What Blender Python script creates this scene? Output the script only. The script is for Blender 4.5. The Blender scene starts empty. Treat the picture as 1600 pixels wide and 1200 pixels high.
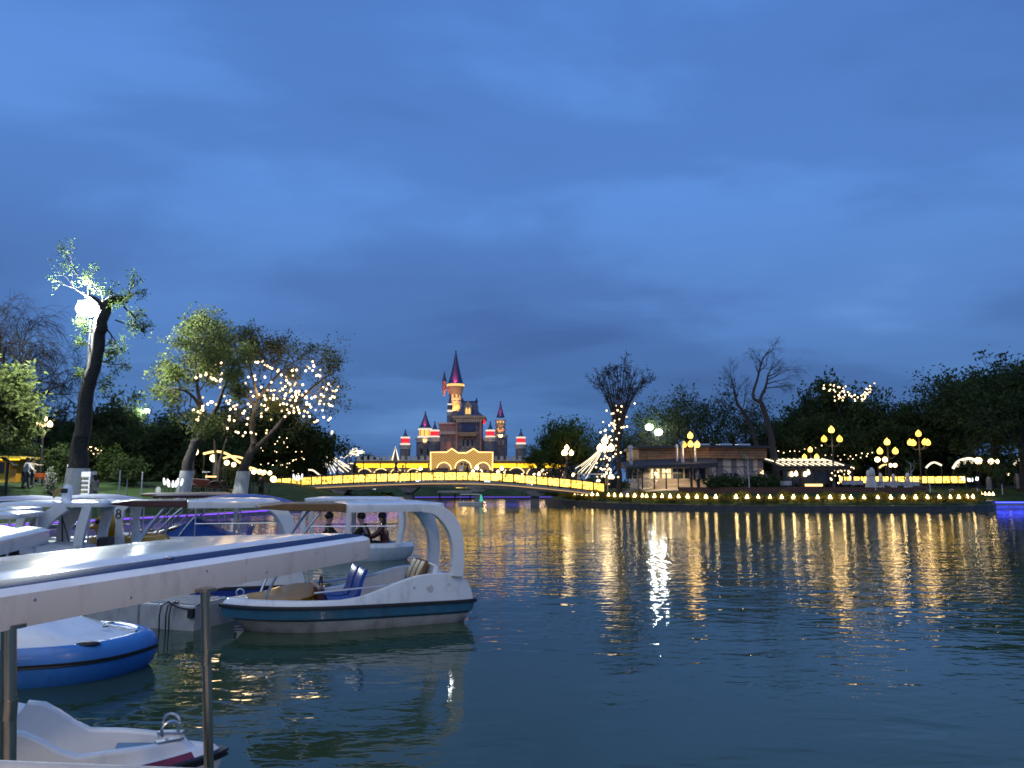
import bpy, bmesh, math, random
import numpy as np
from mathutils import Vector, Matrix

SC = bpy.context.scene
COL = SC.collection
R = math.radians
PI = math.pi

# ------------------------------------------------------------------ camera, sky, sun, exposure
F = 1209.0                       # focal length in pixels of the 1600 px wide photograph
PIT = math.atan(152.0 / 1209.0)  # horizon sits at y = 752
CZ = 2.2                         # eye height above the water

cam_d = bpy.data.cameras.new('camera')
cam_d.sensor_width = 36.0
cam_d.lens = 36.0 * F / 1600.0
cam_d.clip_start = 0.05
cam_d.clip_end = 3000.0
cam = bpy.data.objects.new('camera', cam_d)
COL.objects.link(cam)
cam.location = (0, 0, CZ)
cam.rotation_euler = (PI / 2 + PIT, 0, 0)
SC.camera = cam

SUN_EL, SUN_AZ = R(52), R(200)
world = bpy.data.worlds.new('World')
SC.world = world
world.use_nodes = True
wt = world.node_tree
for n in list(wt.nodes):
    wt.nodes.remove(n)


def wn(t, **k):
    n = wt.nodes.new(t)
    for a, b in k.items():
        setattr(n, a, b)
    return n


def wl(a, b):
    wt.links.new(a, b)


out = wn('ShaderNodeOutputWorld')
bg = wn('ShaderNodeBackground')
bg.inputs['Strength'].default_value = 1.0
wl(bg.outputs[0], out.inputs[0])
tc = wn('ShaderNodeTexCoord')
sky = wn('ShaderNodeTexSky', sky_type='NISHITA')
sky.sun_disc = False
sky.sun_elevation = R(-3.0)
sky.sun_rotation = SUN_AZ
sky.air_density = 1.5
sky.dust_density = 0.4
sky.ozone_density = 4.0
# cloud deck: direction projected on a flat layer
sep = wn('ShaderNodeSeparateXYZ')
wl(tc.outputs['Generated'], sep.inputs[0])
zz = wn('ShaderNodeMath', operation='ABSOLUTE')
wl(sep.outputs[2], zz.inputs[0])
zp = wn('ShaderNodeMath', operation='ADD')
wl(zz.outputs[0], zp.inputs[0])
zp.inputs[1].default_value = 0.16
dv = wn('ShaderNodeVectorMath', operation='DIVIDE')
wl(tc.outputs['Generated'], dv.inputs[0])
cb = wn('ShaderNodeCombineXYZ')
for i in range(3):
    wl(zp.outputs[0], cb.inputs[i])
wl(cb.outputs[0], dv.inputs[1])
mp = wn('ShaderNodeMapping')
mp.inputs['Scale'].default_value = (0.62, 1.0, 0.0)
mp.inputs['Rotation'].default_value = (0, 0, 0.07935)
mp.inputs['Location'].default_value = (16.55405, 8.18398, 0)
wl(dv.outputs[0], mp.inputs[0])
n1 = wn('ShaderNodeTexNoise')
n1.inputs['Scale'].default_value = 0.85
n1.inputs['Detail'].default_value = 7.0
n1.inputs['Roughness'].default_value = 0.52
n1.inputs['Distortion'].default_value = 0.35
wl(mp.outputs[0], n1.inputs[0])
n2 = wn('ShaderNodeTexNoise')
n2.inputs['Scale'].default_value = 0.32
n2.inputs['Detail'].default_value = 2.0
wl(mp.outputs[0], n2.inputs[0])
mx = wn('ShaderNodeMath', operation='MULTIPLY_ADD')
wl(n1.outputs[0], mx.inputs[0])
mx.inputs[1].default_value = 0.80
m2 = wn('ShaderNodeMath', operation='MULTIPLY')
wl(n2.outputs[0], m2.inputs[0])
m2.inputs[1].default_value = 0.22
wl(m2.outputs[0], mx.inputs[2])
cr = wn('ShaderNodeValToRGB')
cr.color_ramp.interpolation = 'EASE'
e = cr.color_ramp.elements
e[0].position, e[0].color = 0.30, (0.054, 0.124, 0.340, 1)
e[1].position, e[1].color = 0.70, (0.125, 0.275, 0.640, 1)
k = e.new(0.45); k.color = (0.069, 0.161, 0.425, 1)
k = e.new(0.54); k.color = (0.086, 0.205, 0.520, 1)
wl(mx.outputs[0], cr.inputs[0])
# height tint: a band of lighter sky about 18 degrees up, deeper blue overhead and at the skyline
hr = wn('ShaderNodeValToRGB')
hr.color_ramp.interpolation = 'EASE'
e = hr.color_ramp.elements
e[0].position, e[0].color = 0.0, (0.88, 0.87, 0.80, 1)
e[1].position, e[1].color = 1.0, (0.95, 1.0, 1.05, 1)
k = e.new(0.10); k.color = (0.97, 0.96, 0.89, 1)
k = e.new(0.22); k.color = (1.17, 1.17, 1.13, 1)
k = e.new(0.37); k.color = (1.30, 1.39, 1.38, 1)
k = e.new(0.56); k.color = (1.18, 1.29, 1.34, 1)
wl(zz.outputs[0], hr.inputs[0])
mu = wn('ShaderNodeMixRGB', blend_type='MULTIPLY')
mu.inputs[0].default_value = 1.0
wl(cr.outputs[0], mu.inputs[1])
wl(hr.outputs[0], mu.inputs[2])
sk = wn('ShaderNodeMixRGB', blend_type='ADD')
sk.inputs[0].default_value = 0.10
wl(mu.outputs[0], sk.inputs[1])
wl(sky.outputs[0], sk.inputs[2])
wl(sk.outputs[0], bg.inputs[0])

sun_d = bpy.data.lights.new('sun', 'SUN')
sun_d.energy = 0.85
sun_d.angle = R(60)
sun_d.color = (0.96, 1.0, 0.97)
sun = bpy.data.objects.new('sun', sun_d)
COL.objects.link(sun)
sd_ = Vector((math.sin(SUN_AZ) * math.cos(SUN_EL), math.cos(SUN_AZ) * math.cos(SUN_EL), math.sin(SUN_EL)))
sun.rotation_euler = sd_.to_track_quat('Z', 'Y').to_euler()

SC.view_settings.view_transform = 'Standard'
SC.view_settings.look = 'None'
SC.view_settings.exposure = 0.0
SC.view_settings.gamma = 1.0
SC.view_settings.use_curve_mapping = False
SC.render.engine = 'CYCLES'
cy = SC.cycles
cy.use_denoising = True
try:
    cy.denoiser = 'OPENIMAGEDENOISE'
except Exception:
    pass
cy.use_light_tree = True
cy.max_bounces = 6
cy.diffuse_bounces = 2
cy.glossy_bounces = 3
cy.transmission_bounces = 4
cy.transparent_max_bounces = 8
cy.sample_clamp_indirect = 25.0
cy.caustics_reflective = False
cy.caustics_refractive = False
cy.use_adaptive_sampling = True
cy.adaptive_threshold = 0.008
cy.filter_width = 1.7


# ------------------------------------------------------------------ helpers
def W(px, py, Y):
    """world point seen at photograph pixel px, py at distance Y"""
    v = -(py - 600.0) / F
    c, s = math.cos(PIT), math.sin(PIT)
    y, z = c - s * v, s + c * v
    k = Y / y
    return Vector(((px - 800.0) / F * k, Y, CZ + z * k))


def WG(px, py, z):
    """world point seen at a pixel on the level z"""
    v = -(py - 600.0) / F
    c, s = math.cos(PIT), math.sin(PIT)
    y, zz_ = c - s * v, s + c * v
    k = (z - CZ) / zz_
    return Vector(((px - 800.0) / F * k, y * k, z))


def node_mat(name):
    m = bpy.data.materials.new(name)
    m.use_nodes = True
    nt = m.node_tree
    for n in list(nt.nodes):
        nt.nodes.remove(n)
    o = nt.nodes.new('ShaderNodeOutputMaterial')
    return m, nt, o


def mat(name, col, rough=0.5, metal=0.0, var=0.12, scale=6.0, bump=0.0, bscale=40.0, coat=0.0, dirt=None, spec=0.5):
    """principled surface with procedural colour variation, optional relief and dirt"""
    m, nt, o = node_mat(name)
    b = nt.nodes.new('ShaderNodeBsdfPrincipled')
    nt.links.new(b.outputs[0], o.inputs[0])
    b.inputs['Roughness'].default_value = rough
    b.inputs['Metallic'].default_value = metal
    b.inputs['Coat Weight'].default_value = coat
    b.inputs['Coat Roughness'].default_value = 0.06
    b.inputs['Specular IOR Level'].default_value = spec
    t = nt.nodes.new('ShaderNodeTexCoord')
    n = nt.nodes.new('ShaderNodeTexNoise')
    n.inputs['Scale'].default_value = scale
    n.inputs['Detail'].default_value = 5.0
    nt.links.new(t.outputs['Object'], n.inputs[0])
    r = nt.nodes.new('ShaderNodeValToRGB')
    a = [max(0.0, c * (1 - var)) for c in col[:3]] + [1]
    c2 = [min(1.0, c * (1 + var)) for c in col[:3]] + [1]
    r.color_ramp.elements[0].position = 0.3
    r.color_ramp.elements[1].position = 0.7
    r.color_ramp.elements[0].color = a
    r.color_ramp.elements[1].color = c2
    nt.links.new(n.outputs[0], r.inputs[0])
    src = r.outputs[0]
    if dirt:
        n3 = nt.nodes.new('ShaderNodeTexNoise')
        n3.inputs['Scale'].default_value = dirt[1]
        n3.inputs['Detail'].default_value = 6.0
        n3.inputs['Roughness'].default_value = 0.7
        mp_ = nt.nodes.new('ShaderNodeMapping')
        mp_.inputs['Scale'].default_value = (1, 1, 0.35)
        nt.links.new(t.outputs['Object'], mp_.inputs[0])
        nt.links.new(mp_.outputs[0], n3.inputs[0])
        rr = nt.nodes.new('ShaderNodeValToRGB')
        rr.color_ramp.elements[0].position = 0.52
        rr.color_ramp.elements[1].position = 0.74
        nt.links.new(n3.outputs[0], rr.inputs[0])
        mm = nt.nodes.new('ShaderNodeMixRGB')
        mm.inputs[2].default_value = list(dirt[0][:3]) + [1]
        fac = nt.nodes.new('ShaderNodeMath')
        fac.operation = 'MULTIPLY'
        fac.inputs[1].default_value = dirt[2]
        nt.links.new(rr.outputs[0], fac.inputs[0])
        nt.links.new(fac.outputs[0], mm.inputs[0])
        nt.links.new(src, mm.inputs[1])
        src = mm.outputs[0]
    nt.links.new(src, b.inputs['Base Color'])
    if bump > 0:
        nb = nt.nodes.new('ShaderNodeTexNoise')
        nb.inputs['Scale'].default_value = bscale
        nb.inputs['Detail'].default_value = 4.0
        nt.links.new(t.outputs['Object'], nb.inputs[0])
        bp = nt.nodes.new('ShaderNodeBump')
        bp.inputs['Strength'].default_value = bump
        bp.inputs['Distance'].default_value = 0.05
        nt.links.new(nb.outputs[0], bp.inputs['Height'])
        nt.links.new(bp.outputs[0], b.inputs['Normal'])
    return m


def glow(name, col, strength, sample=True):
    m, nt, o = node_mat(name)
    em = nt.nodes.new('ShaderNodeEmission')
    em.inputs[0].default_value = list(col) + [1]
    em.inputs[1].default_value = strength
    nt.links.new(em.outputs[0], o.inputs[0])
    if not sample:
        m.cycles.emission_sampling = 'NONE'
    return m


def glow_each(name, col, strength, lo=0.55, hi=1.25):
    """like glow, but each lamp object burns a little brighter or dimmer than the next"""
    m = glow(name, col, strength)
    nt = m.node_tree
    em = next(n for n in nt.nodes if n.type == 'EMISSION')
    oi = nt.nodes.new('ShaderNodeObjectInfo')
    mr = nt.nodes.new('ShaderNodeMapRange')
    mr.inputs[3].default_value = lo * strength
    mr.inputs[4].default_value = hi * strength
    nt.links.new(oi.outputs['Random'], mr.inputs[0])
    nt.links.new(mr.outputs[0], em.inputs[1])
    return m


def leaf_mat(name, a, b_, scale=0.5):
    m, nt, o = node_mat(name)
    d = nt.nodes.new('ShaderNodeBsdfDiffuse')
    t = nt.nodes.new('ShaderNodeBsdfTranslucent')
    mxs = nt.nodes.new('ShaderNodeMixShader')
    mxs.inputs[0].default_value = 0.38
    g = nt.nodes.new('ShaderNodeTexCoord')
    n = nt.nodes.new('ShaderNodeTexNoise')
    n.inputs['Scale'].default_value = scale
    n.inputs['Detail'].default_value = 6.0
    n.inputs['Roughness'].default_value = 0.75
    nt.links.new(g.outputs['Object'], n.inputs[0])
    r = nt.nodes.new('ShaderNodeValToRGB')
    r.color_ramp.elements[0].position = 0.33
    r.color_ramp.elements[1].position = 0.67
    r.color_ramp.elements[0].color = list(a) + [1]
    r.color_ramp.elements[1].color = list(b_) + [1]
    nt.links.new(n.outputs[0], r.inputs[0])
    nt.links.new(r.outputs[0], d.inputs[0])
    nt.links.new(r.outputs[0], t.inputs[0])
    nt.links.new(d.outputs[0], mxs.inputs[1])
    nt.links.new(t.outputs[0], mxs.inputs[2])
    nt.links.new(mxs.outputs[0], o.inputs[0])
    return m


class MB:
    """collects simple shapes into one mesh"""

    def __init__(s):
        s.v, s.f, s.mi, s.m = [], [], [], 0

    def add(s, vs, fs):
        o = len(s.v)
        s.v += [tuple(p) for p in vs]
        for f in fs:
            s.f.append([i + o for i in f])
            s.mi.append(s.m)
        return s

    def box(s, c, d, rz=0.0, taper=1.0):
        x, y, z = d[0] / 2, d[1] / 2, d[2] / 2
        co, si = math.cos(rz), math.sin(rz)
        vs = []
        for k, zz in ((1.0, -z), (taper, z)):
            for a, b in ((-x, -y), (x, -y), (x, y), (-x, y)):
                a, b = a * k, b * k
                vs.append((c[0] + a * co - b * si, c[1] + a * si + b * co, c[2] + zz))
        return s.add(vs, [(3, 2, 1, 0), (4, 5, 6, 7), (0, 1, 5, 4), (1, 2, 6, 5), (2, 3, 7, 6), (3, 0, 4, 7)])

    def bar(s, a, b, w, h=None, up=(0, 0, 1)):
        """box section between two points"""
        a, b = Vector(a), Vector(b)
        h = w if h is None else h
        t = (b - a).normalized()
        u = Vector(up).cross(t)
        if u.length < 1e-4:
            u = Vector((1, 0, 0)).cross(t)
        u.normalize()
        v = t.cross(u)
        vs = []
        for p in (a, b):
            for i, j in ((-1, -1), (1, -1), (1, 1), (-1, 1)):
                vs.append(p + u * (i * w / 2) + v * (j * h / 2))
        return s.add(vs, [(3, 2, 1, 0), (4, 5, 6, 7), (0, 1, 5, 4), (1, 2, 6, 5), (2, 3, 7, 6), (3, 0, 4, 7)])

    def tube(s, pts, rad, n=8, caps=True, flat=None):
        """round tube along points; flat = (w, h, up) gives a rectangular ribbon section"""
        pts = [Vector(p) for p in pts]
        if not hasattr(rad, '__len__'):
            rad = [rad] * len(pts)
        o = len(s.v)
        pu = None
        for i, p in enumerate(pts):
            t = (pts[min(i + 1, len(pts) - 1)] - pts[max(i - 1, 0)]).normalized()
            if pu is None:
                u = Vector((0, 0, 1)).cross(t)
                if u.length < 0.05:
                    u = Vector((1, 0, 0)).cross(t)
            else:
                u = pu - t * pu.dot(t)
            u.normalize()
            pu = u
            w = t.cross(u)
            for k in range(n):
                a = 2 * PI * k / n
                s.v.append(tuple(p + (u * math.cos(a) + w * math.sin(a)) * rad[i]))
        for i in range(len(pts) - 1):
            for k in range(n):
                q = (k + 1) % n
                s.f.append([o + i * n + k, o + i * n + q, o + (i + 1) * n + q, o + (i + 1) * n + k])
                s.mi.append(s.m)
        if caps:
            s.f.append([o + k for k in reversed(range(n))]); s.mi.append(s.m)
            e_ = o + (len(pts) - 1) * n
            s.f.append([e_ + k for k in range(n)]); s.mi.append(s.m)
        return s

    def lathe(s, prof, n=12, c=(0, 0, 0), caps=True, a0=0.0):
        o = len(s.v)
        for r, z in prof:
            for k in range(n):
                a = a0 + 2 * PI * k / n
                s.v.append((c[0] + r * math.cos(a), c[1] + r * math.sin(a), c[2] + z))
        for i in range(len(prof) - 1):
            for k in range(n):
                q = (k + 1) % n
                s.f.append([o + i * n + k, o + i * n + q, o + (i + 1) * n + q, o + (i + 1) * n + k])
                s.mi.append(s.m)
        if caps:
            s.f.append([o + k for k in reversed(range(n))]); s.mi.append(s.m)
            e_ = o + (len(prof) - 1) * n
            s.f.append([e_ + k for k in range(n)]); s.mi.append(s.m)
        return s

    def ball(s, c, r, n=12, m=8, sc=(1, 1, 1)):
        prof = []
        o = len(s.v)
        for i in range(1, m):
            a = PI * i / m
            for k in range(n):
                b = 2 * PI * k / n
                s.v.append((c[0] + sc[0] * r * math.sin(a) * math.cos(b), c[1] + sc[1] * r * math.sin(a) * math.sin(b), c[2] - sc[2] * r * math.cos(a)))
        s.v.append((c[0], c[1], c[2] - sc[2] * r)); s.v.append((c[0], c[1], c[2] + sc[2] * r))
        b0, b1 = o + (m - 1) * n, o + (m - 1) * n + 1
        for i in range(m - 2):
            for k in range(n):
                q = (k + 1) % n
                s.f.append([o + i * n + k, o + i * n + q, o + (i + 1) * n + q, o + (i + 1) * n + k]); s.mi.append(s.m)
        for k in range(n):
            q = (k + 1) % n
            s.f.append([b0, o + q, o + k]); s.mi.append(s.m)
            s.f.append([b1, o + (m - 2) * n + k, o + (m - 2) * n + q]); s.mi.append(s.m)
        return s

    def prism(s, poly, a, b, axis='z'):
        """extrude a 2-D polygon; axis z: poly is x,y; axis y: poly is x,z; axis x: poly is y,z"""
        n = len(poly)
        vs = []
        for t in (a, b):
            for p, q in poly:
                vs.append((p, q, t) if axis == 'z' else ((p, t, q) if axis == 'y' else (t, p, q)))
        fs = [list(reversed(range(n))), [n + i for i in range(n)]]
        for i in range(n):
            j = (i + 1) % n
            fs.append([i, j, n + j, n + i])
        return s.add(vs, fs)

    def loft(s, rings, closed=True, cap0=False, cap1=False):
        o = len(s.v)
        n = len(rings[0])
        for r in rings:
            s.v += [tuple(p) for p in r]
        for i in range(len(rings) - 1):
            for k in range(n if closed else n - 1):
                q = (k + 1) % n
                s.f.append([o + i * n + k, o + i * n + q, o + (i + 1) * n + q, o + (i + 1) * n + k]); s.mi.append(s.m)
        if cap0:
            s.f.append([o + k for k in reversed(range(n))]); s.mi.append(s.m)
        if cap1:
            e_ = o + (len(rings) - 1) * n
            s.f.append([e_ + k for k in range(n)]); s.mi.append(s.m)
        return s

    def mesh(s, name, mats, smooth=False, bevel=0.0):
        me = bpy.data.meshes.new(name)
        me.from_pydata(s.v, [], s.f)
        for m_ in (mats if isinstance(mats, (list, tuple)) else [mats]):
            me.materials.append(m_)
        me.polygons.foreach_set('material_index', s.mi)
        bm = bmesh.new()
        bm.from_mesh(me)
        bmesh.ops.recalc_face_normals(bm, faces=bm.faces)
        if bevel > 0:
            eds = [e_ for e_ in bm.edges if len(e_.link_faces) == 2 and e_.calc_face_angle(0) > 0.6]
            bmesh.ops.bevel(bm, geom=eds, offset=bevel, segments=2, profile=0.6, affect='EDGES', clamp_overlap=True)
        bm.to_mesh(me)
        bm.free()
        if smooth:
            me.polygons.foreach_set('use_smooth', [True] * len(me.polygons))
            try:
                me.set_sharp_from_angle(angle=R(smooth if smooth is not True else 40))
            except Exception:
                pass
        me.update()
        return me

    def build(s, name, mats, parent=None, smooth=False, bevel=0.0, loc=(0, 0, 0), label=None):
        return link(name, s.mesh(name, mats, smooth, bevel), parent, loc, label)


def link(name, me, parent=None, loc=(0, 0, 0), label=None):
    o = bpy.data.objects.new(name, me)
    COL.objects.link(o)
    o.location = loc
    if parent is not None:
        o.parent = parent
    if label:
        o['label'] = label
    return o


def fast_mesh(name, co, faces, mats, smooth=False):
    """numpy arrays: co (N,3), faces (M,k)"""
    me = bpy.data.meshes.new(name)
    n, (m, k_) = len(co), faces.shape
    me.vertices.add(n)
    me.vertices.foreach_set('co', np.ascontiguousarray(co, dtype=np.float32).ravel())
    me.loops.add(m * k_)
    me.loops.foreach_set('vertex_index', np.ascontiguousarray(faces, dtype=np.int32).ravel())
    me.polygons.add(m)
    me.polygons.foreach_set('loop_start', np.arange(0, m * k_, k_, dtype=np.int32))
    for m_ in (mats if isinstance(mats, (list, tuple)) else [mats]):
        me.materials.append(m_)
    if smooth:
        me.polygons.foreach_set('use_smooth', np.ones(m, dtype=bool))
    me.update(calc_edges=True)
    return me


def thing(name, label, cat, loc=(0, 0, 0), rz=0.0, group=None):
    o = bpy.data.objects.new(name, None)
    COL.objects.link(o)
    o.empty_display_size = 0.2
    o.location = loc
    o.rotation_euler = (0, 0, rz)
    o['label'] = label
    o['category'] = cat
    if group:
        o['group'] = group
    return o


def tag(o, label, cat, group=None, kind=None):
    o['label'] = label
    o['category'] = cat
    if group:
        o['group'] = group
    if kind:
        o['kind'] = kind
    return o


def struct(o, kind='structure'):
    o['kind'] = kind
    return o


def dup(root, loc=None, rz=None, label=None, scale=None, group=None):
    def cp(o, par):
        c = o.copy()
        COL.objects.link(c)
        c.parent = par
        for ch in o.children:
            cp(ch, c)
        return c
    c = cp(root, None)
    if loc is not None:
        c.location = loc
    if rz is not None:
        c.rotation_euler = (0, 0, rz)
    if label:
        c['label'] = label
    if scale is not None:
        c.scale = (scale, scale, scale) if not hasattr(scale, '__len__') else scale
    if group:
        c['group'] = group
    return c


def lerp(a, b, t):
    return a + (b - a) * t


def smooth01(t):
    t = min(1.0, max(0.0, t))
    return t * t * (3 - 2 * t)


# ------------------------------------------------------------------ materials
M = {}
M['white_paint'] = mat('white paint', (0.74, 0.73, 0.71), 0.22, var=0.05, scale=3, coat=0.35, bump=0.03, bscale=4, dirt=((0.26, 0.235, 0.20), 3.2, 0.55), spec=0.35)
M['white_glossy'] = mat('white gelcoat', (0.78, 0.79, 0.79), 0.18, var=0.04, scale=2, coat=0.2, bump=0.075, bscale=2.3, dirt=((0.42, 0.40, 0.36), 5.0, 0.4), spec=0.3)
M['white_fascia'] = mat('lamp warmed gelcoat edge', (0.62, 0.59, 0.56), 0.35, var=0.05, scale=2, coat=0.2, bump=0.02, bscale=6, dirt=((0.30, 0.26, 0.22), 11.0, 0.5))  # warm grey of the lamp light put into the edge colour
M['grey_hull'] = mat('weathered hull', (0.42, 0.40, 0.37), 0.5, var=0.18, scale=5, bump=0.06, bscale=14, dirt=((0.16, 0.14, 0.11), 4.0, 0.7))
M['blue_stripe'] = mat('blue stripe', (0.006, 0.018, 0.085), 0.45, var=0.08, spec=0.15)
M['teal_band'] = mat('teal hull band', (0.032, 0.115, 0.175), 0.32, var=0.22, scale=4, coat=0.2, dirt=((0.10, 0.17, 0.21), 7.0, 0.6))
M['blue_bumper'] = mat('blue bumper hull', (0.045, 0.19, 0.50), 0.35, var=0.1, scale=3, coat=0.15, dirt=((0.02, 0.06, 0.16), 3.0, 0.5))
M['royal_blue'] = mat('royal blue plastic', (0.015, 0.05, 0.28), 0.35, var=0.08)
M['blue_canvas'] = mat('blue canopy', (0.02, 0.075, 0.30), 0.6, var=0.14, scale=3, bump=0.05, bscale=8, spec=0.2)
M['pale_blue'] = mat('pale blue deck', (0.10, 0.25, 0.42), 0.4, var=0.12, bump=0.08, bscale=60)
M['maroon'] = mat('maroon panel', (0.055, 0.012, 0.014), 0.35, var=0.15)
M['red_band'] = mat('red hull band', (0.20, 0.012, 0.03), 0.25, var=0.1, coat=0.5)
M['ochre'] = mat('ochre panel', (0.33, 0.17, 0.02), 0.35, var=0.12, coat=0.3)
M['brown'] = mat('brown slat', (0.17, 0.085, 0.022), 0.5, var=0.25, scale=8)
M['rubber'] = mat('black rubber', (0.012, 0.012, 0.013), 0.55, var=0.2)
M['dark'] = mat('dark metal', (0.02, 0.021, 0.023), 0.45, metal=0.3, var=0.2)
M['steel'] = mat('polished steel', (0.52, 0.40, 0.27), 0.2, metal=1.0, var=0.12, scale=3, dirt=((0.12, 0.09, 0.06), 14.0, 0.5))
M['alu'] = mat('brushed aluminium', (0.55, 0.56, 0.58), 0.3, metal=0.9, var=0.1)
M['yellow_plastic'] = mat('yellow plastic', (0.42, 0.23, 0.012), 0.35, var=0.1, dirt=((0.16, 0.09, 0.02), 5.0, 0.5))
M['orange'] = mat('orange paint', (0.5, 0.14, 0.02), 0.4)
M['concrete'] = mat('grey concrete', (0.26, 0.25, 0.24), 0.8, var=0.2, scale=2, bump=0.2, bscale=20, dirt=((0.12, 0.115, 0.10), 1.2, 0.6))
M['dark_stone'] = mat('dark wet stone', (0.045, 0.043, 0.042), 0.5, var=0.35, scale=3, bump=0.4, bscale=10)
M['pontoon'] = mat('floating dock plastic', (0.36, 0.36, 0.36), 0.55, var=0.14, scale=5, bump=0.1, bscale=30, dirt=((0.13, 0.12, 0.11), 3.0, 0.7))
M['bark'] = mat('bark', (0.060, 0.050, 0.042), 0.9, var=0.4, scale=7, bump=0.7, bscale=12)
M['bark_dark'] = mat('dark bark', (0.036, 0.031, 0.028), 0.9, var=0.4, scale=7, bump=0.7, bscale=12)
M['whitewash'] = mat('whitewashed bark', (0.55, 0.54, 0.52), 0.85, var=0.15, scale=9, bump=0.5, bscale=14, dirt=((0.2, 0.18, 0.16), 5.0, 0.6))
M['leaf_spring'] = leaf_mat('spring leaves', (0.085, 0.11, 0.035), (0.20, 0.24, 0.085), 0.7)
M['leaf_olive'] = leaf_mat('olive twig leaves', (0.06, 0.072, 0.030), (0.15, 0.165, 0.065), 0.6)
M['leaf_mid'] = leaf_mat('mid green leaves', (0.035, 0.06, 0.016), (0.085, 0.125, 0.035), 0.6)
M['leaf_dark'] = leaf_mat('dark leaves', (0.024, 0.042, 0.017), (0.075, 0.105, 0.040), 0.5)
M['leaf_dry'] = leaf_mat('dry pods', (0.04, 0.035, 0.025), (0.09, 0.075, 0.05), 0.8)
M['leaf_hedge'] = leaf_mat('hedge leaves', (0.085, 0.092, 0.022), (0.25, 0.21, 0.05), 2.0)  # yellow of the hedge lamps' light put into the leaf colour
M['blossom'] = leaf_mat('white blossom', (0.45, 0.43, 0.38), (0.7, 0.68, 0.62), 2.0)
M['skin'] = mat('skin', (0.42, 0.25, 0.17), 0.5)
M['cloth_black'] = mat('black cloth', (0.012, 0.012, 0.014), 0.85, var=0.3)
M['table_cloth'] = mat('table linen', (0.34, 0.33, 0.34), 0.85, var=0.1)
M['cloth_white'] = mat('white cloth', (0.50, 0.48, 0.47), 0.85, var=0.1, bump=0.2, bscale=8)
M['cloth_grey'] = mat('grey cloth', (0.09, 0.09, 0.10), 0.85)
M['cloth_beige'] = mat('beige cloth', (0.30, 0.24, 0.18), 0.85)
M['cloth_yellow'] = mat('yellow cloth', (0.6, 0.42, 0.03), 0.8)
M['hair'] = mat('dark hair', (0.012, 0.009, 0.007), 0.6)
M['castle_stone'] = mat('grey castle stone', (0.15, 0.14, 0.145), 0.85, var=0.45, scale=1.5, bump=0.6, bscale=2.2)
M['castle_pink'] = mat('rose render', (0.33, 0.19, 0.16), 0.85, var=0.15, scale=0.8, bump=0.3, bscale=3)
M['castle_tan'] = mat('tan stone', (0.36, 0.28, 0.19), 0.8, var=0.15, scale=1.0)
M['castle_trim'] = mat('pale stone trim', (0.5, 0.45, 0.38), 0.8, var=0.12)
M['gate_stone'] = mat('gate stone', (0.17, 0.125, 0.085), 0.85, var=0.2)
M['roof_blue'] = mat('dark blue roof tile', (0.035, 0.042, 0.11), 0.5, var=0.3, scale=2, bump=0.4, bscale=4)
M['wood_fascia'] = mat('timber fascia', (0.32, 0.16, 0.07), 0.6, var=0.3, scale=2, bump=0.2, bscale=10)
M['cafe_wall'] = mat('beige wall panel', (0.52, 0.42, 0.32), 0.8, var=0.12, scale=1.5)
M['cafe_grey'] = mat('mauve grey panel', (0.17, 0.14, 0.14), 0.75, var=0.12)
M['awning'] = mat('dark awning', (0.028, 0.030, 0.036), 0.7, var=0.2)
M['paving'] = mat('grey paving', (0.12, 0.115, 0.11), 0.8, var=0.25, scale=0.8, bump=0.2, bscale=5)
M['kiosk'] = mat('yellow kiosk panel', (0.42, 0.29, 0.03), 0.6, var=0.15)
M['red_wall'] = mat('dark red brick edging', (0.085, 0.035, 0.024), 0.8, var=0.3)
M['glass'] = mat('dark window glass', (0.02, 0.025, 0.03), 0.06, var=0.1, coat=0.5)
M['turf'] = None
M['warm_globe'] = glow('warm white globe', (1.0, 0.70, 0.34), 7.0)
M['yellow_globe'] = glow_each('yellow globe', (1.0, 0.56, 0.075), 4.6, 0.6, 1.4)
M['fairy'] = glow_each('fairy bulb', (1.0, 0.72, 0.38), 6.5, 0.25, 1.5)
M['fairy_dim'] = glow('dim fairy bulb', (1.0, 0.72, 0.40), 9.0, False)
M['garden'] = glow_each('garden lamp', (1.0, 0.68, 0.27), 24.0, 0.35, 1.4)
M['flood'] = glow('floodlight', (0.92, 1.0, 0.93), 34.0)
M['flood_small'] = glow('distant floodlight', (0.92, 1.0, 0.93), 7.0)
M['rope_warm'] = glow('warm light rope', (1.0, 0.62, 0.22), 2.6)
M['edge_light'] = glow('dim edge light', (1.0, 0.60, 0.24), 0.9)
M['rope_white'] = glow('white light rope', (1.0, 0.84, 0.58), 2.0)
M['rope_violet'] = glow('violet light strip', (0.24, 0.08, 1.0), 2.0)
M['rope_far'] = glow('far violet strip', (0.16, 0.10, 0.9), 1.3)
M['rope_blue'] = glow('blue light strip', (0.05, 0.07, 1.0), 5.0)
M['red_light'] = glow('red lantern glass', (1.0, 0.018, 0.03), 2.0)
M['yellow_wash'] = glow('yellow wash glow', (1.0, 0.56, 0.02), 3.0)
M['amber_light'] = glow('amber window', (1.0, 0.55, 0.16), 1.5)
M['warm_room'] = glow('lit interior', (1.0, 0.72, 0.36), 1.4)
M['cool_room'] = glow('cool lit panel', (0.85, 0.95, 1.0), 1.15)
M['tulip_white'] = glow('white light tulip', (0.95, 0.97, 1.0), 2.6)
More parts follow.
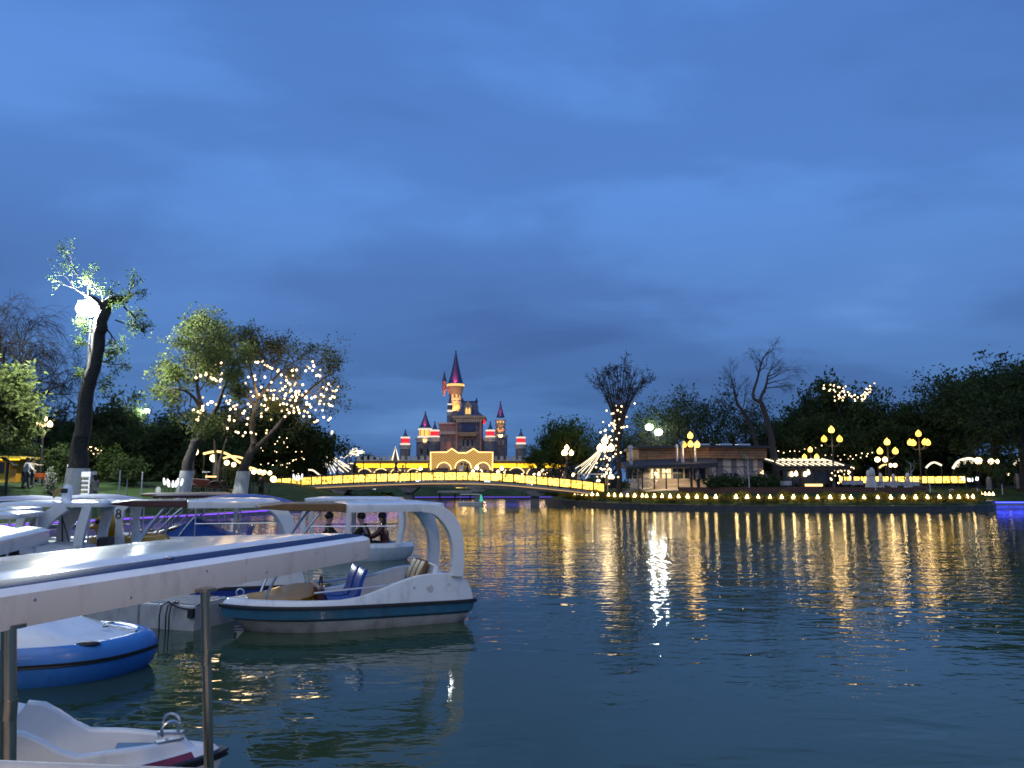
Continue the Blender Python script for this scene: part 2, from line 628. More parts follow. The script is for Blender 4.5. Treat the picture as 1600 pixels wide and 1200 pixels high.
# ------------------------------------------------------------------ the lake and the land round it
LAKE = [(-46, -60), (-38, -10), (-27, 24), (-21.8, 38.6), (-18.6, 46), (-14.8, 61), (-11.0, 78), (-12.5, 88), (-14.6, 97.2),
        (-4, 98.5), (8, 98.2), (14.5, 97), (13.5, 91), (7.0, 86.5), (3.6, 83.5), (4.2, 79.5), (5.6, 74), (8.4, 65.5), (11.6, 61.6), (15.2, 59.4), (20, 58.0),
        (26.5, 57.4), (33, 58.0), (36.8, 60.0), (39.2, 64.0), (41.0, 69.5), (45.2, 73.6), (51, 73.8), (62, 72), (76, 62), (84, 40), (86, -60)]
LK = np.array(LAKE, float)


def signed_dist(x, y):
    """distance to the shore, positive on land"""
    x = np.asarray(x, float); y = np.asarray(y, float)
    d = np.full(x.shape, 1e9)
    ins = np.zeros(x.shape, bool)
    n = len(LK)
    for i in range(n):
        a, b = LK[i], LK[(i + 1) % n]
        ex, ey = b - a
        t = np.clip(((x - a[0]) * ex + (y - a[1]) * ey) / (ex * ex + ey * ey), 0, 1)
        d = np.minimum(d, np.hypot(x - a[0] - t * ex, y - a[1] - t * ey))
        c = ((a[1] > y) != (b[1] > y))
        with np.errstate(divide='ignore', invalid='ignore'):
            xi = a[0] + (y - a[1]) / (b[1] - a[1] if b[1] != a[1] else 1e-9) * ex
        ins ^= c & (x < xi)
    return np.where(ins, -d, d)


def sstep(t):
    t = np.clip(t, 0, 1)
    return t * t * (3 - 2 * t)


def height(x, y):
    x = np.asarray(x, float); y = np.asarray(y, float)
    sd = signed_dist(x, y)
    pen = sstep((x - 1.0) / 4.0) * (1 - sstep((y - 89) / 6.0))     # the cafe peninsula and the shore beyond it
    P = 2.12 * (1 - pen) + 1.50 * pen
    wd = 12.0 * (1 - pen) + 6.5 * pen
    lip = 0.22 * (1 - pen) + 0.55 * pen
    h = lip + (P - lip) * sstep(sd / wd)
    h = h + 0.05 * np.sin(x * 0.33 + 1.3) * np.sin(y * 0.27) * sstep(sd / 6.0)
    return np.where(sd > 0, h, np.maximum(-1.6, lip + sd * 4.0))


def gz(x, y):
    return float(height(np.array([x]), np.array([y]))[0])


def on(px, Y):
    """ground point below photograph column px at distance Y"""
    p = W(px, 752, Y)
    return Vector((p.x, Y, gz(p.x, Y)))


def axis(lo, a, b, hi, fine, coarse):
    m_ = np.arange(a, b, fine)
    l_ = np.arange(lo, a, coarse)
    r_ = np.arange(b, hi + coarse, coarse)
    return np.concatenate([l_, m_, r_])


gx = axis(-600, -66, 76, 600, 1.0, 22.0)
gy = axis(-160, -20, 132, 900, 1.0, 22.0)
X, Y = np.meshgrid(gx, gy)
Z = height(X, Y)
co = np.stack([X.ravel(), Y.ravel(), Z.ravel()], 1)
nx, ny = len(gx), len(gy)
ii, jj = np.meshgrid(np.arange(nx - 1), np.arange(ny - 1))
q = (jj * nx + ii).ravel()
faces = np.stack([q, q + 1, q + 1 + nx, q + nx], 1)

# grass material
m, nt, o = node_mat('lawn')
b = nt.nodes.new('ShaderNodeBsdfPrincipled')
nt.links.new(b.outputs[0], o.inputs[0])
b.inputs['Roughness'].default_value = 0.9
b.inputs['Specular IOR Level'].default_value = 0.2
t = nt.nodes.new('ShaderNodeTexCoord')
na = nt.nodes.new('ShaderNodeTexNoise'); na.inputs['Scale'].default_value = 0.35; na.inputs['Detail'].default_value = 8; na.inputs['Roughness'].default_value = 0.7
nt.links.new(t.outputs['Object'], na.inputs[0])
r = nt.nodes.new('ShaderNodeValToRGB')
r.color_ramp.elements[0].position = 0.36; r.color_ramp.elements[0].color = (0.016, 0.034, 0.010, 1)
r.color_ramp.elements[1].position = 0.66; r.color_ramp.elements[1].color = (0.048, 0.085, 0.022, 1)
nt.links.new(na.outputs[0], r.inputs[0])
nt.links.new(r.outputs[0], b.inputs['Base Color'])
nb = nt.nodes.new('ShaderNodeTexNoise'); nb.inputs['Scale'].default_value = 9; nb.inputs['Detail'].default_value = 6; nb.inputs['Roughness'].default_value = 0.8
nt.links.new(t.outputs['Object'], nb.inputs[0])
bp = nt.nodes.new('ShaderNodeBump'); bp.inputs['Strength'].default_value = 0.9; bp.inputs['Distance'].default_value = 0.15
nt.links.new(nb.outputs[0], bp.inputs['Height']); nt.links.new(bp.outputs[0], b.inputs['Normal'])
M['turf'] = m
struct(link('ground', fast_mesh('ground', co, faces, M['turf'], True)))

# water: slow swell, small ripples, calmer close in; patches of breeze
m, nt, o = node_mat('lake water')
b = nt.nodes.new('ShaderNodeBsdfPrincipled')
nt.links.new(b.outputs[0], o.inputs[0])
b.inputs['Base Color'].default_value = (0.031, 0.056, 0.026, 1)
b.inputs['Roughness'].default_value = 0.035
b.inputs['IOR'].default_value = 1.333
t = nt.nodes.new('ShaderNodeTexCoord')


def wnoise(scale, sx, sy, det, dist, rot):
    mp_ = nt.nodes.new('ShaderNodeMapping')
    mp_.inputs['Scale'].default_value = (sx, sy, 1)
    mp_.inputs['Rotation'].default_value = (0, 0, R(rot))
    nt.links.new(t.outputs['Object'], mp_.inputs[0])
    n_ = nt.nodes.new('ShaderNodeTexNoise')
    n_.inputs['Scale'].default_value = scale
    n_.inputs['Detail'].default_value = det
    n_.inputs['Roughness'].default_value = 0.5
    n_.inputs['Distortion'].default_value = dist
    nt.links.new(mp_.outputs[0], n_.inputs[0])
    return n_.outputs[0]


def mth(op, a, b_, c_=None):
    n_ = nt.nodes.new('ShaderNodeMath')
    n_.operation = op
    for i, v in enumerate((a, b_, c_)):
        if v is None:
            continue
        if isinstance(v, (int, float)):
            n_.inputs[i].default_value = v
        else:
            nt.links.new(v, n_.inputs[i])
    return n_.outputs[0]


swell = wnoise(0.55, 0.55, 1.0, 2.0, 0.3, 12)
rip = wnoise(1.9, 0.5, 1.0, 2.0, 0.5, -8)
fine = wnoise(6.0, 0.6, 1.0, 2.0, 0.4, 5)
patch = wnoise(0.075, 0.6, 1.0, 2.0, 0.6, 20)
pr = nt.nodes.new('ShaderNodeMapRange')
pr.inputs[1].default_value = 0.36; pr.inputs[2].default_value = 0.62
pr.inputs[3].default_value = 0.45; pr.inputs[4].default_value = 1.15
nt.links.new(patch, pr.inputs[0])
# ripples die down towards the jetty side of the lake (sheltered by the boats)
sx_ = nt.nodes.new('ShaderNodeSeparateXYZ'); nt.links.new(t.outputs['Object'], sx_.inputs[0])
sh = nt.nodes.new('ShaderNodeMapRange')
sh.inputs[1].default_value = 5.0; sh.inputs[2].default_value = 26.0
sh.inputs[3].default_value = 0.42; sh.inputs[4].default_value = 1.0
nt.links.new(sx_.outputs[1], sh.inputs[0])
h1 = mth('MULTIPLY', rip, 0.034)
h1 = mth('MULTIPLY_ADD', fine, 0.014, h1)
h1 = mth('MULTIPLY', h1, pr.outputs[0])
h1 = mth('MULTIPLY', h1, sh.outputs[0])
h1 = mth('MULTIPLY_ADD', swell, 0.030, h1)
bp = nt.nodes.new('ShaderNodeBump')
bp.inputs['Strength'].default_value = 1.0
bp.inputs['Distance'].default_value = 1.0
nt.links.new(h1, bp.inputs['Height'])
nt.links.new(bp.outputs[0], b.inputs['Normal'])
WATER = m
mb = MB()
mb.add([(-70, -70, 0), (100, -70, 0), (100, 112, 0), (-70, 112, 0)], [(0, 1, 2, 3)])
struct(mb.build('lake_water', WATER))


# ------------------------------------------------------------------ kerbs, light strips, paths along the shore
def shore_pts(i0, i1, step=1.0, off=0.0):
    """points along the lake outline between corners i0 and i1, shifted off metres to land"""
    pts = []
    for i in range(i0, i1):
        a, b_ = Vector(LAKE[i]), Vector(LAKE[i + 1])
        n_ = max(1, int((b_ - a).length / step))
        for k_ in range(n_):
            pts.append(a.lerp(b_, k_ / n_))
    pts.append(Vector(LAKE[i1]))
    # smooth and offset
    sm = [pts[0]] + [(pts[i - 1] + pts[i] * 2 + pts[i + 1]) / 4 for i in range(1, len(pts) - 1)] + [pts[-1]]
    outp = []
    for i, p in enumerate(sm):
        d = (sm[min(i + 1, len(sm) - 1)] - sm[max(i - 1, 0)]).normalized()
        nrm = Vector((d.y, -d.x))                   # the outline runs clockwise seen from above when x grows: pick the land side
        if signed_dist(np.array([p.x + nrm.x]), np.array([p.y + nrm.y]))[0] < 0:
            nrm = -nrm
        outp.append(p + nrm * off)
    return outp


def wall_along(pts, z0, z1, th, mat_, name, parent=None):
    rings = []
    for i, p in enumerate(pts):
        d = (pts[min(i + 1, len(pts) - 1)] - pts[max(i - 1, 0)]).normalized()
        nrm = Vector((d.y, -d.x)) * th / 2
        rings.append([(p.x - nrm.x, p.y - nrm.y, z0), (p.x + nrm.x, p.y + nrm.y, z0), (p.x + nrm.x, p.y + nrm.y, z1), (p.x - nrm.x, p.y - nrm.y, z1)])
    mb_ = MB()
    mb_.loft(rings, True, True, True)
    return mb_.build(name, mat_, parent)


def strip_along(pts, z, rad, mat_, name, parent=None):
    mb_ = MB()
    mb_.tube([(p.x, p.y, z) for p in pts], rad, 6)
    return mb_.build(name, mat_, parent)


kerb = wall_along(shore_pts(1, 8, 1.5), -0.8, 0.30, 0.5, M['concrete'], 'lake_kerb')
struct(kerb)
k2 = wall_along(shore_pts(8, 12, 1.5), -0.8, 0.32, 0.5, M['dark_stone'], 'lake_kerb'); struct(k2)
k3 = wall_along(shore_pts(12, 26, 1.0), -0.8, 0.42, 0.55, M['dark_stone'], 'lake_kerb'); struct(k3)
k4 = wall_along(shore_pts(26, 30, 1.5), -0.8, 0.30, 0.5, M['concrete'], 'lake_kerb'); struct(k4)

st = strip_along(shore_pts(2, 7, 1.5, -0.29), 0.24, 0.030, M['rope_violet'], 'light_strip')
tag(st, 'violet light strip running along the kerb of the lawn bank behind the boats', 'light strip', 'light strips on the lake kerb')
st = strip_along(shore_pts(8, 11, 1.5, -0.29), 0.24, 0.035, M['rope_far'], 'light_strip')
tag(st, 'violet light strip on the far kerb beneath the arched bridge', 'light strip', 'light strips on the lake kerb')
st = strip_along(shore_pts(26, 29, 1.5, -0.29), 0.24, 0.055, M['rope_blue'], 'light_strip')
tag(st, 'blue light strip on the kerb of the grass bank past the hedge end', 'light strip', 'light strips on the lake kerb')


def drape(name, poly, mat_, lift=0.03, step=1.5):
    """a paved sheet following the ground inside a polygon (convex)"""
    xs = [p[0] for p in poly]; ys = [p[1] for p in poly]
    bm_ = bmesh.new()
    vs = [bm_.verts.new((p[0], p[1], 0)) for p in poly]
    bm_.faces.new(vs)
    for k_ in range(int((max(xs) - min(xs)) / step)):
        x_ = min(xs) + (k_ + 1) * step
        bmesh.ops.bisect_plane(bm_, geom=bm_.verts[:] + bm_.edges[:] + bm_.faces[:], plane_co=(x_, 0, 0), plane_no=(1, 0, 0))
    for k_ in range(int((max(ys) - min(ys)) / step)):
        y_ = min(ys) + (k_ + 1) * step
        bmesh.ops.bisect_plane(bm_, geom=bm_.verts[:] + bm_.edges[:] + bm_.faces[:], plane_co=(0, y_, 0), plane_no=(0, 1, 0))
    xy = np.array([(v.co.x, v.co.y) for v in bm_.verts])
    hz = height(xy[:, 0], xy[:, 1]) + lift
    for v, z_ in zip(bm_.verts, hz):
        v.co.z = z_
    me = bpy.data.meshes.new(name)
    bm_.to_mesh(me); bm_.free()
    me.materials.append(mat_)
    return struct(link(name, me))


drape('path', [(-52, 55), (-34, 54), (-25, 74), (-20, 82), (-24, 86), (-52, 66)], M['paving'], 0.05)
drape('plaza', [(-70, 112), (70, 112), (70, 150), (-70, 150)], M['paving'], 0.05, 6.0)
drape('terrace', [(9.5, 70), (15, 65.6), (36, 65.2), (38, 72), (34, 84), (14, 84)], M['paving'], 0.05)
drape('path', [(45, 86), (90, 84), (90, 90), (45, 91)], M['paving'], 0.05, 3.0)
# ------------------------------------------------------------------ trees
def norm(v):
    return v / (np.linalg.norm(v) + 1e-9)


class Tree:
    """grows limbs as polylines; every limb is a tapering tube, leaves sit round the twig ends"""

    def __init__(s, seed):
        s.g = np.random.default_rng(seed)
        s.br = {5: [], 3: []}          # by number of sides: (points(6,3), radii(6))
        s.tips = []                    # (point, direction)
        s.limbs = []                   # thicker limbs, for light strings

    def perp(s, d, ang):
        r_ = s.g.normal(size=3)
        u = norm(r_ - d * np.dot(r_, d))
        return norm(d * math.cos(ang) + u * math.sin(ang))

    def path(s, pts, rad):
        """a hand placed limb: resampled into tube pieces of 6 points"""
        pts = np.array(pts, float)
        rad = np.array(rad, float)
        n = max(6, 5 * ((len(pts) + 1) // 2) + 1)
        n = ((n - 1 + 4) // 5) * 5 + 1
        tt = np.linspace(0, len(pts) - 1, n)
        i0 = np.clip(tt.astype(int), 0, len(pts) - 2)
        f = tt - i0

        def cr(A):
            P = lambda i: A[np.clip(i, 0, len(A) - 1)]
            p0, p1, p2, p3 = P(i0 - 1), P(i0), P(i0 + 1), P(i0 + 2)
            g_ = f[:, None] if A.ndim == 2 else f
            return 0.5 * (2 * p1 + (p2 - p0) * g_ + (2 * p0 - 5 * p1 + 4 * p2 - p3) * g_ ** 2 + (3 * p1 - p0 - 3 * p2 + p3) * g_ ** 3)
        pp, rr = cr(pts), np.maximum(cr(rad), 0.004)
        pp[1:-1] += s.g.normal(size=(n - 2, 3)) * rr[1:-1, None] * 0.12
        for k in range(0, n - 1, 5):
            seg = pp[k:k + 6].copy()
            if k + 6 <= n - 1:
                seg[-1] += (pp[k + 6] - pp[k + 5]) * 0.3
            s.br[5].append((seg, rr[k:k + 6]))
        s.limbs.append((pp, rr))
        return pp, rr

    def grow(s, p, d, L, r, lev, P):
        """P: dict with kids (per level), ang, ratio, up, wig, levels"""
        n = 5
        pts, rad = [np.array(p, float)], [r]
        d = norm(np.array(d, float))
        dirs = [d]
        for i in range(n):
            d = norm(d + s.g.normal(size=3) * P['wig'] + np.array([0, 0, P['up'][min(lev, len(P['up']) - 1)]]) * 0.5)
            pts.append(pts[-1] + d * L / n)
            rad.append(r * (1 - (i + 1) / n * (1 - P.get('taper', 0.45))))
            dirs.append(d)
        pts, rad = np.array(pts), np.array(rad)
        last = lev >= P['levels']
        s.br[5 if r > 0.035 else 3].append((pts, rad))
        if r > 0.03:
            s.limbs.append((pts, rad))
        if last:
            for t in (2, 3, 4, 5):
                s.tips.append((pts[t], dirs[t]))
            return
        k = P['kids'][min(lev, len(P['kids']) - 1)]
        k = max(1, int(round(k * s.g.uniform(0.8, 1.2))))
        for c in range(k):
            t = s.g.uniform(P.get('t0', 0.35), 1.0) if c else 1.0
            f = t * n
            i = min(int(f), n - 1)
            q_ = pts[i] + (pts[i + 1] - pts[i]) * (f - i)
            a = R(s.g.uniform(*P['ang'])) * (0.5 if c == 0 else 1.0)
            s.grow(q_, s.perp(dirs[i + 1], a), L * P['ratio'] * s.g.uniform(0.75, 1.2), max(P.get('rmin', 0.008), r * (1 - t * 0.5) * (0.78 if c == 0 else 0.62)), lev + 1, P)

    def wood_mesh(s, mats, name='trunk'):
        cos, fcs, off = [], [], 0
        for n, lst in s.br.items():
            if not lst:
                continue
            Pt = np.array([b[0] for b in lst])          # B,6,3
            Rd = np.array([b[1] for b in lst])
            B, K = Pt.shape[:2]
            T = np.empty_like(Pt)
            T[:, 1:-1] = Pt[:, 2:] - Pt[:, :-2]
            T[:, 0] = Pt[:, 1] - Pt[:, 0]
            T[:, -1] = Pt[:, -1] - Pt[:, -2]
            T /= np.linalg.norm(T, axis=2, keepdims=True) + 1e-9
            ref = np.where(np.abs(T[:, :1, 2:3]) > 0.85, np.array([[[1.0, 0, 0]]]), np.array([[[0, 0, 1.0]]]))
            U = np.cross(np.broadcast_to(ref, T.shape), T)
            U /= np.linalg.norm(U, axis=2, keepdims=True) + 1e-9
            V = np.cross(T, U)
            a = np.arange(n) * 2 * PI / n
            ring = Pt[:, :, None] + (U[:, :, None] * np.cos(a)[None, None, :, None] + V[:, :, None] * np.sin(a)[None, None, :, None]) * Rd[:, :, None, None]
            cos.append(ring.reshape(-1, 3))
            b_, k_, j_ = np.meshgrid(np.arange(B), np.arange(K - 1), np.arange(n), indexing='ij')
            base = (b_ * K + k_) * n
            j2 = (j_ + 1) % n
            fcs.append((off + np.stack([base + j_, base + j2, base + n + j2, base + n + j_], -1)).reshape(-1, 4))
            off += B * K * n
        return fast_mesh(name, np.concatenate(cos), np.concatenate(fcs), mats, True)

    def leaf_mesh(s, mats, per, spread, size, droop=0.2, keep=None, name='crown'):
        tp = np.array([t[0] for t in s.tips]); td = np.array([t[1] for t in s.tips])
        if keep is not None:
            k = keep(tp)
            tp, td = tp[k], td[k]
        n = len(tp) * per
        c = np.repeat(tp, per, 0) + s.g.normal(size=(n, 3)) * spread * np.array([1, 1, 0.8])
        dd = norm_rows(np.repeat(td, per, 0) + s.g.normal(size=(n, 3)) * 0.8 + np.array([0, 0, -droop]))
        w = norm_rows(np.cross(dd, s.g.normal(size=(n, 3))))
        up = np.cross(w, dd)
        sz = size * s.g.uniform(0.55, 1.25, size=(n, 1))
        v = np.stack([c - dd * sz, c + w * sz * 0.42 + up * sz * 0.12, c + dd * sz, c - w * sz * 0.42 + up * sz * 0.12], 1).reshape(-1, 3)
        f = np.arange(n * 4).reshape(-1, 4)
        return fast_mesh(name, v, f, mats, False)


def norm_rows(a):
    return a / (np.linalg.norm(a, axis=1, keepdims=True) + 1e-9)


STY = {
    'round': dict(kids=[5, 4, 4, 3], ang=(25, 60), ratio=0.66, up=[0.10, 0.06, 0.04, 0.0], wig=0.16, levels=3),
    'bare': dict(kids=[4, 4, 4, 3], ang=(18, 48), ratio=0.68, up=[0.12, 0.10, 0.06, -0.04], wig=0.13, levels=4),
    'weep': dict(kids=[4, 4, 4, 3], ang=(20, 50), ratio=0.72, up=[0.10, 0.04, -0.12, -0.40], wig=0.12, levels=4),
    'fan': dict(kids=[3, 3, 3, 2], ang=(10, 28), ratio=0.74, up=[0.18, 0.16, 0.14, 0.1], wig=0.08, levels=4),
}


def make_tree(name, label, base, H, style='round', seed=1, trunk_r=0.28, trunk_h=0.3, limbs=6, spread=(25, 65), leaf='leaf_dark',
              per=5, lspread=0.35, lsize=0.22, bark='bark_dark', lean=(0, 0), white=0.0, group=None, over=None, cat='tree', limb_k=0.36, label_crown=None):
    T = Tree(seed)
    P = dict(STY[style])
    if over:
        P.update(over)
    th = H * trunk_h
    top = np.array([lean[0], lean[1], th])
    pts = [np.array([0, 0, -0.25]), np.array([lean[0] * .2, lean[1] * .2, th * .35]), np.array([lean[0] * .6, lean[1] * .6, th * .7]), top]
    T.path(pts, [trunk_r * 1.35, trunk_r, trunk_r * .92, trunk_r * .85])
    for k in range(limbs):
        a = 2 * PI * k / limbs + T.g.uniform(-.4, .4)
        el = R(T.g.uniform(*spread)) if k else R(8)
        d = np.array([math.cos(a) * math.sin(el), math.sin(a) * math.sin(el), math.cos(el)])
        st_ = pts[3] if k < 3 else pts[2] + (pts[3] - pts[2]) * T.g.uniform(0.2, 1)
        T.grow(st_, d, H * limb_k * T.g.uniform(0.8, 1.15), trunk_r * T.g.uniform(0.42, 0.62), 0, P)
    root = thing(name, label, cat, base, 0, group)
    link('trunk', T.wood_mesh(M[bark]), root)
    if leaf:
        link('crown', T.leaf_mesh(M[leaf], per, lspread, lsize), root)
    if white > 0:
        mb = MB()
        prof = [(trunk_r * 1.40, -0.2), (trunk_r * 1.22, white * .4), (trunk_r * 1.10, white)]
        mb.lathe(prof, 14, caps=False)
        mb.build('whitewash', M['whitewash'], root, True)
    return root, T


# --- hero trees on the bank behind the boats ------------------------------------------------------------
# 1. the pruned leaning trunk with the floodlight beside it
b0 = on(121, 46)
def rel(px, py, Y, base):
    p = W(px, py, Y) - Vector(base)
    return np.array(p)
T = Tree(11)
tr = [np.array([0, 0, -0.3]), rel(125, 705, 46, b0), rel(134, 640, 46, b0), rel(147, 570, 46, b0), rel(157, 510, 46, b0)]
T.path(tr, [0.72, 0.52, 0.44, 0.41, 0.40])
T.path([tr[4] + np.array([0, 0, -.3]), rel(163, 488, 46, b0), rel(172, 470, 46.2, b0), rel(190, 468, 46.2, b0), rel(206, 459, 46.2, b0)], [.42, .36, .30, .22, .13])
T.path([rel(163, 488, 46, b0), rel(152, 470, 45.8, b0), rel(138, 462, 45.6, b0)], [.28, .17, .08])
PB = dict(kids=[4, 3], ang=(18, 55), ratio=0.62, up=[0.12, 0.05, -0.02], wig=0.2, levels=2)
PD = dict(kids=[5, 4], ang=(22, 60), ratio=0.60, up=[-0.05, -0.12, -0.15], wig=0.22, levels=2)
SPR = 0.60


def sprout(px, py, qx, qy, r, P, Y=46.0, dy=0.0, base=None):
    a = rel(px, py, Y, base); c = rel(qx, qy, Y + dy, base)
    T.grow(a, c - a, np.linalg.norm(c - a) * SPR, r, 0, P)
for s_ in [(140, 464, 118, 415, .07), (122, 430, 88, 398, .05), (165, 475, 152, 425, .06), (172, 468, 178, 440, .045), (200, 460, 214, 430, .05),
           (138, 462, 96, 448, .045), (206, 459, 222, 455, .04)]:
    sprout(*s_, PB, base=b0, dy=random.Random(str(s_)).uniform(-1, 1))
for s_ in [(196, 465, 205, 505, .07), (190, 468, 212, 520, .07), (165, 512, 200, 540, .06), (180, 500, 232, 530, .05), (160, 535, 178, 570, .05),
           (150, 560, 172, 600, .05), (142, 540, 122, 525, .05), (140, 590, 128, 580, .035), (150, 520, 128, 500, .045), (146, 600, 180, 596, .03)]:
    sprout(*s_, PD, base=b0, dy=random.Random(str(s_)).uniform(-1.2, 1.2))
root = thing('pruned_tree', 'tall leaning pruned trunk with sparse shoots beside the floodlight', 'tree', b0)
link('trunk', T.wood_mesh(M['bark_dark']), root)
link('crown', T.leaf_mesh(M['leaf_mid'], 3, 0.15, 0.085), root)
SPR = 0.66
mb = MB()
mb.loft([[tuple(Vector(tr[0]).lerp(Vector(tr[1]), f) + Vector((math.cos(a) * (0.80 - .27 * f), math.sin(a) * (0.80 - .27 * f), 0))) for a in [2 * PI * k / 16 for k in range(16)]] for f in (0.05, 0.3, 0.66)])
mb.build('whitewash', M['whitewash'], root, True)

# 2. light green leaning tree with a forked crown
HERO = {}
b1 = on(283, 50)
T = Tree(21)
t1 = [np.array([0, 0, -0.3]), rel(297, 715, 50, b1), rel(313, 682, 50, b1), rel(326, 660, 50, b1)]
T.path(t1, [.42, .34, .28, .24])
T.path([t1[3], rel(312, 625, 50, b1), rel(308, 590, 50.5, b1), rel(312, 550, 50.5, b1), rel(305, 525, 50.5, b1)], [.20, .14, .10, .07, .05])
T.path([t1[3], rel(340, 635, 49, b1), rel(350, 605, 48.5, b1), rel(362, 575, 48.5, b1)], [.2, .14, .09, .05])
T.path([rel(314, 640, 50, b1), rel(300, 618, 49.5, b1), rel(278, 607, 49, b1), rel(250, 612, 49, b1)], [.13, .10, .07, .04])
PL = dict(kids=[4, 4, 4], ang=(20, 60), ratio=0.66, up=[0.08, 0.04, -0.02], wig=0.2, levels=3)
rr_ = random.Random(5)
for (a, c) in [((308, 590), (285, 545)), ((312, 555), (330, 515)), ((310, 540), (298, 505)), ((306, 528), (312, 500)), ((311, 570), (340, 540)), ((309, 600), (272, 570)),
               ((312, 610), (335, 585)), ((285, 609), (262, 590)), ((260, 611), (236, 602)), ((275, 607), (255, 632)), ((298, 618), (285, 640)), ((318, 640), (300, 655)),
               ((350, 605), (340, 570)), ((356, 590), (378, 560)), ((362, 575), (365, 540)), ((345, 620), (372, 605)), ((308, 585), (330, 560)), ((309, 560), (280, 520))]:
    sprout(a[0], a[1], c[0], c[1], .05, PL, 50, rr_.uniform(-2, 2), b1)
root = thing('leaning_tree', 'pale spring green tree leaning from a whitewashed foot, floodlit on one side', 'tree', b1)
link('trunk', T.wood_mesh(M['bark']), root)
link('crown', T.leaf_mesh(M['leaf_spring'], 3, 0.26, 0.12), root)
mb = MB()
mb.loft([[tuple(Vector(t1[0]) .lerp(Vector(t1[1]), f) + Vector((math.cos(a) * (0.50 - .1 * f), math.sin(a) * (0.50 - .1 * f), 0))) for a in [2 * PI * k / 14 for k in range(14)]] for f in (0.12, 0.4, 0.75)])
mb.build('whitewash', M['whitewash'], root, True)
HERO['spring'] = (T, b1)

# 3. broad leaning tree hung with bulbs
b2 = on(373, 55)
T = Tree(33)
t2 = [np.array([0, 0, -0.3]), rel(381, 735, 55, b2), rel(390, 712, 55, b2), rel(397, 695, 55, b2)]
T.path(t2, [.46, .38, .33, .28])
T.path([t2[3], rel(394, 660, 55, b2), rel(402, 625, 55, b2), rel(395, 590, 54.5, b2), rel(388, 560, 54.5, b2)], [.24, .19, .14, .09, .05])
T.path([t2[2], rel(420, 680, 55, b2), rel(448, 650, 54.5, b2), rel(470, 622, 54, b2), rel(495, 600, 54, b2), rel(515, 585, 54, b2)], [.24, .2, .16, .12, .08, .05])
T.path([rel(402, 640, 55, b2), rel(380, 610, 55.5, b2), rel(352, 590, 56, b2), rel(335, 565, 56, b2)], [.14, .11, .08, .04])
T.path([rel(400, 628, 55, b2), rel(422, 600, 56, b2), rel(445, 575, 56.5, b2), rel(470, 560, 56.5, b2)], [.13, .1, .07, .04])
PH = dict(kids=[4, 4, 4], ang=(18, 52), ratio=0.68, up=[0.10, 0.06, 0.0], wig=0.16, levels=3)
rr_ = random.Random(9)
for (a, c) in [((395, 590), (372, 545)), ((390, 570), (395, 532)), ((388, 562), (365, 530)), ((398, 605), (420, 555)), ((402, 625), (440, 590)), ((352, 590), (325, 600)),
               ((340, 570), (345, 535)), ((370, 603), (352, 560)), ((422, 600), (425, 548)), ((445, 575), (450, 540)), ((470, 560), (490, 572)), ((440, 580), (475, 590)),
               ((448, 650), (470, 640)), ((470, 622), (465, 585)), ((495, 600), (505, 565)), ((515, 585), (528, 600)), ((505, 592), (525, 570)), ((480, 612), (515, 630)),
               ((495, 603), (525, 625)), ((455, 642), (500, 655)), ((430, 668), (470, 678)), ((394, 660), (360, 635)), ((396, 650), (425, 630)), ((388, 565), (410, 530)), ((435, 590), (420, 530)), ((460, 565), (440, 545)), ((335, 568), (310, 585)), ((470, 558), (485, 550))]:
    sprout(a[0], a[1], c[0], c[1], .05, PH, 55, rr_.uniform(-2.5, 2.5), b2)
root = thing('leaning_tree', 'broad leaning tree with whitewashed foot and crown strung with warm bulbs', 'tree', b2)
link('trunk', T.wood_mesh(M['bark']), root)
link('crown', T.leaf_mesh(M['leaf_olive'], 2, 0.26, 0.11, keep=lambda p: (p[:, 0] < 3.0) | (T.g.uniform(size=len(p)) < 0.45)), root)
mb = MB()
mb.loft([[tuple(Vector(t2[0]).lerp(Vector(t2[1]), f) + Vector((math.cos(a) * (0.56 - .1 * f), math.sin(a) * (0.56 - .1 * f), 0))) for a in [2 * PI * k / 14 for k in range(14)]] for f in (0.12, 0.5, 0.98)])
mb.build('whitewash', M['whitewash'], root, True)
HERO['bulbs'] = (T, b2)

# 4. far left edge: bare drooping tree and leafy one in front of it
r_, T_ = make_tree('bare_tree', 'tall drooping bare tree by the edge of the lawn, above the four globe lamp',
                   on(8, 60), 15.5, 'weep', 41, 0.42, 0.38, 7, (22, 62), None, over=dict(levels=4, kids=[4, 5, 5, 4], rmin=0.016), limb_k=0.27)
r_, T_ = make_tree('leafy_tree', 'dense leafy tree nearest the yellow kiosk, its low boughs pale green', on(-62, 43), 7.0, 'round', 43, 0.34, 0.32, 7, (25, 75), 'leaf_spring', 5, 0.3, 0.17, limb_k=0.33)
r_, T_ = make_tree('bare_tree', 'short bushy bare tree behind the four globe lamp', on(44, 66), 9.6, 'bare', 45, 0.26, 0.22, 8, (20, 75), None, limb_k=0.36)
r_, T_ = make_tree('bare_tree', 'slender bare tree under the white street floodlight beyond the lawn', on(218, 84), 8.2, 'bare', 47, 0.16, 0.2, 7, (15, 60), None, over=dict(levels=3))

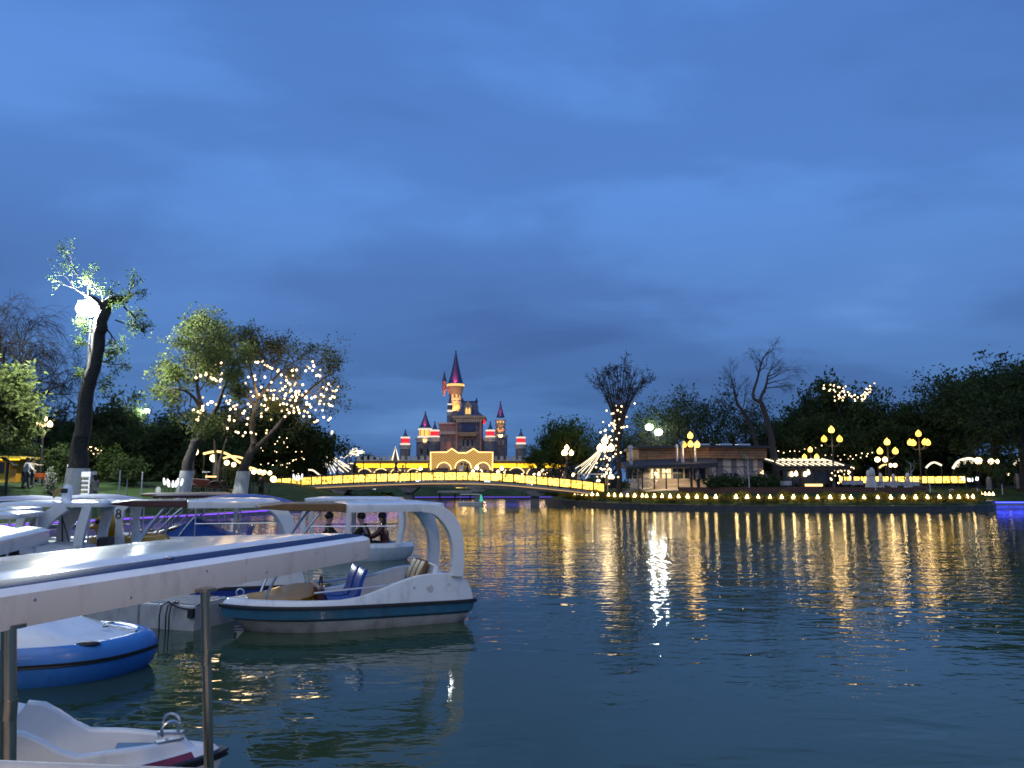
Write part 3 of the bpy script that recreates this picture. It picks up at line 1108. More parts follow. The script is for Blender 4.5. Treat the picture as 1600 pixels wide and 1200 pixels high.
# 5. shared kinds for the belts of trees
dark1, _ = make_tree('park_tree', 'dark round tree behind the kiosk and the bench', on(20, 78), 8.5, 'round', 51, 0.25, 0.2, 8, (20, 85), 'leaf_dark', 6, 0.42, 0.24, limb_k=0.38)
dark2, _ = make_tree('park_tree', 'dark spreading tree behind the drinks fridge', on(158, 70), 6.6, 'round', 52, 0.22, 0.16, 9, (25, 90), 'leaf_dark', 7, 0.40, 0.24, limb_k=0.40)
dark3, _ = make_tree('park_tree', 'tall dark tree at the right-hand end of the tree belt', on(1560, 84), 13.2, 'round', 53, 0.42, 0.40, 9, (15, 60), 'leaf_dark', 3, 0.40, 0.26, limb_k=0.33)
belt = [  # px, Y, scale x/y, scale z, source, label
    (58, 82, 1.0, .86, dark1, 'dark tree behind the four globe lamp and the bench'),
    (100, 88, 1.1, 1.0, dark2, 'dark tree seen between the four globe lamp and the pruned trunk'),
    (180, 80, .9, 1.0, dark1, 'dark tree just right of the pruned trunk'),
    (214, 72, .62, .58, dark2, 'low dark bush like tree on the lawn right of the drinks fridge'),
    (250, 88, 1.0, .82, dark1, 'dark tree in front of the dark steel roof peak'),
    (285, 76, .9, .75, dark1, 'dark tree behind the pale leaning tree'),
    (330, 84, 1.1, .95, dark2, 'dark tree behind the globe lamps and light arches'),
    (352, 92, 1.0, 1.0, dark1, 'taller dark tree between the two leaning trees'),
    (412, 88, 1.05, 1.0, dark2, 'dark tree behind the fork of the bulb hung tree'),
    (440, 86, 1.05, 1.12, dark1, 'dark tree near the start of the bridge railing'),
    (468, 96, .75, .8, dark2, 'small dark tree beside the cone of white lights'),
]
for px, Y_, sx_, sz_, src, lab in belt:
    dup(src, on(px, Y_), px * 0.37, lab, (sx_, sx_, sz_), 'trees of the belt behind the boats')
dark1['group'] = dark2['group'] = 'trees of the belt behind the boats'

# 6. around the bridge head and the cafe
cone_t, _ = make_tree('park_tree', 'dense upright green tree standing alone beside the castle wall', on(880, 92), 10.4, 'fan', 61, 0.26, 0.18, 11, (8, 62), 'leaf_mid', 4, 0.34, 0.22, limb_k=0.34, over=dict(kids=[4, 4, 3], levels=3))
dup(cone_t, on(842, 122), 2.2, 'small green tree at the end of the castle wall, behind the big one', (.62, .62, .5))
b5 = on(967, 72)
T = Tree(63)
PT = dict(kids=[4, 4], ang=(14, 42), ratio=0.62, up=[0.16, 0.10], wig=0.14, levels=2, rmin=.012)
T.path([np.array([0, 0, -.3]), rel(967, 735, 72, b5), rel(966, 715, 72, b5)], [.30, .22, .18])
for k in range(17):
    f = k / 16 - .5
    px1 = 970 + f * 84
    py1 = 572 + 26 * (2 * f) ** 2 + T.g.uniform(-4, 8) + (22 if k in (2, 14) else 0)
    dy = T.g.uniform(-2.0, 2.0)
    pts = [rel(966 + f * 5, 718, 72 + dy * .1, b5), rel(966 + f * 11, 680, 72 + dy * .3, b5), rel(967 + f * 25, 642, 72 + dy * .6, b5), rel(969 + f * 60, 606, 72 + dy, b5), rel(px1, py1, 72 + dy, b5)]
    T.path(pts, [.085, .075, .06, .045, .022])
    for j in range(7):
        q_ = T.g.uniform(.50, 1.0) * 4
        i = min(3, int(q_))
        p = pts[i] + (pts[i + 1] - pts[i]) * (q_ - i)
        T.grow(p, (T.g.normal() * .7 + f, T.g.normal() * .7, .9), T.g.uniform(.6, 1.1), .022, 1, PT)
poll = thing('pollard_tree', 'slim stemmed bare tree with a flat topped oval crown and bulbs round its stem', 'tree', b5)
link('trunk', T.wood_mesh(M['bark_dark']), poll)
link('crown', T.leaf_mesh(M['leaf_dry'], 2, .09, .085), poll)
TP = T
HERO['pollard'] = (TP, poll.location.copy())
cb_, _ = make_tree('park_tree', 'twiggy tree with thin spring leaf behind the cafe awning', on(1040, 92), 10.6, 'bare', 65, 0.24, 0.2, 8, (15, 65), 'leaf_dark', 2, 0.25, 0.16, limb_k=0.36, over=dict(levels=3))
for px, Y_, sx_, sz_, lab in [(1075, 88, 1.0, 1.0, 'twiggy tree over the middle of the cafe roof'), (1108, 94, 1.15, 1.12, 'taller twiggy tree over the right half of the cafe roof'),
                              (1150, 90, 1.05, 1.0, 'twiggy tree behind the right end of the cafe'), (945, 98, .9, .92, 'twiggy tree behind the pollarded one'), (1000, 98, .95, .8, 'twiggy tree below the twin floodlights')]:
    dup(cb_, on(px, Y_), px * .21, lab, (sx_, sx_, sz_), 'twiggy trees behind the cafe')
cb_['group'] = 'twiggy trees behind the cafe'

# leaning bare tree pair to the right of the cafe
b3 = on(1212, 76)
T = Tree(71)
T.path([np.array([0, 0, -.3]), rel(1210, 720, 76, b3), rel(1205, 690, 76, b3), rel(1197, 655, 76, b3), rel(1189, 628, 76, b3)], [.50, .40, .34, .28, .22])
T.path([rel(1195, 648, 76, b3), rel(1188, 625, 76, b3), rel(1196, 605, 76, b3), rel(1200, 585, 76, b3)], [.2, .17, .13, .08])
T.path([rel(1189, 630, 76, b3), rel(1176, 618, 76.5, b3), rel(1184, 590, 77, b3), rel(1190, 565, 77, b3), rel(1203, 545, 77, b3)], [.18, .15, .11, .08, .04])
PW = dict(kids=[4, 4, 3, 2], ang=(14, 42), ratio=0.70, up=[0.10, 0.02, -0.08, -0.2], wig=0.12, levels=4)
rr_ = random.Random(3)
for (a, c) in [((1200, 585), (1215, 560)), ((1198, 595), (1228, 572)), ((1197, 600), (1235, 588)), ((1190, 570), (1185, 550)), ((1196, 555), (1208, 540)), ((1186, 585), (1178, 565)),
               ((1196, 607), (1225, 600)), ((1187, 580), (1205, 560)), ((1200, 588), (1222, 582))]:
    sprout(a[0], a[1], c[0], c[1], .07, PW, 76, rr_.uniform(-1.5, 1.5), b3)
root = thing('bare_tree', 'leaning bare tree with windswept drooping twigs beside the cafe corner', 'tree', b3)
link('trunk', T.wood_mesh(M['bark_dark']), root)
b4 = on(1192, 84)
T = Tree(73)
T.path([np.array([0, 0, -.3]), rel(1180, 690, 84, b4), rel(1168, 655, 84, b4), rel(1152, 630, 84, b4), rel(1146, 605, 84, b4)], [.34, .28, .22, .16, .10])
for (a, c) in [((1152, 630), (1140, 600)), ((1147, 610), (1150, 575)), ((1150, 620), (1165, 590)), ((1165, 650), (1130, 628)), ((1148, 612), (1140, 578)), ((1168, 655), (1190, 630)), ((1160, 640), (1175, 605))]:
    sprout(a[0], a[1], c[0], c[1], .06, STY['bare'] | dict(levels=3), 84, rr_.uniform(-1.5, 1.5), b4)
root = thing('bare_tree', 'smaller bare tree leaning left behind the cafe roof', 'tree', b4)
link('trunk', T.wood_mesh(M['bark_dark']), root)

# right-hand belt of tall dark trees
mid_r, _ = make_tree('park_tree', 'broad dark tree whose top is strung with bulbs', on(1322, 92), 10.4, 'round', 81, 0.36, 0.2, 10, (15, 80), 'leaf_dark', 5, 0.40, 0.25, limb_k=0.36)
mid_r.scale = (1, 1, 1.24)
HERO['strung'] = (_, mid_r.location.copy())
for px, Y_, sx_, sz_, src, lab in [
    (1226, 96, .85, .78, mid_r, 'dark tree rising behind the lit pergola roof'),
    (1262, 90, .85, .80, mid_r, 'dark tree between the pergola and the bulb strung top'),
    (1292, 100, 1.0, .98, mid_r, 'dark tree behind the street lamp with three yellow globes'),
    (1368, 98, .95, .98, mid_r, 'dark tree right of the bulb strung top'),
    (1405, 92, .9, .95, mid_r, 'dark tree behind the folded parasols'),
    (1442, 96, .85, .90, mid_r, 'dark tree behind the four globe lamp post by the lawn'),
    (1490, 92, .62, .72, dark3, 'lower dark tree left of the gap in the belt'),
    (1522, 100, .80, .98, dark3, 'tall dark tree over the light arches on the lawn'),
    (1600, 78, .95, .96, dark3, 'tall dark tree cut by the edge of the view'),
    (1635, 96, 1.0, 1.05, dark3, 'dark tree past the edge of the view'),
    (1465, 112, 1.0, .62, dark3, 'dark tree far behind the lit railing'),
    (1345, 110, 1.2, .55, dark3, 'dark tree far behind the pergola'),
    (1240, 118, 1.2, .5, dark3, 'dark tree far behind the cafe corner'),
]:
    dup(src, on(px, Y_), px * .53, lab, (sx_ * 1.05, sx_ * 1.05, sz_ * .98), 'dark trees of the belt behind the terrace')
dark3['group'] = mid_r['group'] = 'dark trees of the belt behind the terrace'

# small far trees over the castle wall and far lawn
for px, Y_, s_, lab in [(592, 168, .8, 'small far tree left of the castle, above the wall'), (570, 175, 1.0, 'far tree behind the light tent'), (842, 160, .7, 'small far tree right of the last castle tower'),
                        (862, 170, .8, 'far tree between the castle and the green tree')]:
    dup(dark2, on(px, Y_), px, lab, (s_, s_, s_ * .9), 'far trees around the castle')
# ------------------------------------------------------------------ the arched bridge
def panel_glow(name, a, b_, strength):
    """backlit railing panel: warm light broken by a fine cut pattern"""
    m, nt, o = node_mat(name)
    em = nt.nodes.new('ShaderNodeEmission')
    oi = nt.nodes.new('ShaderNodeObjectInfo')
    mr = nt.nodes.new('ShaderNodeMapRange')
    mr.inputs[3].default_value = strength * .55
    mr.inputs[4].default_value = strength * 1.15
    nt.links.new(oi.outputs['Random'], mr.inputs[0])
    nt.links.new(mr.outputs[0], em.inputs[1])
    t = nt.nodes.new('ShaderNodeTexCoord')
    vo = nt.nodes.new('ShaderNodeTexVoronoi')
    vo.inputs['Scale'].default_value = 3.2
    nt.links.new(t.outputs['Object'], vo.inputs[0])
    no = nt.nodes.new('ShaderNodeTexNoise'); no.inputs['Scale'].default_value = 1.7; no.inputs['Detail'].default_value = 4
    nt.links.new(t.outputs['Object'], no.inputs[0])
    ad = nt.nodes.new('ShaderNodeMath'); ad.operation = 'MULTIPLY'
    nt.links.new(vo.outputs[0], ad.inputs[0]); nt.links.new(no.outputs[0], ad.inputs[1])
    r = nt.nodes.new('ShaderNodeValToRGB')
    r.color_ramp.elements[0].position = 0.07; r.color_ramp.elements[0].color = list(b_) + [1]
    r.color_ramp.elements[1].position = 0.21; r.color_ramp.elements[1].color = list(a) + [1]
    nt.links.new(ad.outputs[0], r.inputs[0])
    nt.links.new(r.outputs[0], em.inputs[0])
    nt.links.new(em.outputs[0], o.inputs[0])
    return m


M['panel'] = panel_glow('railing light panel', (1.0, 0.60, 0.10), (0.10, 0.045, 0.005), 4.2)

BP = [(424, 77.5, 762), (470, 76.5, 760), (530, 75.5, 757), (600, 75.0, 754.2), (670, 74.6, 752.2), (735, 74.4, 752.2), (790, 74.0, 754.5), (850, 73.0, 759.8), (900, 72.0, 765), (945, 70.6, 771)]
bpts = [W(px, py, Y_) for px, Y_, py in BP]


def polyline(pts, n):
    """n+1 evenly spaced points on a polyline"""
    L = [0]
    for a, b_ in zip(pts, pts[1:]):
        L.append(L[-1] + (b_ - a).length)
    o = []
    for k in range(n + 1):
        s = L[-1] * k / n
        i = max(j for j in range(len(L) - 1) if L[j] <= s + 1e-9)
        f = (s - L[i]) / (L[i + 1] - L[i])
        o.append(pts[i].lerp(pts[i + 1], f))
    return o


br = thing('bridge', 'arched footbridge with yellow backlit railing panels spanning the lake', 'bridge', bpts[5].copy())
bo = bpts[5]
dk = polyline(bpts, 54)
for i in range(2):
    dk = [dk[0]] + [(dk[k - 1] + dk[k] * 2 + dk[k + 1]) / 4 for k in range(1, len(dk) - 1)] + [dk[-1]]
mb = MB()
WD = 3.2
rings = []
for i, p in enumerate(dk):
    q_ = p - bo
    t = i / (len(dk) - 1)
    th = 0.30 + 0.34 * math.sin(PI * min(1, max(0, t))) ** 0.7 * (0.55 + 0.45 * abs(math.cos(2 * PI * (t - 0.2))))
    rings.append([(q_.x, q_.y + 0.22, q_.z - th), (q_.x, q_.y, q_.z - 0.16), (q_.x, q_.y, q_.z), (q_.x, q_.y + WD, q_.z), (q_.x, q_.y + WD, q_.z - 0.16), (q_.x, q_.y + WD - .22, q_.z - th)])
mb.loft(rings, True, True, True)
mb.build('deck', M['concrete'], br)
mb = MB()
mb.tube([p - bo + Vector((0, -0.05, -0.22)) for p in dk[3:-2]], 0.035, 6)
mb.build('edge_light', M['edge_light'], br)
M['pier_c'] = mat('bridge pier concrete', (0.17, 0.165, 0.16), 0.85, var=0.25, scale=2, bump=0.25, bscale=9, dirt=((0.07, 0.07, 0.06), 2.0, 0.7))
for px, w_ in ((530, .8), (641, .95), (746, .95), (838, .95)):
    i = min(range(len(dk)), key=lambda k: abs(dk[k].x - W(px, 760, 74.5).x))
    p = dk[i] - bo
    mb = MB()
    z0 = -1.4 - bo.z
    mb.box((p.x, p.y + WD / 2, (z0 + p.z - .45) / 2), (w_ * .8, WD * .62, p.z - .45 - z0))
    mb.prism([(p.x - w_ * .42, p.z - 1.0), (p.x + w_ * .42, p.z - 1.0), (p.x + w_ * 1.1, p.z - .50), (p.x - w_ * 1.1, p.z - .50)], p.y + .25, p.y + WD - .25, 'y')
    mb.build('pier', M['pier_c'], br)
NP = 30
ps = polyline(dk, NP)
for side, yo in ((0, 0.06), (1, WD - 0.06)):
    for i in range(NP):
        a, b_ = ps[i] - bo, ps[i + 1] - bo
        d = (b_ - a)
        a2, b2_ = a + d * .07, a + d * .93
        mb = MB()
        mb.add([(a2.x, a2.y + yo, a2.z + .16), (b2_.x, b2_.y + yo, b2_.z + .16), (b2_.x, b2_.y + yo, b2_.z + .84), (a2.x, a2.y + yo, a2.z + .84),
                (a2.x, a2.y + yo + .03, a2.z + .16), (b2_.x, b2_.y + yo + .03, b2_.z + .16), (b2_.x, b2_.y + yo + .03, b2_.z + .84), (a2.x, a2.y + yo + .03, a2.z + .84)],
               [(0, 1, 2, 3), (7, 6, 5, 4), (0, 4, 5, 1), (1, 5, 6, 2), (2, 6, 7, 3), (3, 7, 4, 0)])
        pn = mb.build('railing_panel', M['panel'], br)
        if side == 0:
            mb = MB()
            for f in (.2, .36, .5, .64, .8):
                if (i * 7 + int(f * 10)) % 3 == 0 or i > 17:
                    continue
                c_ = a.lerp(b_, f)
                mb.box((c_.x, c_.y + yo - .03, c_.z + .5), (.045, .02, .66))
            mb.box((a.lerp(b_, .5).x, a.y + yo - .03 + d.y / 2, a.lerp(b_, .5).z + .5), (.01, .02, .6))
            mb.build('panel_bars', M['dark'], pn)
    for i in range(NP + 1):
        a = ps[i] - bo
        mb = MB()
        mb.box((a.x, a.y + yo, a.z + .5), (.11, .11, 1.0))
        mb.ball((a.x, a.y + yo, a.z + 1.06), .08, 8, 6)
        mb.build('railing_post', M['dark'], br)
    mb = MB()
    mb.tube([p - bo + Vector((0, yo, .93)) for p in ps], .045, 6)
    mb.build('handrail', M['dark'], br)

# ------------------------------------------------------------------ the castle across the water (a plain storybook castle)
YC = 150.0


def cx(px, Y_=YC):
    return W(px, 700, Y_).x


def czz(py, Y_=YC):
    return W(800, py, Y_).z


ks = W(801, 700, YC).x - W(800, 700, YC).x      # metres per photo pixel over there
GC = 2.1                                         # ground level at the castle
cas = thing('castle', 'storybook castle with conical blue roofs and red lit turrets beyond the bridge', 'castle', (cx(730), YC + 6, GC))
co_ = Vector((cx(730), YC + 6, GC))


def ctower(px, hw, y0, y1, Yd, matname, roof=None, lantern=None, flare=None, windows=(), trims=()):
    """round tower: shaft from photo row y0 up to y1; roof = (row base, half width, row tip); lantern = (row0, row1, half width, material)"""
    x = cx(px, Yd) - co_.x
    y = Yd - co_.y
    s = ks * Yd / YC
    z0 = GC - 0.5 - co_.z
    z1 = czz(y1, Yd) - co_.z
    r = hw * s
    mb = MB()
    mb.lathe([(r * 1.04, z0), (r, z0 + (z1 - z0) * .5), (r, z1)], 20, (x, y, 0))
    tw = mb.build('tower', M[matname], cas, 50)
    # crenel ring under the top
    mb = MB()
    mb.lathe([(r * 1.0, z1 - .55), (r * 1.16, z1 - .18), (r * 1.16, z1 + .05), (r * .9, z1 + .05)], 20, (x, y, 0))
    mb.build('cornice', M['castle_trim'], tw, 40)
    if flare:
        zf0, zf1, fr, mn = czz(flare[0], Yd) - co_.z, czz(flare[1], Yd) - co_.z, flare[2] * s, flare[3]
        mb = MB()
        mb.lathe([(r * .98, zf0), (lerp(r, fr, .35), lerp(zf0, zf1, .45)), (fr * .92, lerp(zf0, zf1, .8)), (fr, zf1 - .1), (fr, zf1 + .25), (fr * .85, zf1 + .25)], 20, (x, y, 0))
        mb.build('flared_head', M[mn], tw, 40)
        mb = MB()
        mb.lathe([(fr * 1.02, zf1 - .02), (fr * 1.05, zf1 + .06), (fr * 1.05, zf1 + .4), (fr * 1.0, zf1 + .46)], 24, (x, y, 0), caps=False)
        mb.build('light_ring', M['amber_light'], tw)
    if lantern:
        l0, l1, lr = czz(lantern[0], Yd) - co_.z, czz(lantern[1], Yd) - co_.z, lantern[2] * s
        mb = MB()
        mb.lathe([(lr, l1), (lr, l0)], 16, (x, y, 0))
        mb.build('lantern_glass', M[lantern[3]], tw, 40)
        mb = MB()
        for zz_, rr in ((l1, lr * 1.28), (l0, lr * 1.22)):
            mb.lathe([(rr * .8, zz_ - .16), (rr, zz_ - .08), (rr, zz_ + .14), (rr * .8, zz_ + .18)], 16, (x, y, 0))
        mb.build('lantern_rim', M['rope_white_soft'], tw, 40)
        mb = MB()
        for k in range(8):
            a = 2 * PI * k / 8
            mb.box((x + lr * 1.03 * math.cos(a), y + lr * 1.03 * math.sin(a), (l0 + l1) / 2), (.12, .12, l0 - l1), a)
        mb.build('lantern_posts', M['castle_stone'], tw)
    if roof:
        rz0, rr, rz1 = czz(roof[0], Yd) - co_.z, roof[1] * s, czz(roof[2], Yd) - co_.z
        h = rz1 - rz0
        mb = MB()
        mb.lathe([(rr * .8, rz0 - .05), (rr * 1.06, rz0 - .02), (rr * .98, rz0 + h * .04), (rr * .70, rz0 + h * .24), (rr * .36, rz0 + h * .58), (rr * .10, rz0 + h * .9), (.05, rz0 + h * .95)], 16, (x, y, 0))
        rf = mb.build('roof', M['roof_blue'], tw, 30)
        mb = MB()
        mb.ball((x, y, rz0 + h * .965), .16, 8, 6)
        mb.tube([(x, y, rz0 + h * .95), (x, y, rz1)], [.06, .015], 6)
        mb.build('finial', M['dark'], rf)
    for wx, wy, ww, wh, mn in windows:
        a = wx
        rr = (r if wy > y1 - 1 else r) * 1.0
        wz = czz(wy, Yd) - co_.z
        px_, py_ = x + rr * math.sin(a), y - rr * math.cos(a)
        w2, h2 = ww * s / 2, wh * s / 2
        prof = [(-w2, -h2), (w2, -h2), (w2, h2 * .45), (w2 * .6, h2 * .85), (0, h2), (-w2 * .6, h2 * .85), (-w2, h2 * .45)]
        mb = MB()
        vs = [(px_ + p * math.cos(a), py_ + p * math.sin(a) - .12, wz + q_) for p, q_ in prof] + [(px_ + p * math.cos(a), py_ + p * math.sin(a) + .3, wz + q_) for p, q_ in prof]
        n = len(prof)
        mb.add(vs, [list(range(n)), [n + i for i in reversed(range(n))]] + [[i, n + i, n + (i + 1) % n, (i + 1) % n] for i in range(n)])
        mb.build('window', M[mn], tw)
    for ty, tr_, mn in trims:
        tz = czz(ty, Yd) - co_.z
        mb = MB()
        mb.lathe([(r * .9, tz - .2), (tr_ * s, tz - .1), (tr_ * s, tz + .15), (r * .9, tz + .22)], 20, (x, y, 0))
        mb.build('string_course', M[mn], tw, 40)
    return tw


M['rope_white_soft'] = glow('lit rim', (1.0, 0.80, 0.66), 1.1)
M['wash_amber'] = glow('amber lit stone glow', (1.0, 0.50, 0.12), 1.6)
# flanking turrets with red lanterns
for px, hw, y0, yt, Yd, l0, l1, tip in ((633, 8.2, 745, 696, YC - 1, 684, 694, 672), (679, 9, 745, 684, YC - 2, 673, 682.5, 659), (766, 9.5, 745, 684, YC - 2, 673, 682.5, 659), (814, 8.2, 745, 695, YC - 1, 684, 693, 671)):
    ctower(px, hw, y0, yt, Yd, 'castle_stone', (l0 - .6, 5.0, tip), (l0, l1, 6.2, 'red_light'), trims=((yt + 5, hw * 1.1, 'castle_trim'),))
# broad tower on the west side, its top glowing amber in place of warm light
ctower(664, 13.5, 745, 685, YC + 3, 'castle_stone', (668.5, 9.6, 643), (671, 683, 9.3, 'wash_amber'), trims=((690, 14.2, 'castle_trim'),), windows=((-.3, 705, 3, 7, 'glass'), (.5, 705, 3, 7, 'glass')))
# slim tower on the east side
ctower(783, 9.5, 745, 680, YC + 3, 'castle_stone', None, None, trims=((683, 10.4, 'castle_trim'),), windows=((-.35, 692, 3, 8, 'castle_tan'), (.35, 692, 3, 8, 'castle_tan')))
ctower(782, 7.4, 690, 656, YC + 3, 'castle_tan', (652, 6.4, 627), None, windows=((-.7, 660, 2, 3, 'amber_light'), (0, 660, 2, 3, 'amber_light'), (.7, 660, 2, 3, 'amber_light'), (-.5, 671, 2.2, 4, 'amber_light'), (.5, 671, 2.2, 4, 'amber_light')), trims=((664, 8.4, 'castle_tan'), (672, 8.6, 'castle_pink')))
# great central tower
ctower(711, 9.2, 745, 622, YC + 8, 'castle_tan', (601, 12.2, 547), None, flare=(624, 604, 13.2, 'castle_tan'),
       windows=((-.45, 618, 2.6, 7, 'amber_light'), (.25, 618, 2.6, 7, 'amber_light'), (.9, 620, 2.6, 7, 'amber_light'), (-.05, 632, 3, 10, 'amber_light'), (.8, 636, 2.4, 7, 'amber_light')), trims=((643, 10.2, 'castle_trim'), (628, 9.8, 'castle_trim')))
ctower(702.5, 4.6, 680, 645, YC + 5, 'castle_stone', (631, 3.4, 617), (632, 642, 3.4, 'castle_stone'), windows=())
# side turret hanging on the great tower, on a stone bracket
mb = MB()
xs = cx(693.5, YC + 8) - co_.x; ys = YC + 8 - co_.y - .6
zt = lambda py: czz(py, YC + 8) - co_.z
s8 = ks * (YC + 8) / YC
mb.lathe([(.5 * s8, zt(619)), (1.8 * s8, zt(616)), (2.2 * s8, zt(612)), (3.2 * s8, zt(611)), (3.3 * s8, zt(597)), (3.6 * s8, zt(596.5)), (3.0 * s8, zt(595))], 12, (xs, ys, 0))
mb.box((xs + 5.5 * s8, ys, zt(608)), (7 * s8, 1.0, 3.2 * s8))
tw = mb.build('turret', M['castle_pink'], cas, 40)
mb = MB()
mb.lathe([(3.9 * s8, zt(596)), (2.0 * s8, zt(590)), (.06, zt(581))], 12, (xs, ys, 0))
mb.build('roof', M['roof_blue'], tw, 30)

# keep
Yk = YC + 1
x0, x1 = cx(712, Yk) - co_.x, cx(752.5, Yk) - co_.x
zk = lambda py: czz(py, Yk) - co_.z
mb = MB()
mb.box(((x0 + x1) / 2, Yk + 3.5 - co_.y, (zk(655) - .5) / 2), (x1 - x0, 7, zk(655) + .5))
keep = mb.build('keep', M['castle_stone'], cas)
yk = Yk - co_.y
mb = MB()
for py, ex in ((655, .5), (651.5, .75)):
    mb.box(((x0 + x1) / 2, yk + 3.5, zk(py)), (x1 - x0 + ex * 2, 7 + ex * 2, .42))
mb.build('cornice', M['castle_tan'], keep)
for k in range(13):
    mb = MB()
    mb.box((x0 + (k + .5) * (x1 - x0) / 13, yk - .28, zk(658)), (.22, .5, .5))
    mb.build('bracket', M['castle_trim'], keep)
mb = MB()
zr0, zr1 = zk(650), zk(627.5)
rx0, rx1 = cx(715, Yk) - co_.x, cx(750, Yk) - co_.x
mb.loft([[(x0 - .4, yk - .4, zr0), (x1 + .4, yk - .4, zr0), (x1 + .4, yk + 7.4, zr0), (x0 - .4, yk + 7.4, zr0)],
         [(rx0 + .5, yk + .5, zr0 + 1.0), (rx1 - .5, yk + .5, zr0 + 1.0), (rx1 - .5, yk + 6.5, zr0 + 1.0), (rx0 + .5, yk + 6.5, zr0 + 1.0)],
         [(rx0 + .75, yk + 1.2, zr1), (rx1 - .75, yk + 1.2, zr1), (rx1 - .75, yk + 5.8, zr1), (rx0 + .75, yk + 5.8, zr1)]], True, True, True)
kr = mb.build('roof', M['roof_blue'], keep)
mb = MB()
for xx in (rx0 + .8, rx1 - .8):
    mb.lathe([(.2, zr1 - .2), (.28, zr1 + .3), (.05, zr1 + .9)], 8, (xx, yk + 1.3, 0))
mb.box(((rx0 + rx1) / 2, yk + 1.3, zr1 + .1), (rx1 - rx0 - 1.6, .25, .3))
mb.build('ridge_trim', M['roof_blue'], kr)
mb = MB()
xm = cx(731, Yk) - co_.x
dw = 5.6 * ks
mb.prism([(xm - dw, zk(650)), (xm + dw, zk(650)), (xm + dw, zk(634)), (xm + dw * .6, zk(631)), (xm, zk(626.5)), (xm - dw * .6, zk(631)), (xm - dw, zk(634))], yk - .35, yk + 2.4, 'y')
dm = mb.build('dormer', M['castle_tan'], kr)
for dx in (-2.2, 2.2):
    mb = MB()
    w2 = 1.6 * ks
    xx = xm + dx * ks
    mb.prism([(xx - w2, zk(647)), (xx + w2, zk(647)), (xx + w2, zk(640)), (xx, zk(636.5)), (xx - w2, zk(640))], yk - .42, yk - .2, 'y')
    mb.build('window', M['amber_light'], dm)
mb = MB()
mb.box((xm, yk - .18, zk(668.5)), (20 * ks, .3, 12 * ks))
mb.build('blue_panel', M['roof_blue'], keep)
mb = MB()
mb.loft([[(xm - 13 * ks, yk - 1.5, zk(682)), (xm + 13 * ks, yk - 1.5, zk(682)), (xm + 13 * ks, yk, zk(682)), (xm - 13 * ks, yk, zk(682))],
         [(xm - 15.5 * ks, yk - 1.8, zk(676)), (xm + 15.5 * ks, yk - 1.8, zk(676)), (xm + 15.5 * ks, yk, zk(676)), (xm - 15.5 * ks, yk, zk(676))]], True, True, True)
mb.build('balcony', M['castle_tan'], keep)
for dx, ww in ((-7, 4), (0, 5.5), (7, 4)):
    mb = MB()
    w2 = ww / 2 * ks
    xx = xm + dx * ks
    ring = [(xx + w2 * math.cos(a), zk(692) + 7 * ks * math.sin(a)) for a in [2 * PI * k / 16 for k in range(16)]]
    mb.prism(ring, yk - .16, yk + .1, 'y')
    wdw = mb.build('window', M['glass'], keep)
    mb = MB()
    mb.loft([[(xx + (xk - xx) * q_, yk - .22, zk(692) + (z_ - zk(692)) * q_) for xk, z_ in ring] for q_ in (1.0, 1.22)])
    mb.build('frame', M['castle_trim'], wdw)
mb = MB()
for xx in (x0 + .18, x1 - .18):
    mb.box((xx, yk - .08, zk(655) / 2), (.36, .3, zk(655)))
mb.build('corner_trim', M['castle_pink'], keep)
mb = MB()
mb.box((x1 + .5, yk + .2, zk(659)), (.32, .4, .8))
mb.build('red_lantern', M['red_light'], keep)
# side wing
Yw = YC + 2
x0, x1 = cx(686.5, Yw) - co_.x, cx(712, Yw) - co_.x
yw = Yw - co_.y
mb = MB()
mb.box(((x0 + x1) / 2, yw + 3, (czz(676, Yw) - co_.z - .5) / 2), (x1 - x0, 6, czz(676, Yw) - co_.z + .5))
wing = mb.build('wing', M['castle_stone'], cas)
mb = MB()
mb.box(((x0 + x1) / 2, yw + 3, (czz(676, Yw) + czz(662, Yw)) / 2 - co_.z), (x1 - x0 + .3, 6.3, czz(662, Yw) - czz(676, Yw)))
mb.build('upper_storey', M['castle_pink'], wing)
mb = MB()
mb.box(((x0 + x1) / 2, yw + 3, czz(661.5, Yw) - co_.z), (x1 - x0 + .8, 6.8, .3))
mb.build('cornice', M['castle_trim'], wing)
for k in range(8):
    mb = MB()
    mb.box((x0 + (k + .5) * (x1 - x0) / 8, yw - .28, czz(676.5, Yw) - co_.z), (.3, .4, .55))
    mb.build('bracket', M['castle_trim'], wing)
mb = MB()
mb.box(((x0 + x1) / 2 + .3, yw - .08, czz(697, Yw) - co_.z), (7 * ks, .3, 14 * ks))
mb.build('window_bay', M['castle_pink'], wing)
mb = MB()
mb.box((cx(758, YC + 4) - co_.x, YC + 6 - co_.y, (czz(686, YC + 4) - co_.z) / 2), (9 * ks, 4, czz(686, YC + 4) - co_.z))
mb.build('wing', M['castle_pink'], cas)
# coloured uplights that wash the roofs and walls: bare spots added in the air before them, no fittings


def uplight(pos, col, power, aim, blend=0.6, size=80, par=None, fitting=True):
    l = bpy.data.lights.new('uplight', 'SPOT')
    l.energy = power
    l.color = col
    l.spot_size = R(size)
    l.spot_blend = blend
    l.shadow_soft_size = 0.15
    o = bpy.data.objects.new('uplight_lamp', l)
    COL.objects.link(o)
    d = (Vector(aim) - Vector(pos))
    o.location = pos
    o.rotation_euler = d.to_track_quat('-Z', 'Y').to_euler()
    if False and fitting:
        mb_ = MB()
        dn = d.normalized()
        mb_.tube([Vector(pos) - dn * .42, Vector(pos) - dn * .12], .16, 8)
        f_ = mb_.build('spotlight', M['dark'])
        if par is not None:
            f_.parent = par
            f_.matrix_parent_inverse = Matrix.Translation(par.location).inverted()
    return o


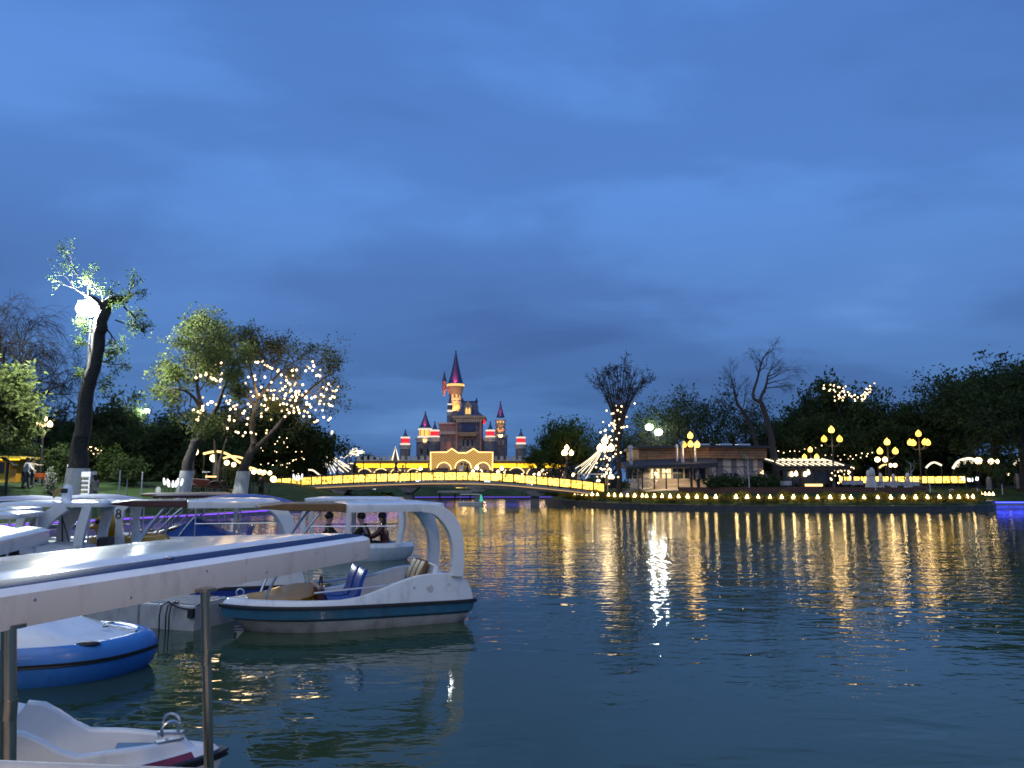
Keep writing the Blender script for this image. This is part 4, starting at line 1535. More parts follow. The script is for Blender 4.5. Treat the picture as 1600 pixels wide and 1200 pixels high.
for px, py, Yd, ax, ay, p in ((711, 600, YC + 8, 711, 580, 420), (664, 668, YC + 3, 664, 655, 260), (782, 651, YC + 3, 782, 640, 200), (633, 683, YC - 1, 633, 678, 60), (814, 683, YC - 1, 814, 677, 60), (679, 672, YC - 2, 679, 666, 60), (766, 672, YC - 2, 766, 666, 60)):
    s_ = ks * Yd / YC
    a = W(px, py, Yd - {711: 14.5, 664: 11, 782: 8}.get(px, 7) * s_)
    b_ = W(ax, ay, Yd - 1)
    uplight(a, (1.0, 0.03, 0.12), p * 13, b_, par=cas)
for px, py, Yd, ax, ay, p, c in ((706, 645, YC + 8, 711, 618, 900, (1, .42, .10)), (716, 645, YC + 8, 711, 612, 700, (1, .45, .12)), (664, 692, YC + 3, 664, 676, 160, (1, .5, .15)), (782, 684, YC + 3, 782, 668, 420, (1, .5, .2)), (698, 720, Yw, 698, 680, 300, (1, .42, .25)), (732, 722, Yk, 732, 690, 120, (1, .66, .34)), (693, 625, YC + 8, 693, 600, 160, (1, .4, .25))):
    s_ = ks * Yd / YC
    off_ = {711: 20, 664: 17, 782: 15, 698: 3.0 / ks, 732: 3.4 / ks, 693: 9, 706: 18, 716: 18}.get(px, 12)
    a = W(px, py, Yd - off_ * s_)
    uplight(a, c, p * 1.3, W(ax, ay, Yd), par=cas)

# curtain walls with battlements
def castle_wall(pxa, pxb, label, arch0, arch1, na, Yd=YC - 8):
    xa, xb = cx(pxa, Yd), cx(pxb, Yd)
    zt_ = czz(718.5, Yd)
    org = Vector(((xa + xb) / 2, Yd, GC))
    t_ = thing('castle_wall', label, 'wall', org, 0, 'castle walls')
    h = zt_ - GC
    mb = MB()
    mb.box((0, .6, h / 2 - .25), (xb - xa, 1.2, h + .5))
    mb.build('wall_body', M['castle_stone'], t_)
    n = int((xb - xa) / (8.8 * ks))
    w_ = (xb - xa) / n
    me = None
    for k in range(n):
        if me is None:
            b__ = MB()
            b__.box((0, 0, 0), (w_ * .52, .5, .62))
            b__.box((0, 0, .36), (w_ * .6, .6, .1))
            me = b__.mesh('merlon', M['castle_trim'])
        link('merlon', me, t_, (-(xb - xa) / 2 + (k + .5) * w_, .28, h + .30))
    mb = MB()
    mb.box((0, -.22, h - .12), (xb - xa, .5, .2))
    mb.build('string_course', M['castle_trim'], t_)
    zl = czz(727.5, Yd) - GC
    m_ = int((xb - xa) / 4.4)
    for k in range(m_):
        a = -(xb - xa) / 2 + (k + .03) * (xb - xa) / m_
        b__ = MB()
        wv = (xb - xa) / m_ * .94
        b__.box((a + wv / 2, -.12, zl), (wv, .2, 5.6 * ks))
        b__.build('wash_band', M['yellow_wash'], t_)  # glowing box stands in for yellow light washed along the wall
    r_ = (cx(arch1, Yd) - cx(arch0, Yd)) / na / 2
    zb = czz(743, Yd) - GC
    for k in range(na):
        xc = cx(arch0, Yd) - org.x + (2 * k + 1) * r_
        b__ = MB()
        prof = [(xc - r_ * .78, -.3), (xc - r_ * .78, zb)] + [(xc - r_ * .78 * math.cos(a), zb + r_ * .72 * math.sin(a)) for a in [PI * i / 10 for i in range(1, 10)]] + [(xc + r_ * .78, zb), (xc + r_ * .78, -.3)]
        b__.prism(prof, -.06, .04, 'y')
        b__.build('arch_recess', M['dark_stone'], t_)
        b__ = MB()
        b__.tube([(xc - r_ * .9 * math.cos(a), -.16, zb + r_ * .86 * math.sin(a)) for a in [PI * i / 14 for i in range(15)]], .085, 6)
        b__.build('arch_light', M['rope_warm'], t_)
    return t_


castle_wall(556, 674, 'battlemented castle wall with yellow light band, from the light tent to the gate', 558, 660, 4)
castle_wall(769.5, 884, 'battlemented castle wall with yellow light band, from the gate to the lone green tree', 792, 880, 3.4 and 3)

# lit gate front
Yg = YC - 10
xa, xb = cx(673, Yg), cx(770, Yg)
gt = thing('castle_gate', 'three arched castle gate covered in a yellow light lattice', 'gate', ((xa + xb) / 2, Yg, GC))
gx_ = lambda px: cx(px, Yg) - (xa + xb) / 2
gzz = lambda py: czz(py, Yg) - GC
top_line = [(673, 706), (697, 706), (703, 701), (709, 701.5), (716, 707), (728, 707), (734, 707), (741, 701.5), (747, 701), (753, 706), (770, 706)]
top_line = [(673, 706), (698, 706), (706, 700.5), (716, 707), (729, 707), (740, 700.5), (748, 706), (770, 706)]
arches = ((694, 10.5, 734), (724, 12.0, 732), (755, 10.5, 734))
outer = [(673, 752)] + top_line + [(770, 752)]
# front with true arched openings: columns of strips
def arch_top(px):
    for c, r_, yb in arches:
        if abs(px - c) < r_:
            return yb - math.sqrt(r_ * r_ - (px - c) ** 2) * 1.05
    return None


def top_at(px):
    for (a, ya), (b_, yb) in zip(top_line, top_line[1:]):
        if a <= px <= b_:
            return ya + (yb - ya) * (px - a) / (b_ - a)
    return 706


mb = MB()
N = 97
for i in range(N):
    p0, p1 = 673 + i, 674 + i
    pm = (p0 + p1) / 2
    lo = arch_top(pm)
    za = gzz(lo) if lo else -.5
    l0, l1 = arch_top(p0), arch_top(p1)
    zb0 = gzz(l0) if (lo and l0) else (za if not lo else gzz(734))
    zb1 = gzz(l1) if (lo and l1) else (za if not lo else gzz(734))
    mb.prism([(gx_(p0), zb0), (gx_(p1), zb1), (gx_(p1), gzz(top_at(p1))), (gx_(p0), gzz(top_at(p0)))], 0, 1.6, 'y')
mb.build('gate_front', M['gate_stone'], gt)
mb = MB()
mb.box((0, 5.4, gzz(706) / 2 + .2), (xb - xa, .4, gzz(706)))
mb.build('back_wall', M['castle_stone'], gt)
mb = MB()
mb.box((gx_(716.5), .9, gzz(703.5)), (26 * ks, 1.4, 4 * ks))
mb.build('attic', M['castle_stone'], gt)


def rope_px(pts, rad, name, m_, y=-.1, closed=False):
    b__ = MB()
    b__.tube([(gx_(a), y, gzz(b_)) for a, b_ in pts], rad, 5)
    return b__.build(name, m_, gt)


rope_px([(673.6, 736)] + [(a, b_ + .6) for a, b_ in top_line] + [(769.4, 736)], .12, 'outline_light', M['rope_warm'])
for c, r_, yb in arches:
    rope_px([(c - r_ * math.cos(a) * 1.06, yb - r_ * 1.1 * math.sin(a)) for a in [PI * i / 16 for i in range(17)]], .10, 'arch_light', M['rope_warm'])
M['lattice'] = glow('lattice light', (1.0, 0.56, 0.14), 1.1)
mb = MB()
for sgn in (1, -1):
    for k in range(-60, 140):
        pts = []
        for j in range(0, 130):
            px = 673 + j * .75
            py = 700 + sgn * (px - 673 - k * 4.4 * 1) * .75 if sgn > 0 else 700 - (px - 673 - k * 4.4) * .75
            at = arch_top_l = None
            lo = None
            for c, r_, yb in arches:
                if abs(px - c) < r_ * 1.08:
                    lo = yb - math.sqrt(max(0, (r_ * 1.08) ** 2 - (px - c) ** 2)) * 1.08
            ok_ = 673.5 < px < 769.5 and top_at(px) + 1 < py < min(734, lo if lo else 734)
            if ok_:
                pts.append((px, py))
            else:
                if len(pts) > 1:
                    mb.tube([(gx_(pts[0][0]), -.05, gzz(pts[0][1])), (gx_(pts[-1][0]), -.05, gzz(pts[-1][1]))], .045, 4, False)
                pts = []
        if len(pts) > 1:
            mb.tube([(gx_(pts[0][0]), -.05, gzz(pts[0][1])), (gx_(pts[-1][0]), -.05, gzz(pts[-1][1]))], .045, 4, False)
lt = mb.build('light_lattice', M['lattice'], gt)
struct(lt, 'stuff')
mb = MB()
for c in (690, 759):
    mb.box((gx_(c), 5.1, gzz(741)), (9 * ks, .2, 14 * ks))
mb.build('door', M['glass'], gt)
pl = bpy.data.lights.new('gate_lamp', 'POINT'); pl.energy = 260; pl.color = (1, .55, .2); pl.shadow_soft_size = .3
po = bpy.data.objects.new('gate_lamp', pl); COL.objects.link(po); po.location = (cx(724, Yg), Yg + 3.2, gzz(712) + GC - .4)
po2 = bpy.data.objects.new('gate_lamp', pl); COL.objects.link(po2); po2.location = (cx(690, Yg), Yg + 3.2, gzz(714) + GC - .4)
po3 = bpy.data.objects.new('gate_lamp', pl); COL.objects.link(po3); po3.location = (cx(757, Yg), Yg + 3.2, gzz(714) + GC - .4)
for o_ in (po, po2, po3):
    mb = MB(); mb.ball((0, 0, 0), .28, 10, 8)
    g_ = mb.build('gate_globe', M['warm_globe'], gt); g_.location = o_.location - Vector(gt.location)
    o_.location.z -= .6
# people and small shapes in the gate are built with the other people

# dark pointed booths left of the castle wall
for px, hw, yb, yt, lab in ((540.5, 3.6, 728, 715, 'small dark turret with pointed roof beside the light tent'), (549, 2.8, 724, 716, 'smaller dark turret with pointed roof on the left end of the castle wall')):
    Yd = YC - 12
    base = Vector((cx(px, Yd), Yd, GC))
    t_ = thing('turret', lab, 'turret', base, 0)
    mb = MB(); mb.lathe([(hw * ks, -.4), (hw * ks, czz(yb, Yd) - GC)], 12); mb.build('turret_body', M['castle_stone'], t_, 40)
    mb = MB(); mb.lathe([(hw * ks * 1.25, czz(yb, Yd) - GC), (hw * ks * .6, czz((yb + yt) / 2, Yd) - GC), (.05, czz(yt - 3, Yd) - GC)], 12); mb.build('roof', M['roof_blue'], t_, 30)
    mb = MB(); mb.lathe([(hw * ks * 1.28, czz(yb, Yd) - GC - .1), (hw * ks * 1.28, czz(yb, Yd) - GC + .05)], 12, caps=False); mb.build('light_ring', M['rope_white'], t_)
# pointed lit frame on the wall
t_ = thing('rope_light', 'pointed white light frame standing at the left of the castle', 'light frame', (cx(618, YC - 9), YC - 9, GC))
mb = MB()
f_ = lambda px, py: (cx(px, YC - 9) - cx(618, YC - 9), 0, czz(py, YC - 9) - GC)
mb.tube([f_(613, 719), f_(618, 698), f_(623, 719)], .12, 6)
mb.build('lit_edge', M['rope_white'], t_)
mb = MB(); mb.tube([f_(618, 745), f_(618, 699)], .14, 6); mb.prism([f_(614, 719)[::2], f_(622, 719)[::2], f_(618, 701)[::2]], .12, .2, 'y'); mb.build('mast', M['castle_stone'], t_)

# ------------------------------------------------------------------ cones of white light strings
def light_tent(label, apex, feet, mast_foot, rad, m_, group='tents of light strings'):
    t_ = thing('light_tent', label, 'light tent', mast_foot, 0, group)
    o_ = Vector(mast_foot)
    mb = MB(); mb.tube([(0, 0, -.3), Vector(apex) - o_ + Vector((0, 0, .5))], [.14, .06], 8); mb.build('mast', M['dark'], t_)
    for f in feet:
        a, b_ = Vector(apex) - o_, Vector(f) - o_
        pts = []
        for k in range(9):
            t = k / 8
            p = a.lerp(b_, t)
            p.z -= math.sin(PI * t) * (a - b_).length * .035
            pts.append(p)
        mb = MB(); mb.tube(pts, rad, 5)
        mb.build('light_strand', m_, t_)
    return t_


Yt = 112.0
mf = on(505, Yt)
feet = []
for i, (px, py) in enumerate([(500, 738), (506, 738), (512, 737), (517, 740), (523, 739), (528, 739), (533, 736), (537, 738), (541, 734), (545, 737), (548, 733), (546, 729)]):
    feet.append(W(px, py, Yt - 5 + 10 * ((i * 5) % 12) / 12))
light_tent('wide cone of white light strings hung from a mast behind the bridge', W(503, 699, Yt), feet, mf, .06, M['rope_white'])
mf = on(948, 84)
feet = [W(px, py, 80 + 7 * ((i * 3) % 8) / 8) for i, (px, py) in enumerate([(899, 732), (903, 738), (905, 742), (909, 737), (912, 743), (918, 741), (908, 729), (915, 748)])]
light_tent('half cone of white light strings running down from the lamp cluster by the pollarded tree', W(947, 692, 83), feet, mf, .035, M['rope_white'])
# scribble of light rope on a frame behind the wall's left end
t_ = thing('rope_light', 'cloud of looping white light rope on posts behind the light tent', 'light frame', on(556, 135))
g = random.Random(4)
o_ = Vector(t_.location)
mb = MB()
pts = []
for k in range(40):
    a = k * 2.399
    pts.append(W(556 + 15 * math.cos(a) * g.uniform(.35, 1), 707 + 8 * math.sin(a) * g.uniform(.35, 1), 135 + g.uniform(-1.5, 1.5)) - o_)
mb.tube(pts[:24], .06, 4); mb.tube([W(px, py, 135) - o_ for px, py in ((522, 716), (528, 719), (533, 714), (538, 716), (543, 711), (548, 713), (552, 708))], .06, 4)
mb.build('light_rope', M['rope_white'], t_)
mb = MB()
for px in (546, 556, 568):
    mb.tube([W(px, 748, 135) - o_, W(px, 702, 135) - o_], .09, 5)
mb.build('post', M['dark'], t_)
# ------------------------------------------------------------------ street lamps
def globe_mesh(r, m_):
    mb = MB()
    mb.lathe([(r * .30, -r * 1.0), (r * .80, -r * .75), (r * 1.0, -r * .2), (r * .96, r * .35), (r * .62, r * .95), (r * .30, r * 1.15), (r * .12, r * 1.5)], 14)
    return mb.mesh('globe', m_, 50)


GL = {}


def street_lamp(label, base, H, r, glob, narm=3, rz=0.0, reach=.55, drop=.62, group='globe street lamps', centre=False, power=70):
    t_ = thing('street_lamp', label, 'street lamp', base, rz, group)
    mb = MB()
    mb.lathe([(.17, -.2), (.17, .12), (.12, .2), (.10, .6), (.07, .75), (.055, H * .6), (.045, H - r * 1.6), (.09, H - r * 1.5), (.09, H - r * 1.2)], 12)
    mb.build('pole', M['dark'], t_, 40)
    key = (r, glob)
    if key not in GL:
        GL[key] = globe_mesh(r, M[glob])
        cap = MB(); cap.lathe([(r * .34, -r * 1.22), (r * .46, -r * 1.0), (r * .34, -r * .92)], 10)
        GL[key, 'cap'] = cap.mesh('holder', M['dark'], 40)
    pos = [(0, 0, H)]
    for k in range(narm):
        a = 2 * PI * k / narm
        pos.append((reach * math.cos(a), reach * math.sin(a), H - drop))
        mb = MB()
        pts = []
        for j in range(7):
            f = j / 6
            pts.append((reach * f * math.cos(a), reach * f * math.sin(a), H - drop - r * 1.3 - .22 * math.sin(PI * f) + (.18 * (f - 1) if f < 1 else 0)))
        mb.tube(pts, .03, 6)
        mb.build('arm', M['dark'], t_)
    if centre:
        pos.append((0, -.05, H - drop * 1.02))
    for p in pos:
        g_ = link('globe', GL[key], t_, p)
        link('holder', GL[key, 'cap'], g_, (0, 0, 0))
    l = bpy.data.lights.new('street_light', 'POINT')
    l.energy = power
    l.color = (1.0, .66, .28)
    l.shadow_soft_size = .5
    o = bpy.data.objects.new('street_light', l)
    COL.objects.link(o)
    o.location = Vector(base) + Vector((0, -.5, H - drop - r * 2.2))
    return t_


for px, pyt, Yd, n, rz, lab in (
    (1299, 672, 66, 2, 0, 'tall lamp post with three yellow globes in front of the pergola end'),
    (1386, 691, 66.5, 2, 0, 'lamp post with three yellow globes behind the folded parasols'),
    (1435, 678, 68.5, 4, 0.1, 'lamp post with four yellow globes near the grass bank'),
    (1266, 703, 84, 2, 0, 'lamp post with three yellow globes rising behind the lit pergola roof'),
    (1078.5, 681, 68, 3, 0.3, 'lamp post in front of the cafe awning with one bright globe'),
):
    top = W(px, pyt, Yd)
    b_ = Vector((top.x, Yd, gz(top.x, Yd)))
    street_lamp(lab, b_, top.z - b_.z, .235, 'yellow_globe', n, rz, .66 if n != 4 else .82, .78, centre=(n == 4 and False))
for px, pyt, Yd, n, rz, lab, gl, r in (
    (62, 654, 50, 3, 0.25, 'lamp post with a cluster of white globes above the bench', 'warm_globe', .17),
    (946, 689, 82, 3, 0.2, 'lamp post with bright globes at the foot of the pollarded tree', 'warm_globe', .34),
    (886, 700, 88, 3, 0.1, 'lamp post with white globes in front of the lone green tree', 'warm_globe', .26),
    (848, 735, 105, 2, 0, 'low two globe lamp behind the right half of the bridge', 'warm_globe', .24),
    (657, 733, 118, 2, 0, 'lamp with white globes seen above the bridge left of the gate', 'warm_globe', .26),
    (745, 731, 118, 2, 0, 'lamp with white globes in front of the right gate arch', 'warm_globe', .30),
    (784, 732, 118, 2, 0, 'lamp with white globes just right of the castle gate', 'warm_globe', .28),
):
    b_ = on(px, Yd)
    top = W(px, pyt, Yd)
    street_lamp(lab, b_, max(1.6, top.z - b_.z), r, gl, n, rz, r * 2.0, r * 2.2)

# floodlights on poles
def floodlight(label, base, H, heads, power, col=(.93, 1, .95), size=(.5, .3), aim=(0, -1, -.4), group=None, lens='flood'):
    t_ = thing('floodlight', label, 'floodlight', base, 0, group)
    mb = MB(); mb.tube([(0, 0, -.3), (0, 0, H)], [.09, .06], 8)
    mb.build('pole', M['dark'], t_)
    if len(heads) > 1:
        mb = MB(); mb.bar((heads[0][0], 0, H + heads[0][2]), (heads[-1][0], 0, H + heads[-1][2]), .06); mb.build('crossbar', M['dark'], t_)
    for hx, hy, hz in heads:
        mb = MB()
        mb.box((hx, hy + .12, H + hz), (size[0] + .08, .2, size[1] + .08))
        hd = mb.build('lamp_head', M['dark'], t_, bevel=.02)
        mb = MB()
        mb.ball((hx, hy - .06, H + hz), size[0] / 2 + .06, 16, 10, (1, .42, size[1] / size[0]))
        mb.build('lens', M[lens], hd)
        l = bpy.data.lights.new('floodlight_lamp', 'POINT')
        l.energy = power / len(heads)
        l.color = col
        l.shadow_soft_size = .2
        o = bpy.data.objects.new('floodlight_lamp', l)
        COL.objects.link(o)
        o.location = Vector(base) + Vector((hx, hy - 1.1, H + hz))
    return t_


b_ = W(143, 483, 47.3); b_.z = gz(b_.x, 47.3)
floodlight('blazing white floodlight on a slim pole against the pruned trunk', b_, W(143, 483, 47.3).z - b_.z, [(0, -.2, 0)], 15000, size=(1.55, 1.0))  # lens made oversize, the lamp's glare put into its shape
b_ = W(1019, 672, 90); b_.z = gz(b_.x, 90)
floodlight('twin white floodlights on a pole behind the cafe awning', b_, W(1019, 672, 90).z - b_.z, [(-.35, -.1, .35), (.7, -.1, -.25)], 900, size=(.85, .70), lens='flood_small')
b_ = W(231, 643, 82); b_.z = gz(b_.x, 82)
floodlight('single white floodlight on a pole far across the lawn', b_, W(231, 643, 82).z - b_.z, [(0, -.1, 0)], 900, size=(.55, .45), lens='flood_small')

# ------------------------------------------------------------------ strings of bulbs in the trees
def bulb_mesh(r):
    mb = MB(); mb.ball((0, 0, 0), r, 6, 4)
    return mb.mesh('bulb', M['fairy'], True)


BULB = bulb_mesh(.075)
BULBS = bulb_mesh(.05)


def tree_lights(label, T, base, spots, me, cat='light string', group='bulb strings in the trees'):
    """a string whose wire runs from bulb to bulb"""
    t_ = thing('light_string', label, cat, base, 0, group)
    mb = MB()
    for a, b_ in zip(spots, spots[1:]):
        if (Vector(a) - Vector(b_)).length < 2.2:
            m_ = (Vector(a) + Vector(b_)) / 2 - Vector((0, 0, .08))
            mb.tube([a, m_, b_], .008, 3, False)
    if mb.v:
        mb.build('wire', M['rubber'], t_)
    for p in spots:
        link('bulb', me, t_, p)
    return t_


def spots_on(pxs, Yd, base, n, seed, dy=1.6, jit=4.0):
    """bulbs along a chain of photo points, in the tree's own depth"""
    g = random.Random(seed)
    pts = []
    L = [0]
    for a, b_ in zip(pxs, pxs[1:]):
        L.append(L[-1] + math.hypot(b_[0] - a[0], b_[1] - a[1]))
    for k in range(n):
        s = L[-1] * (k + .3 * g.random()) / n
        i = max(j for j in range(len(L) - 1) if L[j] <= s + 1e-6)
        f = (s - L[i]) / (L[i + 1] - L[i] + 1e-6)
        px = lerp(pxs[i][0], pxs[i + 1][0], f) + g.gauss(0, jit)
        py = lerp(pxs[i][1], pxs[i + 1][1], f) + g.gauss(0, jit)
        pts.append(tuple(W(px, py, Yd + g.uniform(-dy, dy)) - Vector(base)))
    return pts


T, b_ = HERO['bulbs']
chains = [
    ([(383, 563), (402, 566), (424, 573), (436, 584), (448, 594)], 14, 3.0, 'string of bulbs arching over the top of the broad leaning tree'),
    ([(455, 588), (474, 577), (484, 572), (505, 588), (520, 600), (522, 620), (512, 640), (520, 655)], 36, 5.5, 'string of bulbs along the outer right edge of the broad leaning tree'),
    ([(400, 615), (420, 620), (445, 612), (470, 622), (490, 625), (510, 608)], 46, 9.0, 'string of bulbs through the right middle of the broad leaning tree'),
    ([(350, 625), (368, 635), (385, 640), (405, 640), (425, 636), (450, 632), (470, 640), (490, 660), (505, 672)], 42, 8.0, 'string of bulbs low through the broad leaning tree'),
    ([(340, 590), (348, 610), (360, 650), (362, 675), (400, 680), (420, 672)], 24, 7.0, 'string of bulbs hanging in the inner left of the broad leaning tree'),
    ([(392, 598), (410, 610), (430, 605), (450, 610), (480, 600)], 30, 11.0, 'string of bulbs in the dense heart of the broad leaning tree'),
]
for px, py in ((405, 612), (455, 612), (500, 615), (360, 632)):
    l = bpy.data.lights.new('bulb_glow', 'POINT'); l.energy = 170; l.color = (1, .68, .32); l.shadow_soft_size = .6
    o = bpy.data.objects.new('bulb_glow', l); COL.objects.link(o); o.location = W(px, py, 54.6)
for i, (pp, n, jt, lab) in enumerate(chains):
    tree_lights(lab, T, b_, spots_on(pp, 54.2, b_, n, i + 1, 1.4, jt), BULB)
T, b_ = HERO['spring']
for i, (pp, n, jt, lab) in enumerate([
    ([(304, 645), (312, 650), (318, 635), (322, 628), (335, 630)], 20, 3.0, 'string of bulbs at the fork of the pale leaning tree'),
    ([(308, 595), (318, 580), (330, 590), (345, 598), (340, 570), (352, 568)], 20, 3.5, 'string of bulbs on the upper right boughs of the pale leaning tree')]):
    tree_lights(lab, T, b_, spots_on(pp, 49.4, b_, n, i + 20, 1.2, jt), BULB)
T, b_ = HERO['pollard']
for i, (pp, n, jt, lab) in enumerate([
    ([(962, 632), (976, 640), (958, 652), (978, 660), (950, 665), (972, 672)], 30, 7.0, 'string of bulbs wound round the upper stem of the pollarded tree'),
    ([(938, 668), (955, 678), (945, 690), (962, 695), (940, 705), (960, 712), (948, 722)], 38, 8.0, 'string of bulbs massed round the lower stem of the pollarded tree'),
    ([(930, 725), (950, 733), (935, 742), (958, 748)], 22, 6.0, 'string of bulbs in the shrubs below the pollarded tree')]):
    tree_lights(lab, T, b_, spots_on(pp, 71.4, b_, n, i + 30, 1.0, jt), BULB)
T, b_ = HERO['strung']
for i, (pp, n, jt, lab) in enumerate([
    ([(1286, 608), (1300, 603), (1318, 610), (1308, 622), (1330, 615)], 42, 4.0, 'string of bulbs over the left crown top of the broad dark tree'),
    ([(1335, 622), (1350, 618), (1362, 604), (1355, 615), (1340, 628)], 30, 3.5, 'string of bulbs over the right crown top of the broad dark tree')]):
    tree_lights(lab, T, b_, spots_on(pp, 88.5, b_, n, i + 40, .6, jt), BULB)
# loose strings over the terrace
b_ = on(1300, 82)
for i, (pp, n, lab) in enumerate([
    ([(1216, 705), (1232, 706), (1250, 704), (1268, 700), (1290, 696)], 9, 'sparse bulb string over the left of the pergola roof'),
    ([(1290, 712), (1308, 712), (1324, 712), (1340, 711), (1356, 708), (1372, 706)], 9, 'sparse bulb string between the pergola and the parasols'),
    ([(1300, 720), (1320, 718), (1342, 716), (1366, 711)], 6, 'lower sparse bulb string left of the parasols')]):
    tree_lights(lab, None, b_, spots_on(pp, 81, b_, n, 60 + i, .8, 1.0), BULBS)
b_ = on(440, 84)
tree_lights('scatter of bulbs in the dark tree next to the bridge end', None, b_, spots_on([(412, 700), (440, 690), (462, 705), (450, 720), (430, 715), (418, 728), (470, 728)], 82, b_, 34, 77, .8, 7.0), BULBS)
b_ = on(146, 66)
tree_lights('handful of orange lit bulbs behind the pruned trunk', None, b_, spots_on([(134, 702), (146, 700), (158, 703), (142, 709), (156, 709)], 66, b_, 14, 78, .5, 3.0), BULBS)

# ------------------------------------------------------------------ the cafe
YF = 70.0
fl = 1.53
caf = thing('cafe', 'low cafe with timber fascia, dark awning and pale wall panels on the peninsula', 'cafe', (W(1100, 752, YF).x, YF, fl))
oc = Vector(caf.location)
FX = lambda px, Yd=YF: W(px, 752, Yd).x - oc.x
FZ = lambda py, Yd=YF: W(800, py, Yd).z - fl
xl, xm_, xr = FX(1003), FX(1107), FX(1205)
# two roof lines meeting at a blunt corner
mb = MB()
plan = [(xl, 1.5), (xm_, -.4), (xr, .9), (xr, 9), (xl, 9)]
mb.prism([(p, q_) for p, q_ in plan], FZ(716), FZ(700))
ft = mb.build('fascia', M['wood_fascia'], caf)
mb = MB()
mb.prism([(xl - .25, 1.2), (xm_, -.75), (xr + .25, .6), (xr + .25, 9.2), (xl - .25, 9.2)], FZ(700) + .002, FZ(696))
mb.build('roof', M['awning'], caf)
for k in range(1, 4):
    mb = MB()
    z_ = FZ(716) + (FZ(700) - FZ(716)) * k / 4
    mb.bar((xl, 1.47, z_), (xm_, -.43, z_), .03, .03); mb.bar((xm_, -.43, z_), (xr, .87, z_), .03, .03)
    mb.build('board_joint', M['awning'], ft)
mb = MB()
mb.prism([(xl + .3, 2.0), (xm_, .1), (xr - .25, 1.3), (xr - .25, 8.8), (xl + .3, 8.8)], -.3, FZ(716))
mb.build('wall', M['cafe_wall'], caf)
# wall panels on the right face: pale and mauve uprights
fa, fb = Vector((FX(1112), .08)), Vector((xr - .25, 1.3))
dirf = (fb - fa)
cuts = [0, .11, .22, .38, .48, .62, .80, .89, 1.0]
for k in range(len(cuts) - 1):
    a = fa + dirf * (cuts[k] + .004); b_ = fa + dirf * (cuts[k + 1] - .004)
    nrm = Vector((dirf.y, -dirf.x)).normalized() * (.07 if k % 2 == 0 else .045)
    mb = MB()
    mb.prism([(a.x, a.y), (b_.x, b_.y), (b_.x + nrm.x, b_.y + nrm.y), (a.x + nrm.x, a.y + nrm.y)], .02, FZ(716) - .02)
    mb.build('wall_panel', M['cafe_wall'] if k % 2 == 0 else M['cafe_grey'], caf)
mb = MB()
a = fa - Vector((0, .12)); b_ = fb - Vector((0, .12))
mb.bar((a.x, a.y, FZ(729)), (b_.x, b_.y, FZ(729)), .03)
mb.build('string_course', M['dark'], caf)
for f in (.27, .42):
    c_ = fa + dirf * f - Vector((0, .1))
    mb = MB(); mb.box((c_.x, c_.y, FZ(746)), (.8, .1, .8)); mb.build('window', M['glass'], caf)
c_ = fa + dirf * .965
mb = MB(); mb.box((c_.x, c_.y - .18, FZ(738)), (.16, .16, .3)); mb.ball((c_.x, c_.y - .25, FZ(738)), .13, 8, 6); mb.build('wall_lamp', M['warm_globe'], caf)
# awning front with posts and lit glazing
ax0, ax1 = FX(972), FX(1111)
mb = MB()
mb.loft([[(ax0, .6, FZ(722)), (ax0, -2.4, FZ(731)), (ax0, -2.4, FZ(734)), (ax0, .6, FZ(730))], [(FX(1003), .6, FZ(718)), (FX(1003), -2.4, FZ(728)), (FX(1003), -2.4, FZ(732)), (FX(1003), .6, FZ(730))],
         [(ax1, -.5, FZ(715)), (ax1, -2.6, FZ(724)), (ax1, -2.6, FZ(731)), (ax1, -.5, FZ(729))]], True, True, True)
mb.build('awning', M['awning'], caf)
for px in (975, 997, 1015, 1033, 1051, 1070, 1083, 1110):
    mb = MB(); mb.box((FX(px), -2.3, FZ(731) / 2), (.10, .10, FZ(731))); mb.build('awning_post', M['dark'], caf)
for k, (pa, pb, mn) in enumerate([(979, 996, 'glass'), (999, 1014, 'glass'), (1017, 1032, 'warm_room'), (1034.5, 1050, 'warm_room'), (1052.5, 1068, 'glass'), (1071, 1082, 'glass'), (1085, 1108, 'glass')]):
    mb = MB(); mb.box(((FX(pa) + FX(pb)) / 2, .2, (FZ(731) + .9) / 2), (FX(pb) - FX(pa), .06, FZ(731) - .95))
    wd = mb.build('window', M[mn], caf)
    mb = MB()
    xa_, xb_ = FX(pa), FX(pb)
    for z_ in (.9, FZ(740), FZ(731) - .05):
        mb.box(((xa_ + xb_) / 2, .14, z_), (xb_ - xa_ + .1, .06, .06))
    for x_ in (xa_, (xa_ + xb_) / 2, xb_):
        mb.box((x_, .142, (FZ(731) + .9) / 2), (.05, .06, FZ(731) - .9))
    mb.build('frame', M['dark'], wd)
for k, (px, py, w_) in enumerate([(1041, 736, .9), (1024, 740, .6), (1066, 742, .5), (1090, 738, .4), (1105, 738, .35)]):
    mb = MB(); mb.ball((FX(px), .55 if k > 1 else -.1, FZ(py)), .14, 8, 6)
    mb.build('pendant_lamp', M['warm_globe'], caf)
for k in range(5):
    mb = MB()
    xa_, xb_ = FX(975 + k * 19), FX(992 + k * 19)
    for z_ in (.25, .55, .85):
        mb.box(((xa_ + xb_) / 2, -2.1, z_), (xb_ - xa_, .05, .10))
    mb.build('balustrade', M['cafe_wall'], caf)
